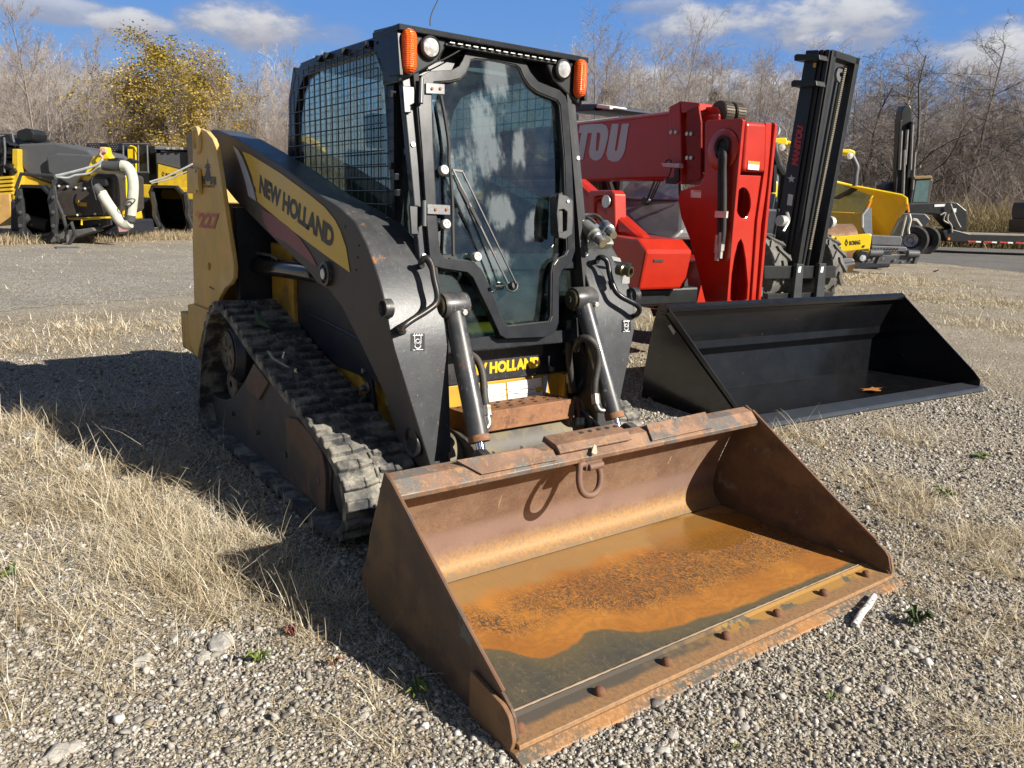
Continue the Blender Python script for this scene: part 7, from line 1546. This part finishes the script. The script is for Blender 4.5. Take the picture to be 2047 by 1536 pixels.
# ============================================================ trees
def tubes_np(segs):
    """segs: list of (p0, p1, r0, r1, tone) -> open three-sided tubes"""
    S = np.array([(*a, *b_, r0, r1, tn) for a, b_, r0, r1, tn in segs]); n = len(S); p0, p1 = S[:, :3], S[:, 3:6]; d = p1-p0; d /= np.linalg.norm(d, axis=1)[:, None]+1e-9
    ref = np.where(np.abs(d[:, 2:3]) > .9, np.array([[1., 0, 0]]), np.array([[0, 0, 1.]])); u = np.cross(d, ref); u /= np.linalg.norm(u, axis=1)[:, None]; v = np.cross(d, u); V = []
    for p, r in ((p0, S[:, 6]), (p1, S[:, 7])):
        for k in range(3): a = 2*math.pi*k/3; V.append(p+(u*math.cos(a)+v*math.sin(a))*r[:, None])
    V = np.stack(V, 1).reshape(-1, 3); q = np.array([[0, 1, 4, 3], [1, 2, 5, 4], [2, 0, 3, 5]])[None]; Fc = (q+(np.arange(n)*6)[:, None, None]).reshape(-1, 4)
    return V, Fc, np.repeat(S[:, 8], 6)
BRK = tone_mat('bark', [(0, (.13, .105, .09)), (.4, (.27, .23, .20)), (.75, (.42, .37, .33)), (1, (.62, .58, .53))], .85)
BRKR = tone_mat('twig_bark', [(0, (.17, .14, .125)), (.5, (.36, .305, .27)), (1, (.56, .50, .45))], .85)
BRKD = tone_mat('dark_bark', [(0, (.045, .038, .034)), (.5, (.10, .085, .075)), (1, (.20, .17, .15))], .85)
YLF = tone_mat('yellow_leaves', [(0, (.20, .16, .03)), (.45, (.42, .31, .05)), (.8, (.60, .43, .09)), (1, (.70, .54, .22))], .6, None, .35)
CNF = tone_mat('conifer_needles', [(0, (.015, .03, .012)), (1, (.05, .08, .03))], .7)
def grow(rng, H_, style):
    big, tw, tips = [], [], []
    P = dict(sapling=(.013, 30, .42, .32), bare=(.017, 26, .70, .42), gnarl=(.024, 19, 1.0, .50), leafy=(.015, 30, .75, .46))[style]
    def br(p, d, L_, r, lv, tone):
        n = 7 if lv == 0 else (5 if lv == 1 else 3); wig = (.05, .12, .22, .3)[lv]*(1.9 if style == 'gnarl' else 1); pts = [p]; ds = []
        for k in range(n):
            d = d+rng.normal(0, wig, 3)+np.array([0, 0, .05 if lv else .0]); d /= np.linalg.norm(d); p = p+d*L_/n; pts.append(p); ds.append(d)
        for k in range(n): (big if lv < 2 else tw).append((pts[k], pts[k+1], r*(1-k/n*.75), r*(1-(k+1)/n*.75), tone))
        if lv == 3: tips.append(pts[-1]); return
        nc = (P[1], 11, 7)[lv]
        for k in range(nc):
            f = rng.uniform(.22 if lv == 0 else .15, 1.0) if lv else .22+.78*(k+rng.random())/nc
            i = min(n-1, int(f*n)); q = pts[i]+(pts[i+1]-pts[i])*(f*n-i); a = rng.uniform(0, 2*math.pi); dd = ds[i]; u = np.cross(dd, [0.3, .2, .9]); u /= np.linalg.norm(u); v = np.cross(dd, u)
            sp = P[2]*rng.uniform(.7, 1.35); nd = dd*math.cos(sp)+(u*math.cos(a)+v*math.sin(a))*math.sin(sp)
            ll = L_*(P[3] if lv == 0 else .5)*rng.uniform(.6, 1.25)*(1.15-f*.75 if lv == 0 else 1.1-.5*f); rr = max(.004*H_/7, r*(1-f*.7)*(.42 if lv == 0 else .5)); br(q, nd, ll, rr, lv+1, np.clip(tone+rng.normal(0, .08), 0, 1))
    br(np.zeros(3), np.array([rng.normal(0, .04), rng.normal(0, .04), 1.0]), H_, P[0]*H_*.5, 0, rng.uniform(.35, .95))
    return big, tw, tips
TV = {}
def variant(style, sd):
    if (style, sd) in TV: return TV[(style, sd)]
    rng = np.random.default_rng(sd*17+3); big, tw, tips = grow(rng, 7.0, style); mt1, mt2 = (BRKD, BRKD) if style == 'gnarl' else (BRK, BRKR)
    V, Fc, c = tubes_np(big); o1 = mesh_np('trunk', V, Fc, mt1, cols=c); V, Fc, c = tubes_np(tw); o2 = mesh_np('crown', V, Fc, mt2, cols=c); res = [('trunk', o1.data), ('crown', o2.data)]
    if style == 'leafy':
        T_ = np.array(tips); T_ = T_[T_[:, 2] > 1.2]; k = np.repeat(np.arange(len(T_)), 6); C = T_[k]+rng.normal(0, .16, (len(k), 3)); n = len(C); a = rng.normal(0, 1, (n, 3)); a /= np.linalg.norm(a, axis=1)[:, None]; b_ = np.cross(a, rng.normal(0, 1, (n, 3))); b_ /= np.linalg.norm(b_, axis=1)[:, None]; s_ = rng.uniform(.03, .055, (n, 1))
        V = np.stack([C-a*s_, C+b_*s_*.7, C+a*s_, C-b_*s_*.7], 1).reshape(-1, 3); Fc = np.arange(n*4).reshape(-1, 4); tone = np.repeat(np.clip(rng.beta(2, 2, n)+.25*np.sin(C[:, 0]*2+C[:, 2]*1.5), 0, 1), 4)
        o3 = mesh_np('foliage', V, Fc, YLF, cols=tone); res.append(('foliage', o3.data)); bpy.data.objects.remove(o3)
    bpy.data.objects.remove(o1); bpy.data.objects.remove(o2)
    TV[(style, sd)] = res; return res
def plant(style, sd, px, ytop, depth, label, name='bare_tree', cat='tree', group=None, wide=1.0, rot=None):
    res = variant(style, sd); top = PD(px, ytop, depth); s_ = top[2]/7.0; t = thing(name, (top[0], top[1], 0), label, cat, group); t.scale = (s_*wide, s_*wide, s_); t.rotation_euler = (0, 0, rot if rot is not None else random.uniform(0, 6.28))
    for nm, me in res: c = bpy.data.objects.new(nm, me); sc.collection.objects.link(c); c.parent = t
    return t
rt_ = random.Random(21)
plant('sapling', 1, 42, 20, 30, 'tallest slender bare tree at the far left, pale trunk against the sky', wide=1.1, rot=1.0)
plant('sapling', 2, 150, 85, 31, 'bare tree with a few pale leaves left clinging at its top', wide=1.0, rot=2.0)
plant('leafy', 1, 338, 122, 34, 'tree with golden yellow autumn leaves rising behind the second planer', 'yellow_tree', wide=1.45, rot=.5)
plant('leafy', 2, 232, 172, 35, 'smaller yellowing tree left of the golden tree', 'yellow_tree', wide=1.35, rot=2.5)
plant('leafy', 3, 402, 180, 33, 'low yellow leaved sapling beside the beige tower plate', 'yellow_tree', wide=1.2, rot=4.0)
plant('gnarl', 1, 1865, 115, 46, 'dark gnarled crooked tree behind the excavator', 'crooked_tree', wide=1.5, rot=1.2)
plant('gnarl', 2, 1985, 60, 50, 'tall dark wide-forked tree at the right edge', 'crooked_tree', wide=1.2, rot=3.0)
plant('gnarl', 3, 1800, 165, 48, 'shorter dark twisted tree left of the crooked tree', 'crooked_tree', wide=1.0, rot=5.0)
plant('bare', 1, 1200, 55, 42, 'bare tree rising beside the cab turn signal above the red boom', wide=.8, rot=.3)
plant('bare', 2, 1365, 55, 44, 'tall narrow bare tree above the red boom head', wide=.75, rot=2.2)
G1_ = 'bare saplings in the woods behind the planers'; G2_ = 'bare trees behind the red telehandler'; G3_ = 'bare trees behind the trailer'
for k in range(84):
    px = -80+k*8.3+rt_.uniform(-8, 8); yt_ = (135 if px < 120 else 165 if px < 420 else 150)+rt_.uniform(-30, 75); plant(rt_.choice(['sapling', 'sapling', 'bare']), rt_.randint(1, 4), px, yt_, rt_.uniform(32, 46), 'slender bare grey sapling in the woods behind the planers', group=G1_, wide=rt_.uniform(.8, 1.2))
for k in range(26):
    px = 640+k*20+rt_.uniform(-8, 8); yt_ = 165+rt_.uniform(-30, 60); plant(rt_.choice(['sapling', 'bare']), rt_.randint(1, 4), px, yt_, rt_.uniform(40, 52), 'bare grey tree of the wood seen through and beyond the cab', group='bare trees beyond the cab', wide=rt_.uniform(.8, 1.2))
for k in range(44):
    px = 1150+k*11.5+rt_.uniform(-8, 8); yt_ = 135+rt_.uniform(-35, 70); plant(rt_.choice(['sapling', 'bare', 'bare']), rt_.randint(1, 4), px, yt_, rt_.uniform(42, 58), 'bare grey tree rising behind the red telehandler', group=G2_, wide=rt_.uniform(.8, 1.3))
for k in range(46):
    px = 1690+k*9.5+rt_.uniform(-8, 8); yt_ = 185+rt_.uniform(-60, 70); plant(rt_.choice(['bare', 'bare', 'gnarl']), rt_.randint(1, 4), px, yt_, rt_.uniform(48, 66), 'tangled bare tree in the thicket behind the trailer', group=G3_, wide=rt_.uniform(.9, 1.5))
# conifers
def conifer(px, ytop, depth, label, w_=.33):
    rng = np.random.default_rng(int(px)); top = PD(px, ytop, depth); Hh = top[2]; t = thing('conifer', (top[0], top[1], 0), label, 'tree')
    V, Fc, c = tubes_np([(np.array([top[0], top[1], 0]), top, .16, .02, .2)]); mesh_np('trunk', V, Fc, BRKD, t, cols=c)
    n = 5200; z = rng.uniform(.15, 1, n)**.8; rr = (1-z)*Hh*w_*rng.uniform(.2, 1, n)**.5*(1+.25*np.sin(z*40)); a = rng.uniform(0, 6.28, n); C = np.stack([top[0]+rr*np.cos(a), top[1]+rr*np.sin(a), z*Hh], 1); d = np.stack([np.cos(a), np.sin(a), rng.normal(-.1, .35, n)], 1); s_ = rng.uniform(.12, .3, (n, 1)); u = np.cross(d, [0, 0, 1.]); u /= np.linalg.norm(u, axis=1)[:, None]
    V = np.stack([C, C+d*s_+u*s_*.2, C+d*s_*1.6, C+d*s_-u*s_*.2], 1).reshape(-1, 3); mesh_np('foliage', V, np.arange(n*4).reshape(-1, 4), CNF, t, cols=np.repeat(rng.random(n), 4))
conifer(1428, 182, 60, 'dark green conifer top showing above the red chain wheels')
conifer(1212, 178, 56, 'olive evergreen behind the red boom beside the cab', .5)
# brush and far woodland, beyond counting
def brush(name, px0, px1, d0, d1, n, h0, h1, mt, label, tone=(0, 1), rad=.012, lean=.16, fork=3):
    segs = []; rng = np.random.default_rng(int(px0)+n)
    for k in range(n):
        px = rng.uniform(px0, px1); d = rng.uniform(d0, d1); b0 = PD(px, 500, d); b0 = np.array([b0[0], b0[1], 0.0]); h = rng.uniform(h0, h1); tn = rng.uniform(*tone); dr = np.array([rng.normal(0, lean), rng.normal(0, lean), 1.0]); m1 = b0+dr*h*.45; m2 = m1+(dr+rng.normal(0, .12, 3))*h*.55; r0 = rad*rng.uniform(.6, 1.5)
        segs.append((b0, m1, r0, r0*.7, tn)); segs.append((m1, m2, r0*.7, r0*.25, tn))
        for j in range(fork):
            f = rng.uniform(.15, .95); q = b0+(m1-b0)*min(1, f*2) if f < .5 else m1+(m2-m1)*(f*2-1); dd = np.array([rng.normal(0, .5), rng.normal(0, .5), .8]); segs.append((q, q+dd*h*rng.uniform(.12, .32), r0*.45, r0*.2, tn))
    V, Fc, c = tubes_np(segs); o = mesh_np(name, V, Fc, mt, cols=c); tag(o, label, 'woodland', kind='stuff')
brush('sapling_thicket', -350, 1150, 34, 58, 6500, 1.6, 4.8, BRKR, 'dense thicket of thin brown saplings behind the left machines', (.0, .5), .012, .16, 8)
brush('distant_woodland', -450, 2500, 58, 90, 9000, 4.0, 8.2, BRKR, 'far bare woodland reading as one brown-grey mass', (.0, .45), .026, .12, 7)
brush('leafless_thicket', 1130, 2450, 46, 74, 7000, 2.0, 5.5, BRKR, 'dense leafless thicket behind the excavator and trailer', (.0, .5), .018, .25, 7)
brush('low_scrub', 1700, 2450, 42, 50, 5000, .8, 2.6, tone_mat('tan_scrub', [(0, (.16, .12, .06)), (1, (.40, .32, .17))], .85), 'low tan scrub standing behind the trailer deck', (0, 1), .02, .3, 4)
brush('orange_brush', 110, 230, 31, 35, 1500, 1.2, 2.8, tone_mat('russet_brush', [(0, (.28, .16, .07)), (1, (.50, .30, .14))], .85), 'russet leaved brush behind the first planer hood', (0, 1), .012, .3, 7)
